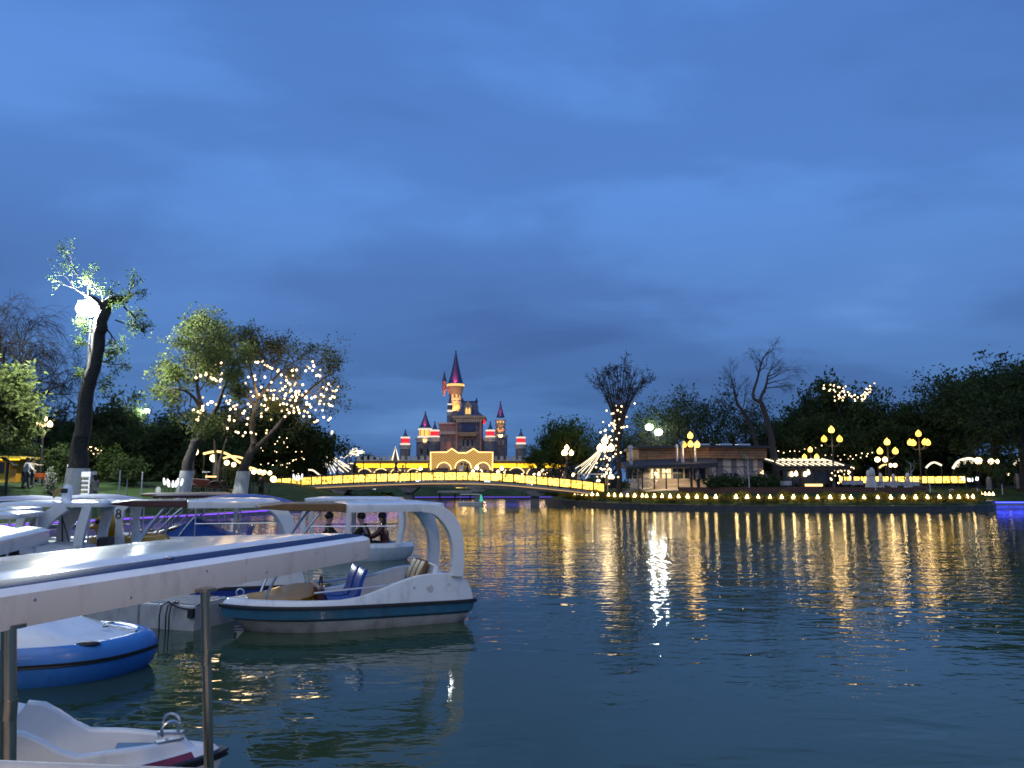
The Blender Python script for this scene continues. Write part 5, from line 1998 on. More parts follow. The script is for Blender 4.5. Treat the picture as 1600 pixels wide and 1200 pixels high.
# round light emblem in the window: white spokes of an ornamental wheel
mb = MB()
cxw, czw = FX(1007), FZ(744)
mb.tube([(cxw + 1.15 * math.cos(a), -.3, czw + 1.15 * math.sin(a)) for a in [2 * PI * k / 20 for k in range(21)]], .05, 5)
for k in range(8):
    a = PI * k / 8
    mb.tube([(cxw - 1.1 * math.cos(a), -.3, czw - 1.1 * math.sin(a)), (cxw + 1.1 * math.cos(a), -.3, czw + 1.1 * math.sin(a))], .025, 4)
wh = mb.build('cart_wheel', M['cloth_white'])
wh.location = oc
tag(wh, 'white ornamental cart wheel leaning by the cafe windows', 'cart wheel')
# chimneys
for px, y0, y1, r_, lab in ((1053, 716, 699, .10, ''), (1061.5, 723, 694, .15, ''), (1081, 718, 696, .12, ''), (982, 728, 700, .16, '')):
    mb = MB(); mb.tube([(FX(px), -1.6, FZ(y0) - .3), (FX(px), -1.6, FZ(y1))], r_, 10)
    mb.lathe([(r_ * 1.5, FZ(y1) - .05), (r_ * 1.5, FZ(y1) + .06), (.03, FZ(y1) + .22)], 10, (FX(px), -1.6, 0))
    mb.build('flue_pipe', M['alu'], caf, 40)
for px in (1112, 1148, 1178):
    mb = MB(); mb.box((FX(px), 3, FZ(696) + .12), (1.2, 1.0, .3)); mb.build('roof_vent', M['alu'], caf, bevel=.04)
lp = bpy.data.lights.new('cafe_lamp', 'AREA'); lp.energy = 320; lp.size = 3.0; lp.color = (1, .74, .42)
lo = bpy.data.objects.new('cafe_lamp', lp); COL.objects.link(lo); lo.location = oc + Vector((FX(1040), -1.0, FZ(733) - .3))
# cart wheels and dark bushes of chairs in front of the wall
def wheel(px, py, Yd, r, lab, m_='cafe_grey'):
    t_ = thing('cart_wheel', lab, 'cart wheel', (W(px, 752, Yd).x, Yd, fl), 0, 'cart wheels leaning on the cafe wall')
    mb = MB()
    mb.tube([(r * math.cos(a), 0, r + r * math.sin(a)) for a in [2 * PI * k / 20 for k in range(21)]], .06, 6); mb.build('rim', M[m_], t_, True)
    for k in range(6):
        a = PI * k / 6
        mb = MB(); mb.tube([(-r * math.cos(a), 0, r - r * math.sin(a)), (r * math.cos(a), 0, r + r * math.sin(a))], .035, 5); mb.build('spoke', M[m_], t_)


wheel(1126, 752, 67.6, .85, 'cart wheel with bushes round it left of the cafe panels')
wheel(1163, 752, 67.8, 1.0, 'largest cart wheel leaning on the mauve panel')
wheel(1185, 752, 68.0, .8, 'cart wheel at the right end of the cafe wall')

# ------------------------------------------------------------------ lit pergola
YP = 73.0
pg = thing('pergola', 'dark pergola with rows of lit tubes on its sloping roof and glass sides', 'pergola', (W(1268, 752, YP).x, YP, gz(W(1268, 752, YP).x, YP)))
op = Vector(pg.location)
PX = lambda px: W(px, 752, YP).x - op.x
PZ = lambda py: W(800, py, YP).z - op.z
for px in (1216, 1224, 1240, 1253, 1275, 1296, 1318, 1332):
    for yy in (0, 4.5):
        mb = MB(); mb.box((PX(px), yy, PZ(734) / 2), (.11 if px not in (1253, 1275, 1332) else .2, .12, PZ(734))); mb.build('post', M['dark'], pg)
mb = MB(); mb.box((PX(1274), 0, PZ(732.5)), (PX(1334) - PX(1214), .2, .22)); mb.build('front_beam', M['dark'], pg)
mb = MB(); mb.box((PX(1274), 4.5, PZ(718)), (PX(1334) - PX(1214), .2, .2)); mb.build('rear_beam', M['dark'], pg)
for k in range(13):
    px = 1217 + k * 9.4
    mb = MB(); mb.bar((PX(px + 6), -.1, PZ(732) + .12), (PX(px - 1), 4.5, PZ(718) + .12), .10, .12)
    rf = mb.build('rafter', M['dark'], pg)
    if k < 11:
        mb = MB()
        mb.tube([(PX(px + 8.5), -.05, PZ(731) + .24), (PX(px + 6.0), 1.6, PZ(726) + .26)], .05, 6)
        mb.tube([(PX(px + 5.2), 2.2, PZ(724) + .26), (PX(px + 2.6), 4.2, PZ(719) + .26)], .05, 6)
        mb.build('light_tube', M['rope_white'], pg)
for pa, pb in ((1225, 1239), (1241, 1252), (1255, 1274), (1277, 1295)):
    mb = MB(); mb.box(((PX(pa) + PX(pb)) / 2, .05, (PZ(735) + .4) / 2), (PX(pb) - PX(pa), .03, PZ(735) - .5)); mb.build('glass_side', M['glass'], pg)
for px, py in ((1236, 741), (1243, 740), (1257, 741), (1262, 738)):
    mb = MB(); mb.lathe([(.05, .25), (.14, .05), (.16, -.15), (.05, -.22)], 8, (PX(px), -.25, PZ(py))); mb.build('pendant_lamp', M['warm_globe'], pg)
mb = MB(); mb.box((PX(1270), -.2, PZ(758)), (PX(1284) - PX(1257), .1, .22)); mb.build('counter_light', M['rope_warm'], pg)
g = random.Random(8)
t_ = thing('light_curtain', 'curtain of hanging bulbs at the right end of the pergola', 'light curtain', on(1315, 75))
o_ = Vector(t_.location)
for k in range(26):
    p = W(1296 + g.uniform(0, 34), g.uniform(733, 757), 75 + g.uniform(-.6, .6)) - o_
    link('bulb', BULB, t_, p)

# ------------------------------------------------------------------ second lit railing on the right
RL = [(1311, 79.5), (1340, 79), (1400, 78), (1460, 77), (1509, 76)]
rp = polyline([on(px, Yd) for px, Yd in RL], 17)
rl = thing('railing', 'low railing of yellow backlit panels along the terrace edge behind the parasols', 'railing', rp[8])
o_ = rp[8]
for i in range(17):
    a, b_ = rp[i] - o_, rp[i + 1] - o_
    z_ = W(800, 754.5, rp[i].y).z - o_.z
    d = b_ - a
    a2, b2_ = a + d * .06, a + d * .94
    mb = MB()
    mb.add([(a2.x, a2.y, z_), (b2_.x, b2_.y, z_), (b2_.x, b2_.y, z_ + .62), (a2.x, a2.y, z_ + .62), (a2.x, a2.y + .04, z_), (b2_.x, b2_.y + .04, z_), (b2_.x, b2_.y + .04, z_ + .62), (a2.x, a2.y + .04, z_ + .62)],
           [(0, 1, 2, 3), (7, 6, 5, 4), (0, 4, 5, 1), (1, 5, 6, 2), (2, 6, 7, 3), (3, 7, 4, 0)])
    mb.build('railing_panel', M['panel'], rl)
for i in range(18):
    a = rp[i] - o_
    z_ = W(800, 754.5, rp[min(i, 16)].y).z - o_.z
    mb = MB(); mb.box((a.x, a.y, (z_ + .75) / 2 - .1), (.09, .09, z_ + .95)); mb.build('railing_post', M['dark'], rl)

# ------------------------------------------------------------------ parasols and tables
def parasol(px, pyt, Yd, w_, lab, lean=0.0):
    b_ = on(px, Yd)
    H = W(px, pyt, Yd).z - b_.z
    t_ = thing('folded_parasol', lab, 'parasol', b_, px * 1.7, 'folded white parasols on the terrace')
    mb = MB(); mb.tube([(0, 0, 0), (0, 0, H + .05)], .03, 8); mb.build('pole', M['dark'], t_)
    mb = MB(); mb.box((0, 0, .05), (.6, .6, .1)); mb.build('base', M['concrete'], t_, bevel=.02)
    rings = []
    for f, r_ in ((0.06, 1.0), (.10, 1.05), (.3, .82), (.5, .70), (.62, .62), (.66, .5), (.72, .62), (.86, .55), (.97, .28), (1.0, .05)):
        ring = []
        for k in range(24):
            a = 2 * PI * k / 24
            rr = w_ * r_ * (1 + .28 * math.cos(8 * a + f * 2) * (1 - f * .4))
            ring.append((rr * math.cos(a), rr * math.sin(a), H * f + (.10 * math.sin(5 * a) if f < .2 else 0)))
        rings.append(ring)
    mb = MB(); mb.loft(rings, True, False, True); mb.build('canopy', M['cloth_white'], t_, True)
    mb = MB(); mb.tube([(w_ * .62 * math.cos(a), w_ * .62 * math.sin(a), H * .66) for a in [2 * PI * k / 12 for k in range(13)]], .02, 4); mb.build('tie', M['cloth_grey'], t_)


parasol(1363, 730, 62.5, .34, 'nearest and largest folded white parasol by the white tables')
parasol(1376, 739, 68.5, .22, 'small folded white parasol just right of the largest one')
parasol(1396, 740, 70, .22, 'folded white parasol in the middle of the lit railing')
parasol(1418.5, 738, 66, .25, 'folded white parasol right of the white tables')
parasol(1357, 734, 70, .24, 'folded white parasol half hidden behind the largest one')


def table(px0, px1, Yd, lab):
    a, b_ = on(px0, Yd), on(px1, Yd)
    c_ = (a + b_) / 2
    w_ = (b_ - a).length
    t_ = thing('table', lab, 'table', c_, 0, 'white clothed tables on the terrace')
    mb = MB(); mb.box((0, 0, .73), (w_, .85, .04)); mb.build('table_top', M['table_cloth'], t_)
    mb = MB()
    ring0, ring1 = [], []
    n = 40
    for k in range(n):
        f = k / n * 4
        s_ = int(f); q_ = f - s_
        cs = [(-1, -1), (1, -1), (1, 1), (-1, 1)]
        p = cs[s_]; p2 = cs[(s_ + 1) % 4]
        x_, y_ = lerp(p[0], p2[0], q_), lerp(p[1], p2[1], q_)
        wv = 1 + .03 * math.sin(k * 2.1)
        ring0.append((x_ * w_ / 2, y_ * .425, .755)); ring1.append((x_ * w_ / 2 * wv, y_ * .425 * (1 + .06 * math.sin(k * 1.7)), .40 + .03 * math.sin(k)))
    mb.loft([ring1, ring0], True, False, True); cl = mb.build('tablecloth', M['table_cloth'], t_)
    for sx in (-1, 1):
        for sy in (-1, 1):
            mb = MB(); mb.tube([(sx * (w_ / 2 - .1), sy * .33, 0), (sx * (w_ / 2 - .1), sy * .33, .71)], .025, 6); mb.build('leg', M['dark'], t_)


table(1318.5, 1345.5, 63.5, 'white clothed table left of the largest parasol')
table(1373, 1403, 63, 'long white clothed table right of the largest parasol')
table(1406, 1432, 63.4, 'white clothed table at the end of the row near the grass')
table(1222, 1234, 64, 'small low white table before the pergola glass')

# ------------------------------------------------------------------ hedge on the peninsula edge and its little lamps
hp = shore_pts(15, 26, .35, 1.05)
hp = [p for p in hp]
g = np.random.default_rng(5)
N = 26000
idx = g.integers(0, len(hp) - 1, N)
f = g.uniform(size=N)
P0 = np.array([(p.x, p.y) for p in hp])
cxy = P0[idx] * (1 - f[:, None]) + P0[idx + 1] * f[:, None] + g.normal(size=(N, 2)) * .26
zz_ = height(cxy[:, 0], cxy[:, 1])
bulge = .55 + .18 * np.sin(cxy[:, 0] * 1.9) + .12 * np.sin(cxy[:, 0] * 4.3 + 1)
c3 = np.stack([cxy[:, 0], cxy[:, 1], zz_ + .05 + bulge * g.uniform(size=N) ** .7], 1)
d_ = norm_rows(g.normal(size=(N, 3)) + np.array([0, 0, .5])); w_ = norm_rows(np.cross(d_, g.normal(size=(N, 3))))
sz = .085 * g.uniform(.6, 1.3, size=(N, 1))
v = np.stack([c3 - d_ * sz, c3 + w_ * sz * .5, c3 + d_ * sz, c3 - w_ * sz * .5], 1).reshape(-1, 3)
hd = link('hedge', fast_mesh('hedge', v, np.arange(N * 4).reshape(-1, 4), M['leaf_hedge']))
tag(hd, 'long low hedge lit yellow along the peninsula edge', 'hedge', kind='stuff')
# reddish planting and low edging wall behind it
ew = wall_along(shore_pts(18, 25, .8, 4.6), .6, 1.72, .2, M['red_wall'], 'edging_wall')
tag(ew, 'low dark red edging wall between hedge and terrace', 'wall')

# one little lamp: a stake, a shade, a glowing bulb
def garden_lamp(loc):
    t_ = thing('garden_lamp', 'small glowing lamp on a stake along the peninsula hedge', 'garden lamp', loc, 0, 'little lamps along the hedge')
    mb = MB(); mb.tube([(0, 0, -.6), (0, 0, .02)], .018, 5); mb.build('stake', M['dark'], t_)
    mb = MB(); mb.lathe([(.13, -.08), (.10, .02), (.045, .11), (.02, .2)], 8); mb.build('lamp_shade', M['garden'], t_, 40)
    mb = MB(); mb.lathe([(.03, .2), (.05, .21), (.01, .26)], 6); mb.build('cap', M['dark'], t_)
    return t_


gl0 = None
gpx = [846, 851, 856, 895, 901, 908, 915, 923, 931, 948, 957, 967, 977, 988, 1000, 1006, 1018, 1030, 1042, 1055, 1069, 1083, 1097, 1112, 1143, 1160, 1177, 1195, 1213, 1231, 1250, 1268, 1287, 1307, 1319, 1339, 1360, 1380, 1399, 1418, 1436, 1454, 1471, 1484, 1497, 1506, 1513, 1519, 1525, 1531, 1537]
hpa = np.array([(p.x, p.y) for p in shore_pts(15, 26, .35, .75)])
for px in gpx:
    rat = (px - 800) / F * 1.01
    k = int(np.argmin(np.abs(hpa[:, 0] / hpa[:, 1] - rat) + (hpa[:, 1] > 75) * (.5 if px > 1530 else 0)))
    x_, y_ = hpa[k]
    x_ = rat * y_
    zl = gz(x_, y_) + .42
    loc = (x_, y_, max(zl, .92))
    if px < 890:
        b_ = on(px, 86); loc = (b_.x, 86, b_.z + .3)
    if gl0 is None:
        gl0 = garden_lamp(loc)
    else:
        dup(gl0, loc)
# thin fence posts in front of the hedge
for k in range(5, len(hpa) - 4, 12):
    if hpa[k][1] > 70:
        continue
    mb = MB(); mb.tube([(0, 0, -.2), (0, 0, .62)], .025, 6)
    o = mb.build('fence_stake', M['dark'], loc=(hpa[k][0], hpa[k][1] - .55, .42))
    tag(o, 'thin dark stake standing between kerb and hedge', 'stake', 'thin stakes before the hedge')
# thin white young tree in front of the cafe wall, and others by the railing
for i, (px, py, Yd, lab) in enumerate([(1170, 712, 63.2, 'slim young tree with pale stem before the cafe panels'), (1425, 722, 64, 'slim young tree with pale stem by the last white table'), (998, 722, 62.6, 'slim young tree before the cafe awning'), (1452, 745, 68, 'slim pale stake tree between railing and grass bank')]):
    b_ = on(px, Yd)
    H = W(px, py, Yd).z - b_.z
    T = Tree(200 + i)
    T.path([(0, 0, -.2), (.02, 0, H * .4), (-.02, 0, H * .7), (0, 0, H)], [.055, .04, .03, .012])
    if i < 3:
        for k in range(9):
            T.grow((0, 0, H * T.g.uniform(.45, .95)), (T.g.normal(), T.g.normal(), 1.0), H * .22, .018, 1, dict(kids=[3, 3], ang=(20, 50), ratio=.6, up=[.1, .1], wig=.15, levels=2))
    root = thing('young_tree', lab, 'tree', b_, 0)
    link('trunk', T.wood_mesh(M['whitewash' if i != 2 else 'bark']), root)
    if i < 3:
        link('crown', T.leaf_mesh(M['leaf_mid'], 2, .10, .07), root)

# ------------------------------------------------------------------ light arches
def light_arch(pxs, Yd, r_, m_, lab, hang=False, name='light_arch'):
    b_ = on(sum(p[0] for p in pxs) / len(pxs), Yd)
    t_ = thing(name, lab, 'light arch', b_, 0, 'glowing arches on the lawns')
    pts = [W(px, py, Yd) - b_ for px, py in pxs]
    # smooth
    T = []
    for i in range(len(pts) - 1):
        p0, p1, p2, p3 = pts[max(i - 1, 0)], pts[i], pts[i + 1], pts[min(i + 2, len(pts) - 1)]
        for k in range(5):
            t = k / 5
            T.append(.5 * (2 * p1 + (p2 - p0) * t + (2 * p0 - 5 * p1 + 4 * p2 - p3) * t * t + (3 * p1 - p0 - 3 * p2 + p3) * t ** 3))
    T.append(pts[-1])
    mb = MB(); mb.tube(T, r_, 6); mb.build('light_rope', M[m_], t_)
    for e_ in (T[0], T[-1]):
        mb = MB(); mb.tube([(e_.x, e_.y + .06, -.2), (e_.x, e_.y + .06, e_.z)], .05, 6)
        mb.build('leg', M['dark'], t_)
    if hang:
        mb = MB()
        for p in T[2:-2]:
            mb.tube([p, p - Vector((0, 0, .35 + .2 * math.sin(p.x * 9)))], .02, 4)
        mb.build('light_fringe', M[m_], t_)
    return t_


light_arch([(318, 709), (332, 706), (345, 706), (358, 711), (372, 721), (392, 732)], 58, .09, 'rope_warm', 'larger warm glowing arch between the globe lamp and the broad leaning tree')
light_arch([(349, 716), (362, 713), (376, 715), (390, 721)], 60, .08, 'rope_warm', 'smaller warm glowing arch crossing the larger one')
light_arch([(388, 730), (396, 732), (404, 736), (412, 742)], 62, .09, 'rope_warm', 'short warm glowing bow right of the broad leaning tree')
light_arch([(482, 734), (489, 735), (495, 739), (500, 743)], 84, .08, 'rope_white', 'thin white arch at the foot of the cone of lights')
light_arch([(1374, 731), (1379, 727), (1385, 726)], 84, .09, 'rope_warm', 'short warm glowing bow beside the two globe lamp')
light_arch([(1447, 731), (1453, 725), (1460, 722.5), (1467, 725), (1471, 727)], 80, .09, 'rope_white', 'small white glowing arch behind the lit railing')
light_arch([(1489, 732), (1496, 722), (1506, 717.5), (1517, 716.5), (1526, 720)], 79, .12, 'rope_white', 'white glowing arch with a fringe beside the twin lawn lamps', True)
light_arch([(1585, 726), (1592, 718), (1602, 713), (1614, 713), (1624, 722)], 78, .12, 'rope_white', 'white glowing arch cut by the view edge')

# globe lamps on the left lawn and other lamps
for px, py, Yd, r_, lab in ((301, 705.5, 57, .30, 'large globe lamp beside the pale leaning tree'), (332, 716, 58, .27, 'second globe lamp under the light arches'), (353, 723, 61, .20, 'small globe lamp under the crossing arches'), (364, 726, 61.5, .18, 'small globe lamp between the arches and the broad trunk'),
                            (375, 733, 62, .15, 'low globe lamp just left of the broad trunk'), (388, 736, 63, .20, 'low globe lamp just right of the broad trunk'), (396, 737, 63.5, .20, 'low globe lamp second from the broad trunk'), (405, 737, 64, .20, 'low globe lamp third from the broad trunk'), (412, 738, 64.5, .18, 'low globe lamp fourth from the broad trunk'), (421, 739, 66, .18, 'low globe lamp by the bridge end'),
                            (427, 756, 76, .30, 'very bright white lamp at the left foot of the bridge'), (1373, 718, 79, .26, 'white globe of a post behind the parasols, left of two'), (1385, 718, 79.5, .26, 'white globe of a post behind the parasols, right of two'), (1393, 727, 81, .20, 'small white globe under the two brighter ones'), (1400, 727, 81.5, .20, 'small white globe next to the folded parasols'),
                            (1333, 731, 82, .18, 'small white globe at the right end of the pergola'), (1531, 720, 78.5, .34, 'bright lawn lamp at the end of the fringed arch'), (1551, 721, 79, .28, 'bright lawn lamp between the two big arches'), (1559, 721, 79.3, .26, 'bright lawn lamp right of the fringed arch'), (1576, 741, 80, .14, 'tiny lamp low on the far grass'),
                            (955, 746, 78, .30, 'bright globe low by the pollarded tree'), (935, 752, 79, .2, 'small globe by the bridge foot'), (816, 742, 100, .2, 'small globe behind the bridge, left of a pair'), (835, 742, 100, .2, 'small globe behind the bridge, right of a pair'), (896, 742, 92, .22, 'globe lamp under the lone green tree')):
    b_ = on(px, Yd)
    H = W(px, py, Yd).z - b_.z
    t_ = thing('globe_lamp', lab, 'lamp', b_, 0, 'single globe lamps on the lawns')
    mb = MB(); mb.lathe([(.10, -.2), (.08, .1), (.045, .25), (.04, max(.3, H - r_))], 8); mb.build('pole', M['dark'], t_, 40)
    mb = MB(); mb.ball((0, 0, max(.3, H)), r_, 12, 8); mb.build('globe', M['warm_globe'], t_, True)

# ------------------------------------------------------------------ left lawn: kiosk, bench, fridge, signs and so on
b_ = on(10, 50)
kk = thing('kiosk', 'yellow kiosk with a lit awning edge on the lawn', 'kiosk', b_)
s_ = 50 / F
mb = MB(); mb.box((-.5, .8, .75), (1.35, 1.6, 1.5)); mb.build('wall', M['kiosk'], kk)
mb = MB(); mb.prism([(-1.4, 1.5), (1.15, 1.5), (1.1, 1.66), (-1.4, 1.72)], -.5, 1.8, 'y'); mb.build('roof', M['kiosk'], kk)
mb = MB(); mb.box((-.1, -.42, 1.46), (2.2, .08, .07)); mb.build('light_strip', M['yellow_wash'], kk)
mb = MB(); mb.box((.42, .2, .42), (.45, .5, .84)); mb.build('counter', M['ochre'], kk, bevel=.02)
mb = MB(); mb.box((-.6, -.02, .95), (.8, .05, .7)); mb.build('hatch', M['glass'], kk)
b_ = on(10, 42.5)
t_ = thing('sign_post', 'dark post with a slanted board standing at the lawn edge', 'sign', b_)
mb = MB(); mb.tube([(0, 0, -.3), (0, 0, 1.9)], .07, 8); mb.build('post', M['dark'], t_)
mb = MB(); mb.bar((-.32, 0, 2.08), (.48, 0, 1.62), .5, .05); mb.build('board', M['dark'], t_)
b_ = on(56.5, 47)
t_ = thing('bench', 'orange wooden bench beside the walking person', 'bench', b_)
for z_, y_ in ((.42, 0), (.42, .14), (.42, .28)):
    mb = MB(); mb.box((0, y_, z_), (.85, .11, .04)); mb.build('seat_slat', M['orange'], t_)
for z_ in (.58, .72):
    mb = MB(); mb.box((0, .38, z_), (.85, .04, .11)); mb.build('back_slat', M['orange'], t_)
for x_ in (-.36, .36):
    mb = MB(); mb.box((x_, .16, .2), (.05, .4, .4)); mb.box((x_, .37, .55), (.05, .04, .5)); mb.build('leg', M['dark'], t_)
b_ = on(133.5, 45.0)
t_ = thing('drinks_fridge', 'glowing drinks fridge with rows of bottles beside the pruned trunk', 'fridge', b_, -.08)
mb = MB(); mb.box((0, .32, .9), (.56, .6, 1.8)); mb.build('body', M['white_paint'], t_, bevel=.02)
mb = MB(); mb.box((0, 0, 1.62), (.52, .05, .28)); mb.build('header', M['cool_room'], t_)
mb = MB(); mb.box((0.0, .005, .85), (.47, .02, 1.2)); mb.build('lit_back', M['cool_room'], t_)
gb = random.Random(2)
bc = [M['cloth_yellow'], M['red_band'], M['leaf_mid'], M['blue_stripe'], M['brown'], glow('green lit bottle', (.1, .8, .15), 1.2)]
for r_ in range(5):
    sh_ = MB(); sh_.box((0, -.06, .30 + r_ * .25), (.47, .12, .02)); sf = sh_.build('shelf', M['dark'], t_)
    for k in range(7):
        mb = MB(); mb.lathe([(.026, 0), (.026, .12), (.012, .16), (.012, .19)], 6, (-.195 + k * .065, -.06, .31 + r_ * .25)); mb.build('bottle', bc[5] if r_ == 0 else gb.choice(bc[:5]), sf)
b_ = on(107, 46.5)
t_ = thing('lit_sign', 'white lit panel sign left of the pruned trunk', 'sign', b_)
mb = MB(); mb.tube([(0, 0, 0), (0, 0, 1.3)], .03, 6); mb.build('post', M['dark'], t_)
mb = MB(); mb.box((0, 0, 1.62), (.24, .08, .16)); mb.build('lamp_head', M['cool_room'], t_)
mb = MB(); mb.box((0.05, 0, 1.1), (.16, .05, .62)); mb.build('panel', M['cloth_white'], t_)
# flowering shrub, hedges, round bush
def shrub(px, Yd, H, w_, m_, lab, n=900, size=.06, seed=0, name='shrub'):
    b_ = on(px, Yd)
    g = np.random.default_rng(seed + int(px))
    t_ = thing(name, lab, 'shrub', b_)
    T = Tree(300 + int(px))
    for k in range(7):
        T.grow((0, 0, -.05), (T.g.normal() * .5, T.g.normal() * .5, 1), H * .55, .03, 1, dict(kids=[3, 3], ang=(15, 45), ratio=.6, up=[.1, .05], wig=.15, levels=2))
    link('stem', T.wood_mesh(M['bark']), t_)
    c = norm_rows(g.normal(size=(n, 3))) * g.uniform(.35, 1.0, size=(n, 1)) ** .6
    c *= 1 + .25 * np.sin(c[:, :1] * 7 + px) * np.sin(c[:, 2:3] * 6)
    c = c * np.array([w_ / 2, w_ / 2, H / 2]) + np.array([0, 0, H / 2])
    d_ = norm_rows(g.normal(size=(n, 3))); w2 = norm_rows(np.cross(d_, g.normal(size=(n, 3))))
    sz = size * g.uniform(.6, 1.3, size=(n, 1))
    v = np.stack([c - d_ * sz, c + w2 * sz * .55, c + d_ * sz, c - w2 * sz * .55], 1).reshape(-1, 3)
    link('foliage', fast_mesh('foliage', v, np.arange(n * 4).reshape(-1, 4), m_), t_)


shrub(79, 45.5, 1.5, .7, M['blossom'], 'white blossoming shrub between bench and pruned trunk', 420, .05, 1)
shrub(84, 44.8, 1.9, .7, M['leaf_mid'], 'thin dark shrub beside the white blossoming one', 300, .05, 2)
shrub(203, 54, 2.0, 2.4, M['leaf_dark'], 'rounded dark bush on the lawn between the two white posts', 2600, .09, 3)
shrub(358, 62, 2.2, 2.0, M['leaf_dark'], 'dark bush under the small glowing arch', 2200, .09, 4)
shrub(92, 52, 2.6, 2.4, M['leaf_dark'], 'dark bush behind the pruned trunk, left side', 2600, .10, 5)
shrub(172, 58, 2.8, 2.2, M['leaf_mid'], 'greyish green bush right of the standing couple', 1500, .10, 6)
shrub(30, 58, 3.4, 3.0, M['leaf_dark'], 'dark bush behind the yellow kiosk', 2600, .11, 7)
for i, (px, Yd, H, w_) in enumerate([(575, 72, .8, 2.0), (590, 74, .9, 2.2), (558, 71, .7, 1.6), (604, 78, .8, 1.8)]):
    shrub(px, Yd, H, w_, M['leaf_mid'], ['low green bush on the bank under the bridge, second from the water', 'low green bush on the bank under the bridge, nearest the boats', 'low green bush on the bank under the bridge, farthest up the lawn', 'low green bush on the bank at the water edge below the bridge'][i], 900, .10, 20 + i)
for i, (px, Yd, H, w_) in enumerate([(905, 78.5, 1.2, 3), (868, 84, 1.0, 3), (925, 76, 1.3, 2.6), (1120, 64.5, 1.3, 2.2), (1145, 64.5, 1.2, 2.4), (1185, 65, 1.3, 2.4), (1206, 68, 1.2, 1.6)]):
    shrub(px, Yd, H, w_, M['leaf_dark'], ['dark bush at the bridge foot behind the little lamps', 'dark bush on the tip of the peninsula', 'dark bush below the last bridge panels', 'dark bush before the cafe corner', 'dark bush between the cart wheels', 'dark bush by the right cart wheel', 'dark bush at the foot of the leaning bare tree'][i], 1600, .10, 40 + i)
# dark planting belt under the trees on both banks: reads as one mass
g = np.random.default_rng(17)
for nm, lab, cnt, x0, x1, y0, y1, hh in (('undergrowth', 'dark undergrowth below the belt of trees behind the left lawn', 26000, -62, -24, 66, 84, 3.2), ('undergrowth', 'dark undergrowth below the trees behind terrace and lawn', 30000, 22, 72, 90, 104, 3.4), ('undergrowth', 'dark undergrowth below the trees behind the cafe', 15000, 8, 34, 86, 98, 3.4),
                                         ('undergrowth', 'far strip of planting along the foot of the castle wall', 9000, -60, -27, 96, 118, 2.4)):
    xy = np.stack([g.uniform(x0, x1, cnt), g.uniform(y0, y1, cnt)], 1)
    if x0 < -30 and y0 < 80:
        xy[:, 1] += (xy[:, 0] + 40) * .45
    top = hh * (.55 + .3 * np.sin(xy[:, 0] * .8) + .25 * np.sin(xy[:, 0] * .33 + xy[:, 1] * .5))
    c = np.stack([xy[:, 0], xy[:, 1], height(xy[:, 0], xy[:, 1]) + np.maximum(.4, top) * g.uniform(size=cnt) ** .6], 1)
    d_ = norm_rows(g.normal(size=(cnt, 3))); w2 = norm_rows(np.cross(d_, g.normal(size=(cnt, 3))))
    sz = .26 * g.uniform(.6, 1.3, size=(cnt, 1))
    v = np.stack([c - d_ * sz, c + w2 * sz * .5, c + d_ * sz, c - w2 * sz * .5], 1).reshape(-1, 3)
    o = link(nm, fast_mesh(nm, v, np.arange(cnt * 4).reshape(-1, 4), M['leaf_dark']))
    tag(o, lab, 'undergrowth', kind='stuff')
# posts, small sign, light tulips
for px, y0, Yd, lab in ((187, 736, 47, 'short white post left of the round bush'), (222, 739, 48, 'short white post right of the round bush')):
    b_ = on(px, Yd); H = W(px, y0, Yd).z - b_.z
    mb = MB(); mb.tube([(0, 0, -.2), (0, 0, max(.4, H))], .045, 8); mb.lathe([(.05, max(.4, H)), (.02, max(.4, H) + .06)], 8)
    tag(mb.build('bollard', M['cloth_white'], loc=b_), lab, 'post', 'white posts on the lawn')
for px, y0, Yd, lab in ((198, 748, 41.5, 'thin pale stem on the lawn slope above the boats'), (108, 742, 42, 'thin dark stem on the lawn slope by the pruned trunk'), (372, 752, 44, 'thin pale stem on the lawn slope before the broad tree')):
    b_ = on(px, Yd); H = max(.7, W(px, y0, Yd).z - b_.z)
    T = Tree(int(px)); T.path([(0, 0, -.2), (.01, 0, H * .5), (.03, 0, H)], [.035, .03, .012])
    t_ = thing('sapling', lab, 'sapling', b_); link('stem', T.wood_mesh(M['whitewash']), t_)
    mb = MB(); mb.tube([(.05, 0, -.2), (.05, 0, H * .7)], .015, 5); mb.build('stake', M['brown'], t_)
b_ = on(248, 50)
t_ = thing('small_sign', 'small white rounded sign on a pale post on the lawn', 'sign', b_)
mb = MB(); mb.tube([(.15, 0, -.2), (.15, 0, .75)], .03, 6); mb.build('post', M['cloth_white'], t_)
mb = MB(); mb.prism([(-.16, .55), (.16, .55), (.16, .80), (.11, .90), (0, .94), (-.11, .90), (-.16, .80)], -.02, .02, 'y'); mb.build('board', M['cloth_white'], t_)
def tulips(px, py, Yd, k, lab, s=1.0, wide=.42):
    b_ = on(px, Yd)
    t_ = thing('light_tulip', lab, 'light flowers', b_, 0, 'clusters of glowing light flowers')
    z_ = max(.35, W(px, py, Yd).z - b_.z)
    for i in range(k):
        a = (i / (k - 1) - .5) * 2
        p = Vector((a * wide, .12 * math.sin(i * 2.2), z_ + .16 * abs(a) + .05 * math.sin(i * 3)))
        mb = MB(); mb.tube([(a * wide * .6, p.y, -.1), p], .012, 4); st_ = mb.build('stem', M['dark'], t_)
        mb = MB(); mb.tube([p, p + Vector((a * .05, 0, .18 * s)), p + Vector((a * .08, 0, .36 * s))], [.045 * s, .06 * s, .03 * s], 6); mb.build('blossom', M['tulip_white'], t_, True)


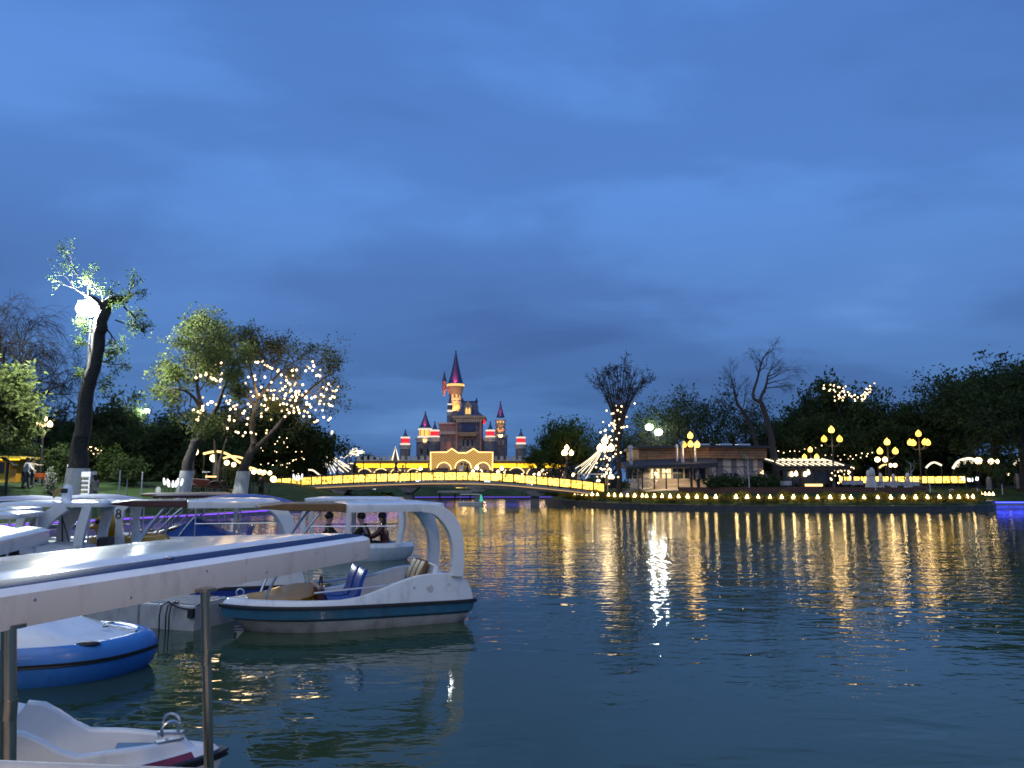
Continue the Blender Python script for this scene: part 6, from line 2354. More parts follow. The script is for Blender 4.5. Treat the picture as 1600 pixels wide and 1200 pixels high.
tulips(270, 762, 42.5, 7, 'cluster of upright white light tulips on the lawn slope')
tulips(1516, 753, 75.2, 7, 'fan of white light flowers at the end of the lit railing', 1.0, .75)
for px, py, Yd, lab in ((465, 763, 76, 'small white light flower under the bridge start'), (585, 766, 100, 'white glowing flower light on the far bank left of the first pier'), (652, 757, 106, 'white glowing flower light on the far bank behind the middle pier'), (762, 759, 106, 'white glowing flower light on the far bank right of the middle pier'), (826, 764, 100, 'white glowing flower light on the far bank near the right pier')):
    tulips(px, py, Yd, 4, lab, 1.4, .35)
# wagon
b_ = on(322, 56)
t_ = thing('wagon', 'dark old wagon with a lit lantern standing under the globe lamps', 'wagon', b_, .1)
mb = MB(); mb.loft([[(-1.5, -.5, .75), (1.1, -.5, .6), (1.1, .5, .6), (-1.5, .5, .75)], [(-1.8, -.65, 1.35), (1.3, -.65, 1.1), (1.3, .65, 1.1), (-1.8, .65, 1.35)]], True, True, False); mb.build('body', M['maroon'], t_)
for x_, r_ in ((-.75, .45), (.8, .55)):
    for y_ in (-.7, .7):
        mb = MB()
        mb.tube([(x_ + r_ * math.cos(a), y_, r_ + r_ * math.sin(a)) for a in [2 * PI * k / 18 for k in range(19)]], .05, 6)
        for k in range(5):
            a = PI * k / 5; mb.tube([(x_ - r_ * math.cos(a), y_, r_ - r_ * math.sin(a)), (x_ + r_ * math.cos(a), y_, r_ + r_ * math.sin(a))], .025, 4)
        mb.build('wheel', M['dark'], t_)
mb = MB(); mb.bar((1.2, 0, .6), (2.3, 0, .35), .08); mb.build('shaft', M['brown'], t_)
mb = MB(); mb.box((0, 0, 1.75), (.5, .4, .06)); mb.box((0, 0, 1.5), (.06, .06, .5)); mb.build('lantern_post', M['cloth_white'], t_)
mb = MB(); mb.box((.35, -.1, 1.42), (.75, .06, .10)); mb.build('lit_edge', M['rope_warm'], t_)
b_ = on(334, 56.5)
t_ = thing('whitewashed_trunk', 'forked trunk with whitewashed foot under the second globe lamp', 'tree', b_)
mb = MB(); mb.tube([(-.25, 0, -.2), (.05, 0, 1.2), (.1, .1, 2.4), (-.2, .2, 4.2)], [.26, .17, .15, .05], 10); mb.tube([(.25, 0, -.2), (.2, .1, 1.0), (.3, .1, 2.4), (.7, .3, 4.4)], [.2, .14, .12, .04], 10); mb.build('trunk', M['bark'], t_, True)
mb = MB(); mb.tube([(-.25, 0, -.2), (.02, 0, 1.05)], [.29, .205], 10, False); mb.tube([(.25, 0, -.2), (.205, .1, .95)], [.23, .17], 10, False); mb.build('whitewash', M['whitewash'], t_, True)
# steel roof peak behind the trees, slim tower far right
b_ = on(264, 125)
t_ = thing('pavilion', 'dark pointed pavilion roof rising over the trees behind the lawn', 'pavilion', b_)
H = W(264, 664, 125).z - b_.z
mb = MB(); hb = W(264, 690, 125).z - b_.z; mb.lathe([(2.9, hb), (.05, H)], 4, a0=PI / 4, caps=True); mb.build('roof', M['awning'], t_)
mb = MB(); mb.lathe([(2.5, -.3), (2.5, hb)], 4, a0=PI / 4); mb.build('wall', M['cafe_grey'], t_)
for k in range(4):
    a = PI / 4 + k * PI / 2
    mb = MB(); mb.tube([(2.95 * math.cos(a), 2.95 * math.sin(a), hb), (0, 0, H + .1)], .09, 5); mb.build('rib', M['alu'], t_)
# far bank under the bridge: booths, lit boat, pier things
for px, w_, h_, Yd, lab, mn in ((598, 1.6, 1.5, 112, 'small pale booth on the far bank left of the middle pier', 'cafe_wall'), (625, 1.2, 1.8, 113, 'lit yellow booth on the far bank left of the middle pier', 'warm_room'), (665, 2.2, 1.5, 113, 'white booth on the far bank behind the middle pier', 'white_paint'), (690, 1.6, 1.8, 114, 'pale booth on the far bank below the gate', 'cafe_wall'), (800, 2.0, 1.5, 113, 'grey booth on the far bank right of the middle pier', 'cafe_grey')):
    b_ = on(px, Yd)
    t_ = thing('booth', lab, 'booth', b_, 0, 'booths on the far bank')
    mb = MB(); mb.box((0, 0, h_ / 2), (w_, 1.2, h_)); mb.build('wall', M[mn], t_)
    mb = MB(); mb.box((0, -.1, h_ + .08), (w_ + .4, 1.7, .14)); mb.build('roof', M['awning'], t_)
    mb = MB(); mb.box((0, -.62, h_ * .55), (w_ * .5, .04, h_ * .45)); mb.build('window', M['glass'], t_)
b_ = Vector((W(711, 760, 97.2).x, 97.2, 0))
t_ = thing('landing_stage', 'small landing stage with yellow lit railing on the far shore under the bridge', 'landing stage', b_)
mb = MB(); mb.box((0, .8, .9), (4.2, 3.0, .22)); mb.build('deck', M['concrete'], t_)
for x_ in (-1.9, 0, 1.9):
    mb = MB(); mb.box((x_, .2, 0), (.2, .2, 1.8)); mb.build('pile', M['dark'], t_)
for k in range(3):
    mb = MB(); mb.box((.55 + k * .95, -.6, 1.75), (.85, .06, .72)); mb.build('railing_panel', M['panel'], t_)
t_ = thing('raft', 'low grey service raft moored against the middle bridge pier', 'raft', (W(738, 783, 72.8).x, 72.9, 0))
mb = MB(); mb.box((-.2, 0, .12), (2.2, 1.1, .34)); mb.build('hull', M['grey_hull'], t_, bevel=.05)
for x_ in (-1.1, .7):
    mb = MB(); mb.tube([(x_, -.4, .3), (x_, -.4, 1.0)], .03, 6); mb.build('post', M['alu'], t_)
mb = MB(); mb.tube([(-1.1, -.4, 1.0), (.7, -.4, 1.0)], .03, 6); mb.build('rail', M['alu'], t_)
# small food cart at the bridge foot
b_ = on(926, 74.5)
t_ = thing('market_stall', 'grey framed stall behind the last bridge panels', 'stall', b_)
mb = MB(); mb.box((0, 0, 2.1), (2.9, 1.6, .1)); mb.build('roof', M['alu'], t_)
for x_ in (-1.35, 1.35):
    for y_ in (-.7, .7):
        mb = MB(); mb.tube([(x_, y_, 0), (x_, y_, 2.1)], .04, 6); mb.build('post', M['alu'], t_)
mb = MB(); mb.box((0, .3, .55), (2.2, .6, 1.1)); mb.build('counter', M['cafe_grey'], t_, bevel=.02)
mb = MB(); mb.box((1.9, -.6, 1.2), (.9, .1, .9)); mb.build('panel', M['glass'], t_)
# green slim post lamp on the pier
t_ = thing('signal_lamp', 'small turquoise lamp fixed beside the middle bridge pier', 'lamp', (W(751.5, 790, 73.2).x, 73.3, 0))
M['turq'] = glow('turquoise lamp', (.1, .9, .65), .7)
mb = MB(); mb.tube([(0, 0, -1), (0, 0, .3)], .05, 6); mb.build('post', M['dark'], t_)
mb = MB(); mb.lathe([(.02, .3), (.2, .35), (.10, .8), (.02, 1.0)], 8); mb.build('lens', M['turq'], t_)
# low stones etc. on the far right lawn: post stubs
for i, (px, py, Yd, h_, lab) in enumerate([(1486, 772, 75.6, .4, 'small grey box on the bank just above the blue strip'), (1545, 735, 79, 1.2, 'pale round bollard cluster under the bright lawn lamp'), (1589, 740, 80, 1.4, 'pale upright slab on the far grass')]):
    b_ = on(px, Yd)
    mb = MB(); mb.lathe([(.26, -.1), (.26, h_ * .6), (.2, h_), (.05, h_ * 1.08)], 8)
    tag(mb.build('stone_marker', M['concrete'], loc=b_), lab, 'marker')
for i, px in enumerate((1526, 1565)):
    b_ = on(px, 72.5 + i * 4)
    mb = MB(); mb.tube([(0, 0, -.2), (0, 0, .95)], .05, 8); mb.lathe([(.055, .95), (.02, 1.0)], 8)
    tag(mb.build('bollard', M['cloth_white'], loc=b_), ['white post beside the light flowers', 'white post further along the grass bank'][i], 'post', 'white posts on the lawn')
# ------------------------------------------------------------------ boats
def outline(L, B, n=22, bow=0.42, pw=2.2, stern=.9, bow_w=0.0, round_stern=.12):
    """plan ring of a hull, bow at +x, counter-clockwise; x in [-L/2, L/2]"""
    up = []
    for i in range(n + 1):
        u = i / n                                # 0 stern .. 1 bow
        u = u if u < .5 else .5 + .5 * (1 - (1 - (u - .5) * 2) ** 1.6)
        x = -L / 2 + L * u
        if u > 1 - bow:
            t = (u - (1 - bow)) / bow
            b = B / 2 * max(bow_w, (1 - t ** pw) ** (1 / 1.25) if t < 1 else 0)
        else:
            b = B / 2 * lerp(stern, 1.0, smooth01(u / (1 - bow)))
        if u < round_stern:
            q_ = 1 - u / round_stern
            b *= 1 - .10 * q_ * q_
        up.append((x, b))
    return [(x, -b) for x, b in up] + [(x, b) for x, b in reversed(up[:-1])]


def ring(ol, s, zf, dx=0.0, inset=0.0):
    """scale the outline about its axis, lift to zf(x)"""
    r_ = []
    for x, y in ol:
        xx = x * s + dx
        yy = y * s
        if inset:
            yy = math.copysign(max(0.0, abs(yy) - inset), y)
            xx = xx - math.copysign(min(abs(xx), inset), xx) * (abs(x) / (max(abs(p[0]) for p in ol))) ** 3
        r_.append((xx, yy, zf(x) if callable(zf) else zf))
    return r_


def rrect(hl, hw, r_, inset, n=7):
    """rounded rectangle ring with the corners drawn in by inset"""
    hl, hw, r_ = hl - inset, hw - inset, max(.01, r_ - inset)
    o = []
    for cx_, cy_, a0 in ((hl - r_, hw - r_, 0), (-hl + r_, hw - r_, PI / 2), (-hl + r_, -hw + r_, PI), (hl - r_, -hw + r_, 1.5 * PI)):
        for k in range(n + 1):
            a = a0 + PI / 2 * k / n
            o.append((cx_ + r_ * math.cos(a), cy_ + r_ * math.sin(a)))
    return o


def seat_shape(w, col, parent, loc, rz=0.0, name='seat'):
    """moulded seat: pad and curved back in one shell"""
    prof = [(.40, .0), (.38, .05), (.2, .03), (.04, .05), (-.02, .14), (-.06, .32), (-.12, .46), (-.17, .48), (-.18, .45), (-.12, .30), (-.08, .10), (-.04, -.01), (.1, -.04), (.36, -.04)]
    mb = MB()
    rings = []
    for f in (-1, -.9, -.5, 0, .5, .9, 1):
        k = .90 if abs(f) == 1 else 1.0
        rings.append([(x * k, f * w / 2, z * k + (.035 * abs(f) ** 2 if z > -.03 else 0)) for x, z in prof])
    mb.loft(rings, True, True, True)
    o = mb.build(name, M[col], parent, 45, loc=loc)
    o.rotation_euler = (0, 0, rz)
    return o


def cleat(parent, loc, rz=0):
    mb = MB()
    mb.tube([(.055 * math.cos(a), 0, .07 + .055 * math.sin(a)) for a in [-.6 + (PI + 1.2) * k / 12 for k in range(13)]], .011, 8)
    mb.box((0, 0, .006), (.17, .055, .014))
    o = mb.build('cleat', M['alu'], parent, 40, loc=loc)
    o.rotation_euler = (0, 0, rz)
    return o


def canopy(parent, hl, hw, z0, th, mats, crown=.08, stripe=True, r_=.22, name='canopy', loc=(0, 0, 0), roll=0.0, pitch=0.0):
    """moulded roof: soffit, fascia, rounded shoulder with a painted stripe, crowned top"""
    lev = [(.10, z0 + .02, 0), (.0, z0, 0), (-.005, z0 + th * .5, 0), (0.0, z0 + th * .92, 0), (.012, z0 + th, 1), (.045, z0 + th + .012, 1)]
    if stripe:
        lev += [(.05, z0 + th + .014, 2), (.135, z0 + th + .030, 2), (.14, z0 + th + .031, 1), (.19, z0 + th + .024, 1), (.215, z0 + th + .022, 1), (.25, z0 + th + .036, 1)]
    lev += [(hw * .55, z0 + th + crown * .85, 1), (hw * .75, z0 + th + crown * .97, 1), (hw * .93, z0 + th + crown, 1)]
    rings = []
    for ins, z, m_ in lev:
        rings.append([(x, y, z + y * roll + x * pitch) for x, y in rrect(hl, hw, r_ if ins < hw * .5 else max(r_, .02), ins)])
    mb = MB()
    n = len(rings[0])
    for i in range(len(rings) - 1):
        mb.m = lev[i + 1][2]
        mb.loft([rings[i], rings[i + 1]])
    mb.m = 1
    mb.add(rings[-1], [list(range(n))])
    mb.m = 0
    mb.add(rings[0], [list(reversed(range(n)))])
    # weld the doubled rings
    me = mb.mesh(name, mats, False)
    bm_ = bmesh.new(); bm_.from_mesh(me)
    bmesh.ops.remove_doubles(bm_, verts=bm_.verts, dist=.0004)
    bmesh.ops.recalc_face_normals(bm_, faces=bm_.faces)
    bm_.to_mesh(me); bm_.free()
    me.polygons.foreach_set('use_smooth', [True] * len(me.polygons))
    try:
        me.set_sharp_from_angle(angle=R(38))
    except Exception:
        pass
    return link(name, me, parent, loc)


def ribbon(pts, w, t, name, m_, parent, up=(0, 1, 0)):
    """flat curved support: width w across the boat, thickness t"""
    pts = [Vector(p) for p in pts]
    rings = []
    for i, p in enumerate(pts):
        d = (pts[min(i + 1, len(pts) - 1)] - pts[max(i - 1, 0)]).normalized()
        side = Vector(up)
        side = (side - d * side.dot(d)).normalized()
        nrm = d.cross(side)
        ww = w[i] if hasattr(w, '__len__') else w
        tt = t[i] if hasattr(t, '__len__') else t
        rings.append([p + side * ww / 2 + nrm * tt / 2, p - side * ww / 2 + nrm * tt / 2, p - side * ww / 2 - nrm * tt / 2, p + side * ww / 2 - nrm * tt / 2])
    mb = MB()
    mb.loft(rings, True, True, True)
    return mb.build(name, m_, parent, False, bevel=.012)


def bez(a, b_, c, d, n=12):
    a, b_, c, d = Vector(a), Vector(b_), Vector(c), Vector(d)
    return [a * (1 - t) ** 3 + b_ * 3 * t * (1 - t) ** 2 + c * 3 * t * t * (1 - t) + d * t ** 3 for t in [k / n for k in range(n + 1)]]


def pedal_boat(label, loc, rz, band='teal_band', front='ochre', roof_front='brown', slats='brown', seats='royal_blue', arms=True, L=3.75, B=1.55):
    """open pedal boat: bow at -x here, roof carried on two broad curved arms at the stern (+x)"""
    t_ = thing('pedal_boat', label, 'pedal boat', loc, rz, 'pedal boats with moulded roofs at the dock')
    ol = [(-x, y) for x, y in outline(L, B, 22, .46, 2.3, .92)]
    sheer = lambda x: .36 + .03 * (-x / (L / 2))
    low = lambda x: .185 + .012 * (-x)
    mb = MB(); mb.loft([ring(ol, .74, -.12, .12), ring(ol, .86, -.02, .10), ring(ol, .93, lambda x: low(x) - .03, .05)], True, True, False); mb.build('lower_hull', M['grey_hull'], t_, 40)
    mb = MB(); mb.loft([ring(ol, .93, lambda x: low(x) - .028, .05), ring(ol, .955, low, .02), ring(ol, .985, lambda x: low(x) + .012), ring(ol, 1.0, lambda x: sheer(x) - .03)], True); mb.build('hull_band', M[band], t_, 40)
    mb = MB(); mb.loft([ring(ol, .99, lambda x: sheer(x) - .032), ring(ol, 1.018, lambda x: sheer(x) - .03), ring(ol, 1.022, sheer), ring(ol, 1.015, lambda x: sheer(x) + .018), ring(ol, .985, lambda x: sheer(x) + .02)], True); mb.build('rub_strip', M['rubber'], t_, 40)

    def top(x):
        u = (x + L / 2) / L
        return sheer(x) + .085 + .34 * smooth01((u - .42) / .42) - (.16 * smooth01((u - .955) / .05))
    outer = [ring(ol, .99, lambda x: sheer(x) + .018), ring(ol, .975, lambda x: lerp(sheer(x) + .02, top(x), .55), -.005), ring(ol, .955, top, -.01), ring(ol, .925, lambda x: top(x) + .012, -.012)]
    # cockpit opening: from behind the foredeck to before the stern locker
    def cockpit(s, z):
        r_ = []
        for x, y in ol:
            xx = max(-.92, min(1.18, x * s))
            r_.append((xx, y * s * .985, z(x) if callable(z) else z))
        return r_
    inner = [cockpit(.86, lambda x: top(x) - .002), cockpit(.835, lambda x: top(x) - .03), cockpit(.80, .12)]
    mb = MB(); mb.loft(outer + inner, True, False, True)
    mb.build('topsides', M['white_paint'], t_, 35)
    # foredeck panel
    mb = MB()
    fd = [(x, y) for x, y in ol if x * .86 < -.30]
    zf = lambda x: .475 + .05 * smooth01((x + 1.9) / 1.2)
    vs = []
    xs_ = [-1.52, -1.3, -1.05, -.8, -.55]
    hw = [.22, .40, .50, .53, .18]
    mb.loft([[(x, -w, top(x) + .022), (x, 0, top(x) + .06 + .13 * smooth01((x + 1.5) / .7)), (x, w, top(x) + .022), (x, w, top(x) - .04), (x, -w, top(x) - .04)] for x, w in zip(xs_, hw)], True, True, True)
    mb.build('foredeck', M[front], t_, 30)
    mb = MB(); mb.box((-.50, 0, .50), (.10, .95, .22)); mb.build('dashboard', M['maroon'], t_, bevel=.03)
    mb = MB(); mb.tube([(.03 + -.42, .25 + .11 * math.cos(a), .60 + .11 * math.sin(a)) for a in [2 * PI * k / 14 for k in range(15)]], .014, 6); mb.build('steering_wheel', M['rubber'], t_)
    for y_ in (-.27, .27):
        seat_shape(.40, seats, t_, (.02, y_, .36), PI)
    mb = MB(); mb.box((.05, 0, .22), (.45, 1.0, .22)); mb.build('seat_box', M['white_paint'], t_, bevel=.02)
    # stern bench with slatted backs
    mb = MB(); mb.box((.98, 0, .28), (.36, 1.1, .30)); mb.build('stern_bench', M['white_paint'], t_, bevel=.03)
    for k in range(3):
        y_ = (k - 1) * .24
        mb = MB()
        pr = [(.98, .44), (.96, .50), (1.05, .74), (1.14, .92), (1.19, .94), (1.2, .90), (1.12, .72), (1.03, .46)]
        mb.prism([(x, z) for x, z in pr], y_ - .105, y_ + .105, 'y')
        mb.build('back_slat', M[slats], t_, 30, bevel=.012)
    mb = MB(); mb.loft([[(1.14, -.62, .44), (1.22, -.62, .44), (1.22, .62, .44), (1.14, .62, .44)], [(1.25, -.5, .90), (1.33, -.5, .86), (1.33, .5, .86), (1.25, .5, .90)]], True, True, True); mb.build('back_fairing', M['white_paint'], t_, bevel=.02)
    for y_ in (-.62, .62):
        mb = MB(); mb.tube([(-.62, y_ * .92, .56), (.35, y_ * 1.02, .62), (1.25, y_ * 1.03, .74)], .016, 8); mb.build('side_rail', M['alu'], t_, True)
    cleat(t_, (1.45, -.60, top(1.45) + .012))
    cleat(t_, (-1.62, 0, top(-1.62) + .01))
    if arms:
        zc = 1.73
        # roof: white tray with a darker front hatch
        canopy(t_, .80, .66, zc, .12, [M['white_paint'], M['white_paint'], M['white_paint']], .05, False, .12, 'canopy', (.58, 0, 0))
        mb = MB()
        mb.loft([[(-1.42, -.42, zc + .07), (-1.42, .42, zc + .07), (-1.42, .42, zc + .10), (-1.42, -.42, zc + .10)], [(-1.1, -.58, zc + .04), (-1.1, .58, zc + .04), (-1.1, .58, zc + .14), (-1.1, -.58, zc + .14)], [(-.20, -.655, zc + .01), (-.20, .655, zc + .01), (-.20, .655, zc + .135), (-.20, -.655, zc + .135)]], True, True, True)
        mb.build('roof_front', M[roof_front], t_, bevel=.015)
        for y_ in (-.60, .60):
            ribbon(bez((1.0, y_ * .98, zc + .05), (1.42, y_, zc + .06), (1.66, y_ * 1.05, 1.45), (1.56, y_ * 1.07, top(1.5) - .05), 14), .19, [.13, .14, .15, .17, .19, .21, .22, .22, .21, .20, .19, .18, .18, .18, .19], 'roof_arm', M['white_paint'], t_, (0, 1, 0))
            mb = MB(); mb.tube(bez((-.55, y_ * .9, zc + .03), (-.8, y_ * .9, 1.45), (-1.15, y_ * .75, .9), (-1.30, y_ * .60, top(-1.3)), 10), .020, 8); mb.build('front_strut', M['alu'], t_, True)
    return t_


# heading of the moored row: bow to the dock on the left, stern to open water
stern = Vector((-.80, 13.25, 0)); bow_ = Vector((-4.35, 11.75, 0))
hd_ = math.atan2((stern - bow_).y, (stern - bow_).x)
cB = (stern + bow_) / 2
pbA = pedal_boat('nearest moored pedal boat, dark teal hull band, ochre foredeck and blue seats', cB, hd_)
for (xc, zc2, w_, h_, sd) in ((1.12, .545, .075, .15, 1), (.86, .585, .02, .05, 2), (1.42, .60, .03, .04, 3)):
    g = random.Random(sd)
    ob_ = [(-x, y) for x, y in outline(3.75, 1.55, 22, .46, 2.3, .92)]
    yb = min(abs(y) for x, y in ob_ if abs(x - xc) < .12) * .966
    pl_ = [(xc + w_ * math.cos(a) * g.uniform(.5, 1), zc2 + h_ / 2 * math.sin(a) * g.uniform(.5, 1.1)) for a in [2 * PI * k / 13 for k in range(13)]]
    mb = MB(); mb.prism(pl_, -yb - .014, -yb + .02, 'y'); mb.build('worn_patch', M['cloth_white'], pbA, label='chipped pale patch on the stern side')
off = Vector((-2.75, 1.75, 0))
pedal_boat('second moored pedal boat with a maroon roof front, behind the teal one', cB + off + Vector((-.40, .1, 0)), hd_ - .03, 'royal_blue', 'maroon', 'maroon', 'brown', 'royal_blue')

# --- the roofed boat right beside the viewer: its roof crosses the picture --------------------------------
A0, A1 = Vector((-1.558, 2.43, 0)), Vector((-.756, 4.55, 0))
du = (A1 - A0).normalized()
dn = Vector((-du.y, du.x, 0))
Lr = 3.6
tip = A1 + du * .02
ctr = tip - du * Lr / 2 + dn * .69
rzA = math.atan2(du.y, du.x)
nb_ = thing('roofed_boat', 'nearest boat with a long white roof, blue stripe and steel posts, in front of everything', 'boat', ctr, rzA)
canopy(nb_, Lr / 2, .69, 1.722, .112, [M['white_fascia'], M['white_glossy'], M['blue_stripe']], .046, True, .20, 'roof', (0, 0, 0), -.042, .012)
iA = Matrix.Rotation(-rzA, 3, 'Z')
for px, px2, py, Yd, r_ in ((320.5, 326.5, 930, 3.22, .0185), (13.5, 12.5, 985, 2.50, .0225)):
    wa, wb = W(px, py, Yd), W(px2, 1198, Yd)
    wl_ = wa.lerp(wb, (wa.z - .30) / (wa.z - wb.z)); wt_ = wa.lerp(wb, (wa.z - 1.77) / (wa.z - wb.z))
    p = iA @ (Vector((wt_.x, Yd, 0)) - ctr); pl_ = iA @ (Vector((wl_.x, Yd, 0)) - ctr)
    mb = MB(); mb.tube([(pl_.x, pl_.y, .30), (p.x, p.y, 1.77)], r_, 20); ps_ = mb.build('roof_post', M['steel'], nb_, True)
    mb = MB(); mb.lathe([(r_ * 2.4, -.012), (r_ * 2.4, 0), (r_ * 1.15, .004)], 16, (p.x, p.y, 1.748 + p.x * .012 - p.y * .042 - .012)); mb.build('flange', M['steel'], ps_, 40)
    mb = MB(); mb.lathe([(r_ * 1.12, -.03), (r_ * 1.12, .03)], 20, (lerp(p.x, pl_.x, .18), lerp(p.y, pl_.y, .18), 1.50)); mb.build('clamp', M['steel'], ps_, 40)
    mb = MB(); mb.tube([(p.x, p.y + 1.1, .30), (p.x, p.y + 1.1, 1.77)], r_, 12); mb.build('roof_post', M['steel'], nb_, True)
olA = outline(2.9, 1.30, 18, .4, 2.2, .92)
mb = MB(); mb.loft([ring(olA, .8, -.1), ring(olA, .95, .05), ring(olA, 1, .30)], True, True, False); mb.build('hull', M['white_paint'], nb_, 40, loc=(-.30, 0, 0))
mb = MB(); mb.loft([ring(olA, 1.0, .30), ring(olA, .97, .34), ring(olA, .84, .345), ring(olA, .80, .12)], True, False, True); mb.build('deck', M['white_paint'], nb_, 40, loc=(-.30, 0, 0))
for k in range(9):
    x_ = Lr / 2 - .28 - k * .38
    mb = MB(); mb.lathe([(.0055, 0), (.0055, .003), (.002, .004)], 8)
    o = mb.build('fascia_screw', M['alu'], nb_, True, loc=(x_, -.6905, 1.722 + .03 + x_ * .012 + .69 * .042 + (.05 if k % 2 else 0)))
    o.rotation_euler = (PI / 2, 0, 0)
for x_ in (.62, -.68):
    mb = MB(); mb.box((0, 0, 0), (.005, .004, .098)); mb.build('fascia_seam', M['grey_hull'], nb_, loc=(x_, -.691, 1.722 + .056 + x_ * .012 + .69 * .042))
for x_, y_ in ((.30, .12), (-.45, .16)):
    mb = MB(); mb.lathe([(.018, 0), (.018, .006), (.008, .008)], 10, (x_, -.69 + y_, 1.89)); mb.build('roof_bolt', M['alu'], nb_, True)

# a second roof of the same make further left
F1 = W(85, 833, 6.3); F0 = W(-40, 845, 4.6)
dF = (Vector((F1.x, F1.y, 0)) - Vector((F0.x, F0.y, 0))).normalized()
cF = Vector((F1.x, F1.y, 0)) - dF * 1.6 + Vector((-dF.y, dF.x, 0)) * .62
fb_ = thing('roofed_boat', 'boat at the view edge with a blue striped white roof on dark posts', 'boat', cF, math.atan2(dF.y, dF.x))
canopy(fb_, 1.6, .62, 1.71, .10, [M['white_paint'], M['white_glossy'], M['blue_stripe']], .08, True, .18, 'roof', (0, 0, 0), -.03)
for x_, y_ in ((1.05, -.5), (1.05, .5), (-.9, -.5), (-.9, .5)):
    mb = MB(); mb.tube([(x_, y_, .3), (x_, y_, 1.73)], .03, 10); mb.build('roof_post', M['dark'], fb_, True)
olF = outline(3.0, 1.3, 18, .4, 2.2, .92)
mb = MB(); mb.loft([ring(olF, .8, -.1), ring(olF, .95, .05), ring(olF, 1, .34), ring(olF, .97, .38), ring(olF, .84, .385), ring(olF, .80, .15)], True, True, True); mb.build('hull', M['white_paint'], fb_, 40)

# --- bow of the white boat in the lower left corner -------------------------------------------------------
hD = R(21)
bowD = WG(349, 1163, .40)
LD = 3.4
cD = Vector((bowD.x, bowD.y, 0)) - Vector((math.cos(hD), math.sin(hD), 0)) * LD / 2
wd_ = thing('open_boat', 'white open boat with raised side wings and red band beneath the nearest roof', 'boat', cD, hD)
olD = outline(LD, 1.0, 44, .50, 2.6, .92)
def tD(x):
    d = (LD / 2 - x) / .82
    if d < .95:
        return .405 + .075 * smooth01((d - .16) / .12) + .03 * smooth01((d - .3) / .6)
    return .51 + .21 * smooth01((d - .95) / .52) - .18 * smooth01((d - 1.50) / .14)


mb = MB(); mb.loft([ring(olD, .72, -.12, -.03), ring(olD, .92, .06, -.01), ring(olD, .97, .16), ring(olD, 1.0, .33)], True, True, False); mb.build('lower_hull', M['white_paint'], wd_, 40)
mb = MB(); mb.loft([ring(olD, .99, .325), ring(olD, 1.02, .33), ring(olD, 1.022, .345), ring(olD, 1.012, .352), ring(olD, 1.022, .36), ring(olD, 1.02, .375), ring(olD, .985, .38)], True); mb.build('rub_strip', M['rubber'], wd_, 40)


def dring(s, ins, z, cap=.30):
    r_ = []
    for x, y in olD:
        yy = math.copysign(max(.0, abs(y) * s - ins), y)
        r_.append((min(x * s, LD / 2 - cap), yy, z(x) if callable(z) else z))
    return r_


mb = MB(); mb.loft([ring(olD, .988, .376), dring(.972, .03, .412, .06)], True)
me = mb.mesh('gunwale', [M['white_glossy'], M['red_band']], 35)
me.polygons.foreach_set('material_index', [1 if p.center.x < LD / 2 - .20 else 0 for p in me.polygons])
link('gunwale', me, wd_)
mb = MB()
mb.loft([dring(.972, .03, .412, .06), dring(.965, .075, .413, .12), dring(.965, .085, lambda x: tD(x) - .012, .14), dring(.965, .10, lambda x: tD(x) + .003, .15), dring(.965, .15, lambda x: tD(x) + .004, .19), dring(.965, .165, lambda x: tD(x) - .012, .20), dring(.965, .185, .30, .22), dring(.965, .20, .27, .24)], True, False, True)
mb.build('topsides', M['white_glossy'], wd_, 35)
mb = MB()
mb.prism([(LD / 2 - .27, -.03), (LD / 2 - .27, .03), (LD / 2 - .40, .13), (LD / 2 - .68, .22), (LD / 2 - .68, -.22), (LD / 2 - .40, -.13)], .28, .43)
mb.build('foredeck', M['pale_blue'], wd_, bevel=.008)
for y_ in (-1, 1):
    xq = LD / 2 - .34
    yq = min(abs(q_[1]) for q_ in olD if abs(q_[0] - xq) < .07) * .965 - .125
    cleat(wd_, (xq, y_ * yq, tD(xq) + .004), .35 * -y_)
for y_ in (-.15, .15):
    seat_shape(.28, 'royal_blue', wd_, (-.45, y_, .30))

# tiny bow fitting of another boat peeping from behind the left post
t_ = thing('small_boat', 'bow tip of a small white boat behind the left steel post', 'boat', (W(5, 1085, 6.2).x - .85, 6.35, 0), .3)
olS = outline(1.9, 1.0, 16, .5, 2.0, .9)
mb = MB(); mb.loft([ring(olS, .8, -.1), ring(olS, 1, .30)], True, True, False); mb.build('hull', M['rubber'], t_, 40)
mb = MB(); mb.loft([ring(olS, 1.02, .28), ring(olS, 1.03, .34), ring(olS, .96, .36), ring(olS, .9, .34), ring(olS, .82, .25)], True, False, True); mb.build('deck', M['white_paint'], t_, 40)

# --- blue bumper boat -------------------------------------------------------------------------------------
hC = R(17)
bowC = Vector((-4.32, 9.75, 0))
LC = 3.3
cC = bowC - Vector((math.cos(hC), math.sin(hC), 0)) * LC / 2
bb = thing('bumper_boat', 'bright blue round sided boat with a white deck, tied under the nearest roof', 'boat', cC, hC)
olC = outline(LC, 1.75, 24, .34, 2.8, .94)
prof = [(.86, -.14), (.93, -.04), (.975, .06), (.995, .15), (1.0, .20)]
mb = MB(); mb.loft([ring(olC, s, z) for s, z in prof], True, True, False); mb.build('lower_hull', M['blue_bumper'], bb, True)
mb = MB(); mb.loft([ring(olC, .999, .198), ring(olC, 1.008, .203), ring(olC, 1.008, .216), ring(olC, 1.003, .222), ring(olC, 1.008, .228), ring(olC, 1.008, .242), ring(olC, .999, .247)], True); mb.build('bumper_stripe', M['rubber'], bb, 40)
mb = MB(); mb.loft([ring(olC, s, z) for s, z in ((1.0, .245), (.995, .32), (.97, .385), (.93, .415), (.88, .41), (.86, .395))], True); mb.build('upper_hull', M['blue_bumper'], bb, True)
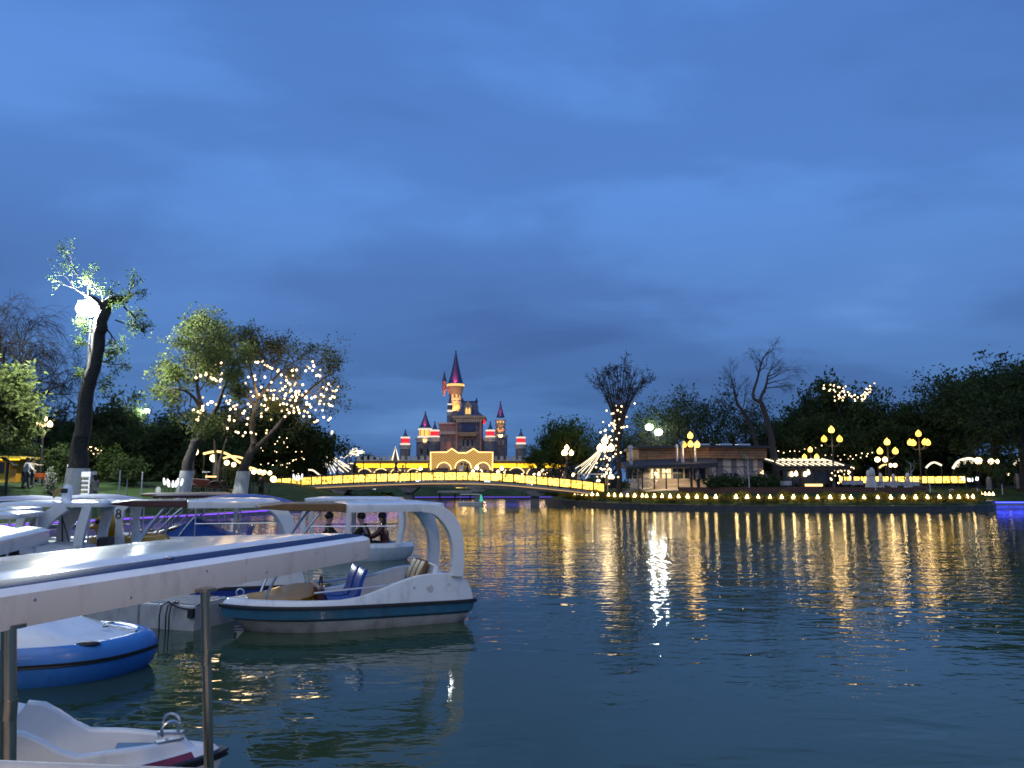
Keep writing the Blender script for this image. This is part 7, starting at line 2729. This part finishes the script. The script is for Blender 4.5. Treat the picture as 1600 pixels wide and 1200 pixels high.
dkz = lambda x: .40 + .16 * smooth01((LC / 2 - .30 - x) / .8)
mb = MB(); mb.loft([[(min(x * .87, LC / 2 - .26), y * .87, .392) for x, y in olC], [(min(x * .84, LC / 2 - .30), y * .84, lerp(.40, dkz(x), .6)) for x, y in olC], [(min(x * .70, LC / 2 - .50), y * .68, dkz(x) + .05) for x, y in olC], [(min(x * .4, LC / 2 - .7), y * .35, .66) for x, y in olC]], True, False, True); mb.build('deck', M['white_glossy'], bb, 50)
mb = MB(); mb.ball((1.02, -.70, .405), .105, 12, 6, (1.3, .7, .28)); mb.build('drain_cap', M['rubber'], bb, True)
for x_, y_ in ((1.1, -.2), (1.12, .05), (.2, -.45), (-.1, -.5)):
    mb = MB(); mb.lathe([(.035, 0), (.03, .012), (.01, .016)], 10, (x_, y_, .575 if x_ < 1 else .50)); mb.build('deck_fitting', M['rubber'] if x_ > 1 else M['alu'], bb, True)

# --- floating docks ---------------------------------------------------------------------------------------
def dock(a, b_, w_, n, lab, z=.36, tread=True):
    a, b_ = Vector(a), Vector(b_)
    c = (a + b_) / 2
    rz_ = math.atan2((b_ - a).y, (b_ - a).x)
    Ld = (b_ - a).length
    t_ = thing('floating_dock', lab, 'dock', c, rz_)
    s_ = Ld / n
    me = None
    mg = MB(); mg.box((0, 0, (z - .25) / 2), (s_ * .975, w_, z + .25)); me = mg.mesh('dock_block', M['pontoon'], False, .03)
    gr = MB()
    for k in range(9):
        gr.box((-s_ / 2 + (k + .5) * s_ / 9, 0, z + .008), (s_ / 9 * .5, w_ * .84, .016))
    gm = gr.mesh('tread', M['alu'])
    for k in range(n):
        o = link('dock_block', me, t_, (-Ld / 2 + (k + .5) * s_, 0, 0))
        if tread:
            link('tread', gm, o, (0, 0, 0))
        if k % 2 == 0:
            for sgn in (-1, 1):
                mb = MB(); mb.box((0, 0, 0), (.10, .06, .14)); link('bracket', mb.mesh('bracket', M['rubber'], False, .01), t_, (-Ld / 2 + k * s_ + .05, sgn * (w_ / 2 + .02), z - .1))
    return t_


d1 = dock((-4.55, 12.25, 0), (-10.5, 14.2, 0), .95, 6, 'grey floating dock with ribbed treads behind the blue boat')
d2 = dock((-8.6, 21.6, 0), (-15.0, 26.5, 0), 1.1, 7, 'far grey floating dock between the parrot boat and the duck boat', tread=False)
# mooring chains hanging at the near dock
for i, px in enumerate((252, 262, 267)):
    p = W(px, 950, 11.75)
    t_ = thing('mooring_rope', ['left mooring rope hanging down the dock front', 'middle mooring rope hanging down the dock front', 'right mooring rope hanging down the dock front'][i], 'rope', (p.x, 11.72, .34))
    mb = MB(); mb.tube([(0, .3, .05), (0, .03, .04), (.0, -.02, -.1), (.01, -.02, -.42)], .012, 6); mb.build('rope', M['rubber'], t_)
mb = MB()
a, b_ = W(262, 940, 11.8), W(334, 927, 11.9)
pts = [a.lerp(b_, k / 12) - Vector((0, 0, .16 * math.sin(PI * k / 12))) for k in range(13)]
mb.tube(pts, .012, 6)
tag(mb.build('mooring_rope', M['rubber']), 'slack dark rope from the dock to the bow of the teal boat', 'rope')


# --- white cabin boat with a parrot on its roof ------------------------------------------------------------
cE = Vector((-12.9, 19.4, 0)); hE = R(6)
eb = thing('cabin_boat', 'white pontoon boat with broad roof pillars, seen beyond the blue striped roofs', 'boat', cE, hE)
olE = outline(5.6, 1.9, 22, .22, 2.6, .96)
mb = MB(); mb.loft([ring(olE, .93, -.2), ring(olE, .95, .42)], True, True, False); mb.build('hull', M['grey_hull'], eb, 40)
mb = MB(); mb.loft([ring(olE, .955, .40), ring(olE, 1.0, .43), ring(olE, 1.0, .50), ring(olE, .96, .52)], True); mb.build('rub_strip', M['rubber'], eb, 40)
mb = MB(); mb.loft([ring(olE, 1.0, .50), ring(olE, 1.0, .53), ring(olE, .93, .60), ring(olE, .75, .70)], True, False, True); mb.build('deck', M['white_paint'], eb, 35)
for x_, w_ in ((.3, .55), (-1.4, .8)):
    mb = MB(); mb.box((x_, -.89, .12), (w_, .06, .30)); mb.build('hull_opening', M['rubber'], eb)
for x_, y_, d_ in ((.7, -.45, (.75, .3, .05)), (-1.2, -.4, (1.1, .4, .05))):
    mb = MB(); mb.box((x_, y_, .72), d_); mb.build('deck_hatch', M['rubber'], eb, bevel=.01)
seat_shape(.6, 'grey_hull', eb, (.9, .2, .78), PI)
zE = 1.58
canopy(eb, 1.25, .72, zE, .10, [M['white_paint'], M['white_glossy'], M['blue_stripe']], .05, False, .2, 'roof', (1.72, 0, 0))
for y_ in (-.66, .66):
    ribbon(bez((.60, y_, zE + .03), (.42, y_, 1.4), (.38, y_, 1.1), (.30, y_, .66), 10), .12, .20, 'roof_pillar', M['white_paint'], eb)
    ribbon(bez((2.05, y_, zE + .03), (1.75, y_, 1.40), (1.38, y_, 1.25), (1.46, y_, .70), 12), .14, [.26, .26, .27, .28, .30, .32, .33, .33, .33, .32, .31, .30, .30], 'roof_pillar', M['white_paint'], eb)
    ribbon(bez((2.55, y_, zE + .03), (2.53, y_, 1.4), (2.38, y_, 1.0), (2.40, y_, .64), 10), .14, .22, 'roof_pillar', M['white_paint'], eb)
mb = MB(); mb.ball((2.85, -.5, zE + .08), .13, 10, 8, (1.2, 1, .8)); mb.build('roof_lamp', M['white_paint'], eb, True)
mb = MB(); mb.tube([(1.95, -.5, .75), (1.88, -.5, 1.58)], .018, 6); mb.tube([(2.1, -.5, .75), (1.88, -.5, 1.4)], .014, 6); mb.build('boarding_post', M['dark'], eb)
mb = MB(); mb.box((2.72, .1, .62), (.14, .8, .35)); mb.box((2.88, -.45, .45), (.2, .2, .8)); mb.build('outboard_motor', M['rubber'], eb, bevel=.04)
p_ = Matrix.Rotation(hE, 3, 'Z') @ Vector((1.85, -.2, zE + .13))
pr = thing('parrot_figure', 'white moulded parrot head with a big ochre beak on top of the cabin boat roof', 'figure', cE + p_, PI + .15)
mb = MB(); mb.lathe([(.34, -.03), (.28, .06), (.22, .18), (.235, .34), (.26, .50), (.23, .66), (.15, .78), (.05, .83)], 18); mb.build('head', M['white_paint'], pr, True)
mb = MB()
rr = []
for k in range(9):
    t = k / 8
    a = t * 1.75
    rr.append(((.18 + .42 * math.sin(a), .56 - .42 * (1 - math.cos(a)) * .85), .17 * (1 - t) ** .6 + .015))
mb.tube([(x, 0, z) for (x, z), r_ in rr], [r_ for _, r_ in rr], 12); mb.build('beak', M['ochre'], pr, True)
mb = MB(); mb.lathe([(.255, .40), (.272, .50), (.25, .62)], 18, (.03, 0, 0), caps=False); mb.ball((.15, 0, .58), .17, 10, 8, (.8, 1, 1.1)); mb.build('beak_band', M['rubber'], pr, True)
for y_ in (-.235, .235):
    mb = MB(); mb.ball((.07, y_, .60), .045, 8, 6); mb.build('eye', M['rubber'], pr, True)
pr.scale = (.5, .5, .5)

# --- yellow duck boat ------------------------------------------------------------------------------------
cU = Vector((-11.2, 23.0, 0))
ub = thing('duck_boat', 'yellow duck shaped boat with a round head beside the dark covered boats', 'boat', cU, PI + .25)
olU = outline(2.3, 1.3, 18, .5, 2.0, .85)
mb = MB(); mb.loft([ring(olU, .75, -.1), ring(olU, .95, .1), ring(olU, 1, .34), ring(olU, .97, .52), ring(olU, .85, .62), ring(olU, .7, .62), ring(olU, .6, .35)], True, True, True); mb.build('body', M['yellow_plastic'], ub, True)
mb = MB(); mb.lathe([(.30, .45), (.27, .58), (.33, .70), (.40, .84), (.41, .98), (.35, 1.12), (.22, 1.23), (.04, 1.27)], 18, (.55, 0, 0)); hdk = mb.build('head', M['yellow_plastic'], ub, True)
mb = MB(); mb.loft([[(.86, .22 * math.cos(a), .90 + .07 * math.sin(a)) for a in [2 * PI * k / 12 for k in range(12)]], [(1.10, .20 * math.cos(a), .86 + .045 * math.sin(a)) for a in [2 * PI * k / 12 for k in range(12)]], [(1.22, .12 * math.cos(a), .86 + .02 * math.sin(a)) for a in [2 * PI * k / 12 for k in range(12)]]], True, True, True); mb.build('beak', M['orange'], ub, True)
for y_ in (-.30, .30):
    mb = MB(); mb.ball((.78, y_, 1.05), .075, 10, 8); mb.build('eye', M['rubber'], ub, True)

# --- covered boats, hoop boats, other roofs of the marina ----------------------------------------------------
def hoop_boat(lab, loc, rz, hull='royal_blue', cover='blue_canvas', L=3.9, B=1.6, hump=.5, hoops=True, roof=True, zr=1.66, roofm='maroon'):
    t_ = thing('hoop_boat', lab, 'boat', loc, rz, 'boats on the far side of the dock')
    ol = outline(L, B, 20, .42, 2.2, .92)
    mb = MB(); mb.loft([ring(ol, .75, -.12), ring(ol, .93, .08), ring(ol, .98, .34)], True, True, False); mb.build('hull', M['rubber'], t_, 40)
    mb = MB(); mb.loft([ring(ol, .985, .33), ring(ol, 1.0, .36), ring(ol, .97, .50), ring(ol, .88, .56), ring(ol, .80, .52)], True, False, True); mb.build('deck', M['white_paint'], t_, 40)
    z_ = lambda x: .54 + hump * math.exp(-((x + .3) / 1.0) ** 2)
    mb = MB(); mb.loft([[(max(-1.7, min(.9, x * .80)), y * .78, .53) for x, y in ol], [(max(-1.6, min(.8, x * .72)), y * .66, lerp(.55, z_(x), .7)) for x, y in ol], [(max(-1.5, min(.7, x * .6)), y * .4, z_(x)) for x, y in ol], [(max(-1.4, min(.6, x * .5)), y * .08, z_(x) + .03) for x, y in ol]], True, False, True)
    mb.build('cover', M[cover], t_, 50)
    mb = MB(); mb.box((1.05, 0, .60), (.5, .7, .1)); mb.build('bow_pad', M['maroon'], t_, bevel=.03)
    if hoops:
        for y_ in (-.62, .62):
            for x0, x1 in ((.1, .95), (-.55, .25)):
                mb = MB(); mb.tube(bez((x0 - .35, y_ * .95, zr), (x0 + .1, y_ * 1.0, zr - .25), (x0 + .45, y_ * 1.02, 1.1), (x1, y_ * 1.02, .54), 10), .024, 8); mb.build('hoop_strut', M['alu'], t_, True)
    if roof:
        mb = MB()
        mb.loft([[(-1.5, -.62, zr), (1.0, -.66, zr), (1.0, .66, zr), (-1.5, .62, zr)], [(-1.52, -.62, zr + .09), (1.02, -.68, zr + .07), (1.02, .68, zr + .07), (-1.52, .62, zr + .09)], [(-1.4, -.3, zr + .13), (.9, -.3, zr + .11), (.9, .3, zr + .11), (-1.4, .3, zr + .13)]], True, True, True)
        mb.build('roof', M[roofm], t_, bevel=.02)
        for x_, y_ in ((-1.35, -.55), (-1.35, .55)):
            mb = MB(); mb.tube([(x_, y_, .5), (x_, y_, zr)], .022, 8); mb.build('roof_post', M['alu'], t_, True)
    return t_


hoop_boat('boat under a royal blue cover with curved steel hoops, left of the maroon roof', (-9.9, 24.2, 0), R(194), 'royal_blue', 'blue_canvas', roofm='maroon', zr=1.70)
hoop_boat('black hulled boat with a low dark cover beside the yellow duck', (-10.9, 25.6, 0), R(190), 'rubber', 'maroon', hump=.25, zr=1.72, roofm='brown')


def post_boat(lab, loc, rz, kind='arch', L=3.6, B=1.5, zr=1.53, roofm='blue_canvas', group='boats on the far side of the dock', dig=False):
    t_ = thing('post_boat', lab, 'boat', loc, rz, group)
    ol = outline(L, B, 18, .42, 2.2, .92)
    mb = MB(); mb.loft([ring(ol, .78, -.12), ring(ol, .95, .10), ring(ol, 1.0, .36)], True, True, False); mb.build('hull', M['white_paint'], t_, 40)
    mb = MB(); mb.loft([ring(ol, 1.0, .36), ring(ol, .96, .46), ring(ol, .84, .48), ring(ol, .78, .2)], True, False, True); mb.build('deck', M['white_paint'], t_, 40)
    if kind == 'arch':           # barrel roof
        rings = []
        for k in range(13):
            f = k / 12
            x = lerp(-1.5, 1.5, f)
            h = .24 * math.sin(PI * f) ** .8
            rings.append([(x, -.66, zr + h * .85), (x, -.35, zr + h + .05), (x, .35, zr + h + .05), (x, .66, zr + h * .85), (x, .66, zr + h * .85 - .04), (x, -.66, zr + h * .85 - .04)])
        mb = MB(); mb.loft(rings, True, True, True); mb.build('roof', M[roofm], t_, 40)
        mb = MB()
        for y_ in (-.67, .67):
            mb.tube([(lerp(-1.52, 1.52, k / 12), y_, zr + .24 * math.sin(PI * k / 12) ** .8 * .85 - .02) for k in range(13)], .022, 6)
        mb.build('roof_edge', M['white_paint'], t_, True)
    else:
        canopy(t_, 1.35, .66, zr, .08, [M['white_paint'], M['white_glossy'], M['blue_stripe']], .05, False, .18, 'roof')
    for x_ in (-1.2, -.1, 1.2):
        for y_ in (-.58, .58):
            if kind == 'curved':
                ribbon(bez((x_ * .95, y_, zr + .02), (x_ * 1.12, y_, zr - .2), (x_ * 1.2, y_ * 1.02, 1.1), (x_ * 1.05, y_ * 1.05, .45), 8), .10, .13, 'roof_post', M['white_paint'], t_)
            else:
                mb = MB(); mb.tube([(x_, y_, .44), (x_, y_, zr + .02)], .022, 8); mb.build('roof_post', M['alu'], t_, True)
    for y_ in (-.25, .25):
        seat_shape(.38, 'royal_blue', t_, (.2, y_, .38), PI)
    for y_ in (-.6, .6):
        mb = MB(); mb.tube([(-1.2, y_, .95), (1.2, y_, .95)], .018, 6); mb.build('side_rail', M['alu'], t_, True)
    return t_


post_boat('blue barrel roofed boat cut by the view edge, before the lawn', W(40, 780, 21).xy.to_3d() * 1.0, R(8))
post_boat('blue barrel roofed boat behind the parrot figure', W(150, 781, 23.5).xy.to_3d(), R(8))
post_boat('bright blue barrel roofed boat rising behind the maroon roofed pedal boat', W(378, 776, 24).xy.to_3d(), R(10), zr=1.52)
post_boat('boat with a narrow white roof at the view edge left of the cabin boat', W(-72, 797, 14.5).xy.to_3d(), R(10), 'flat')
post_boat('low white roofed boat behind the blue striped roof, left of the cabin boat', W(-48, 792, 18.0).xy.to_3d(), R(6), 'flat', zr=1.50)
pb_ = post_boat('far pale blue roofed boat adrift with people aboard beyond the nearest roof', W(556, 781, 22.5).xy.to_3d(), R(4), 'curved', L=3.4, zr=1.64, group=None)
# number boat: white roof on a flared pillar with the figure 8
c8 = W(184, 787, 21.5).xy.to_3d()
n8 = thing('number_boat', 'white roofed boat whose flared pillar carries the number 8', 'boat', c8, R(4))
olN = outline(3.2, 1.4, 18, .42, 2.2, .92)
mb = MB(); mb.loft([ring(olN, .78, -.12), ring(olN, 1.0, .36), ring(olN, .95, .46), ring(olN, .82, .47), ring(olN, .78, .2)], True, True, True); mb.build('hull', M['white_paint'], n8, 40)
canopy(n8, 1.05, .62, 1.60, .07, [M['white_paint'], M['white_glossy'], M['blue_stripe']], .04, False, .15, 'roof', (-.35, 0, 0))
pil = None
for y_ in (-.55, .55):
    mb = MB()
    mb.prism([(.0, 1.60), (.62, 1.60), (.42, 1.42), (.38, 1.10), (.48, .44), (.20, .44), (.22, 1.05), (.16, 1.38)], y_ - .04, y_ + .04, 'y')
    q_ = mb.build('pillar', M['white_paint'], n8, bevel=.012)
    pil = pil or q_
mb = MB()
for zc_, r_ in ((1.285, .062), (1.40, .052)):
    mb.tube([(.285 + r_ * math.cos(a), -.60, zc_ + r_ * math.sin(a)) for a in [2 * PI * k / 14 for k in range(15)]], .016, 6, False)
mb.build('number_eight', M['rubber'], pil)
for x_ in (-1.1, -.5):
    for y_ in (-.5, .5):
        mb = MB(); mb.tube([(x_, y_, .44), (x_, y_, 1.61)], .02, 6); mb.build('roof_post', M['alu'], n8, True)
# mooring post before the cabin boat
p = W(17, 870, 16.0)
mb = MB(); mb.tube([(0, 0, -1.2), (0, 0, 1.05)], .10, 10)
tag(mb.build('mooring_post', M['dark_stone'], loc=(p.x, 16.0, 0)), 'dark mooring post standing in the water before the cabin boat', 'post')

# ------------------------------------------------------------------ jetty under the viewer, rail and lamp behind
jt = thing('jetty', 'pale jetty with a pale handrail running along the bottom edge of the view', 'jetty', (0, -1.4, 0))
for k in range(14):
    mb = MB(); mb.box((-2.6 + k * .40, 0, .56), (.385, 3.2, .05)); mb.build('plank', M['pontoon'], jt)
for x_ in (-2.2, 0, 2.4):
    mb = MB(); mb.tube([(x_, 1.2, -1.5), (x_, 1.2, .53)], .11, 10); mb.build('pile', M['dark_stone'], jt)
a = W(-120, 1200, 1.02); b_ = W(332, 1218, 1.02)
mb = MB(); mb.tube([a - jt.location, b_ - jt.location], .0125, 12); mb.build('handrail', M['pontoon'], jt, True)
for f in (.05, .97):
    p = a.lerp(b_, f) - jt.location
    mb = MB(); mb.tube([(p.x, p.y - .0, .56), (p.x, p.y, p.z - .008)], .018, 8); mb.build('rail_post', M['pontoon'], jt)
lamp_b = street_lamp('lamp post with warm globes on the jetty behind the viewer', (2.5, -3.8, .0), 4.3, .20, 'warm_globe', 3, .4, .5, .6, group=None, power=0)
street_lamp('second lamp post with warm globes at the landward end of the jetty', (-4.6, -2.6, .0), 3.9, .20, 'warm_globe', 3, .9, .5, .6, group=None, power=130)
mb = MB(); mb.box((-3.6, -2.2, .50), (2.6, 1.6, .10)); mb.build('landing', M['pontoon'], jt)
mb = MB(); mb.box((1.6, -2.6, .52), (3.4, 2.2, .10)); mb.build('landing', M['pontoon'], jt)
l = bpy.data.lights.new('jetty_lamp', 'POINT'); l.energy = 760; l.color = (1.0, .74, .42); l.shadow_soft_size = .25
o = bpy.data.objects.new('jetty_lamp', l); COL.objects.link(o); o.location = (2.5, -3.8, 4.85)
# ------------------------------------------------------------------ people
def skin_mesh(name, joints, edges, radii, m_, parent, level=2, root=0):
    me = bpy.data.meshes.new(name)
    me.from_pydata([tuple(j) for j in joints], edges, [])
    o = link(name, me, parent)
    sk_ = o.modifiers.new('skin', 'SKIN')
    sv = me.skin_vertices[0].data
    for i, r_ in enumerate(radii):
        rx, ry = r_ if hasattr(r_, '__len__') else (r_, r_)
        sv[i].radius = (rx, ry)
        sv[i].use_root = (i == root)
    sk_.use_smooth_shade = True
    sb = o.modifiers.new('subdivision', 'SUBSURF')
    sb.levels = sb.render_levels = level
    me.materials.append(m_)
    return o


def person(lab, loc, rz, pose='stand', H=1.72, top='cloth_black', legs='cloth_black', long_hair=False, lean=0.0, arm=(0.0, 0.0), stride=.0, group='people strolling'):
    """facing +x; one continuous skin body with clothing and hair as children"""
    t_ = thing('person', lab, 'person', loc, rz, group)
    k = H / 1.72
    seat = pose == 'sit'
    hip = .50 if seat else .92
    J = {}
    J['pel'] = (0, 0, hip)
    J['wai'] = (lean * .25, 0, hip + .18)
    J['che'] = (lean * .6, 0, hip + .38)
    J['nec'] = (lean * .85, 0, hip + .55)
    J['hd0'] = (lean * .95 + .01, 0, hip + .63)
    J['hd1'] = (lean * 1.0 + .025, 0, hip + .74)
    J['hd2'] = (lean * 1.0 + .015, 0, hip + .83)
    ed = [('pel', 'wai'), ('wai', 'che'), ('che', 'nec'), ('nec', 'hd0'), ('hd0', 'hd1'), ('hd1', 'hd2')]
    rad = dict(pel=(.18, .14), wai=(.16, .125), che=(.19, .145), nec=(.06, .06), hd0=(.07, .075), hd1=(.10, .12), hd2=(.085, .10))
    for s_, sg in (('l', 1), ('r', -1)):
        fw = arm[0] if sg > 0 else arm[1]
        J['sh' + s_] = (lean * .72, sg * .18, hip + .48)
        J['el' + s_] = (lean * .72 + .26 * math.sin(fw), sg * .225, hip + .48 - .27 * math.cos(fw))
        f2 = fw + (.5 if abs(fw) > .1 else .2)
        e = J['el' + s_]
        J['wr' + s_] = (e[0] + .24 * math.sin(f2), sg * .215, e[2] - .24 * math.cos(f2))
        J['ha' + s_] = (e[0] + .34 * math.sin(f2 + .1), sg * .21, e[2] - .34 * math.cos(f2 + .1))
        ed += [('che', 'sh' + s_), ('sh' + s_, 'el' + s_), ('el' + s_, 'wr' + s_), ('wr' + s_, 'ha' + s_)]
        rad.update({'sh' + s_: .080, 'el' + s_: .058, 'wr' + s_: .033, 'ha' + s_: (.022, .042)})
        J['hp' + s_] = (0, sg * .09, hip - .06)
        if seat:
            J['kn' + s_] = (.42, sg * .12, hip + .02); J['an' + s_] = (.46, sg * .12, hip - .38); J['to' + s_] = (.60, sg * .13, hip - .43)
        else:
            q_ = stride * sg
            J['kn' + s_] = (.22 * math.sin(q_) + .04, sg * .095, hip - .46)
            J['an' + s_] = (.44 * math.sin(q_), sg * .095, .07); J['to' + s_] = (.44 * math.sin(q_) + .15, sg * .105, .03)
        ed += [('pel', 'hp' + s_), ('hp' + s_, 'kn' + s_), ('kn' + s_, 'an' + s_), ('an' + s_, 'to' + s_)]
        rad.update({'hp' + s_: .115, 'kn' + s_: .075, 'an' + s_: .05, 'to' + s_: (.045, .028)})
    names = list(J)
    ix = {n: i for i, n in enumerate(names)}
    sc = lambda p: (p[0] * k, p[1] * k, p[2] * k)
    sr = lambda r_: tuple(v * k for v in r_) if hasattr(r_, '__len__') else r_ * k
    skin_mesh('body', [sc(J[n]) for n in names], [(ix[a], ix[b_]) for a, b_ in ed], [sr(rad[n]) for n in names], M['skin'], t_, 2, 0)
    # jacket
    tn = ['pel', 'wai', 'che', 'nec', 'shl', 'ell', 'wrl', 'shr', 'elr', 'wrr']
    te = [('pel', 'wai'), ('wai', 'che'), ('che', 'nec'), ('che', 'shl'), ('shl', 'ell'), ('ell', 'wrl'), ('che', 'shr'), ('shr', 'elr'), ('elr', 'wrr')]
    up = lambda r_, a: tuple(v + a for v in r_) if hasattr(r_, '__len__') else r_ + a
    ti = {n: i for i, n in enumerate(tn)}
    skin_mesh('jacket', [sc(J[n]) for n in tn], [(ti[a], ti[b_]) for a, b_ in te], [sr(up(rad[n], .022)) for n in tn], M[top], t_, 2, 1)
    ln = ['pel', 'hpl', 'knl', 'anl', 'hpr', 'knr', 'anr']
    le = [('pel', 'hpl'), ('hpl', 'knl'), ('knl', 'anl'), ('pel', 'hpr'), ('hpr', 'knr'), ('knr', 'anr')]
    li = {n: i for i, n in enumerate(ln)}
    skin_mesh('trousers', [sc(J[n]) for n in ln], [(li[a], li[b_]) for a, b_ in le], [sr(up(rad[n], .014)) for n in ln], M[legs], t_, 2, 0)
    for s_ in 'lr':
        a = J['an' + s_]
        mb = MB(); mb.ball((a[0] * k + .06 * k, a[1] * k, a[2] * k - .025 * k), .10 * k, 10, 6, (1.25, .52, .5)); mb.build('shoe', M['rubber'], t_, True)
    h = J['hd1']
    mb = MB(); mb.ball(((h[0] - .022) * k, 0, (h[2] + .045) * k), .125 * k, 12, 8, (1.0, .88, .95))
    if long_hair:
        mb.ball(((h[0] - .07) * k, 0, (h[2] - .13) * k), .12 * k, 10, 8, (.55, .85, 1.6))
    mb.build('hair', M['hair'], t_, True)
    return t_


# aboard the drifting boat
pbm = pb_.matrix_basis
for x_, y_, rz, lab, lh, ln in ((-.78, -.15, .1, 'dark clad person sitting upright facing the others in the drifting boat', False, .06), (.42, -.25, PI - .1, 'dark clad person leaning forward in the middle of the drifting boat', False, .22), (.88, -.1, PI + .05, 'long haired person in dark red at the right end of the drifting boat', True, .10)):
    p = pbm @ Vector((x_, y_, -.06))
    person(lab, p, rz + R(4), 'sit', 1.72, 'maroon' if lh else 'cloth_black', 'cloth_black', lh, ln, (.7, .6), group='people in the drifting boat')
# left lawn
b_ = on(40, 45.5); person('person in a pale shirt and grey trousers walking by the kiosk with a bag', b_, .25, 'stand', 1.72, 'cloth_white', 'cloth_grey', False, .04, (.5, -.3), .35, 'people on the left lawn')
b_ = on(47.5, 46.2); person('person in beige walking close behind the pale shirted one', b_, .15, 'stand', 1.66, 'cloth_beige', 'cloth_grey', True, .06, (1.2, .2), .25, 'people on the left lawn')
b_ = on(144, 45.6); person('person in black standing beside the drinks fridge', b_, -1.2, 'stand', 1.70, 'cloth_black', 'cloth_black', True, .02, (.2, .3), .05, 'people on the left lawn')
b_ = on(148.5, 45.2); person('person in a long beige coat standing by the drinks fridge', b_, 2.6, 'stand', 1.62, 'cloth_beige', 'cloth_beige', True, .02, (.2, .1), .04, 'people on the left lawn')
# on the bridge deck
def bridge_pt(px, yo):
    x = W(px, 750, 74.5 + yo).x
    i = min(range(len(dk) - 1), key=lambda k: abs((dk[k].x + dk[k + 1].x) / 2 - x))
    a, c = dk[i], dk[i + 1]
    f = min(1, max(0, (x - a.x) / (c.x - a.x)))
    p = a.lerp(c, f)
    return Vector((x, p.y + yo, p.z))
bp_ = [(522, 1.0, 0, 'cloth_black', 'person in black on the bridge, in front of the cone of lights', 1.7), (555, .5, PI, 'cloth_black', 'person in black at the bridge rail below the wall end', 1.66), (617.5, .8, 0, 'cloth_black', 'tall person in black on the bridge left of the castle gate', 1.82),
       (629, 1.2, PI, 'cloth_grey', 'person in grey following the tall one on the bridge', 1.6), (669, .8, 0, 'cloth_grey', 'person on the bridge at the left pillar of the castle gate', 1.62), (721, .5, 1.5, 'cloth_white', 'person in white with raised arm on the bridge before the middle arch', 1.7),
       (726, 1.0, 1.2, 'cloth_yellow', 'person in a yellow coat on the bridge before the middle arch', 1.7), (731, .6, PI, 'cloth_black', 'person in black beside the yellow coated one on the bridge', 1.62), (858, .5, 0, 'cloth_black', 'person in black on the right slope of the bridge', 1.7), (880, .9, PI, 'cloth_grey', 'person in grey near the right foot of the bridge', 1.68)]
for i, (px, yo, rz, tp, lab, H) in enumerate(bp_):
    person(lab, bridge_pt(px, yo), rz, 'stand', H, tp, 'cloth_black', i % 3 == 1, .03, (.5 if i % 2 else -.2, .4), .3 if i % 2 == 0 else .1, 'people on the bridge')
for i, (px, Yd, lab, tp) in enumerate([(1090, 67.2, 'person sitting at the cafe front below the awning', 'cloth_grey'), (300, 58, 'person in dark clothes by the wagon', 'cloth_black'), (408, 62, 'person seated low near the bridge end', 'cloth_black')]):
    b_ = on(px, Yd)
    person(lab, b_, .4 + i, 'stand', 1.66, tp, 'cloth_black', i == 1, .02, (.3, .2), .1, 'people strolling by the water')
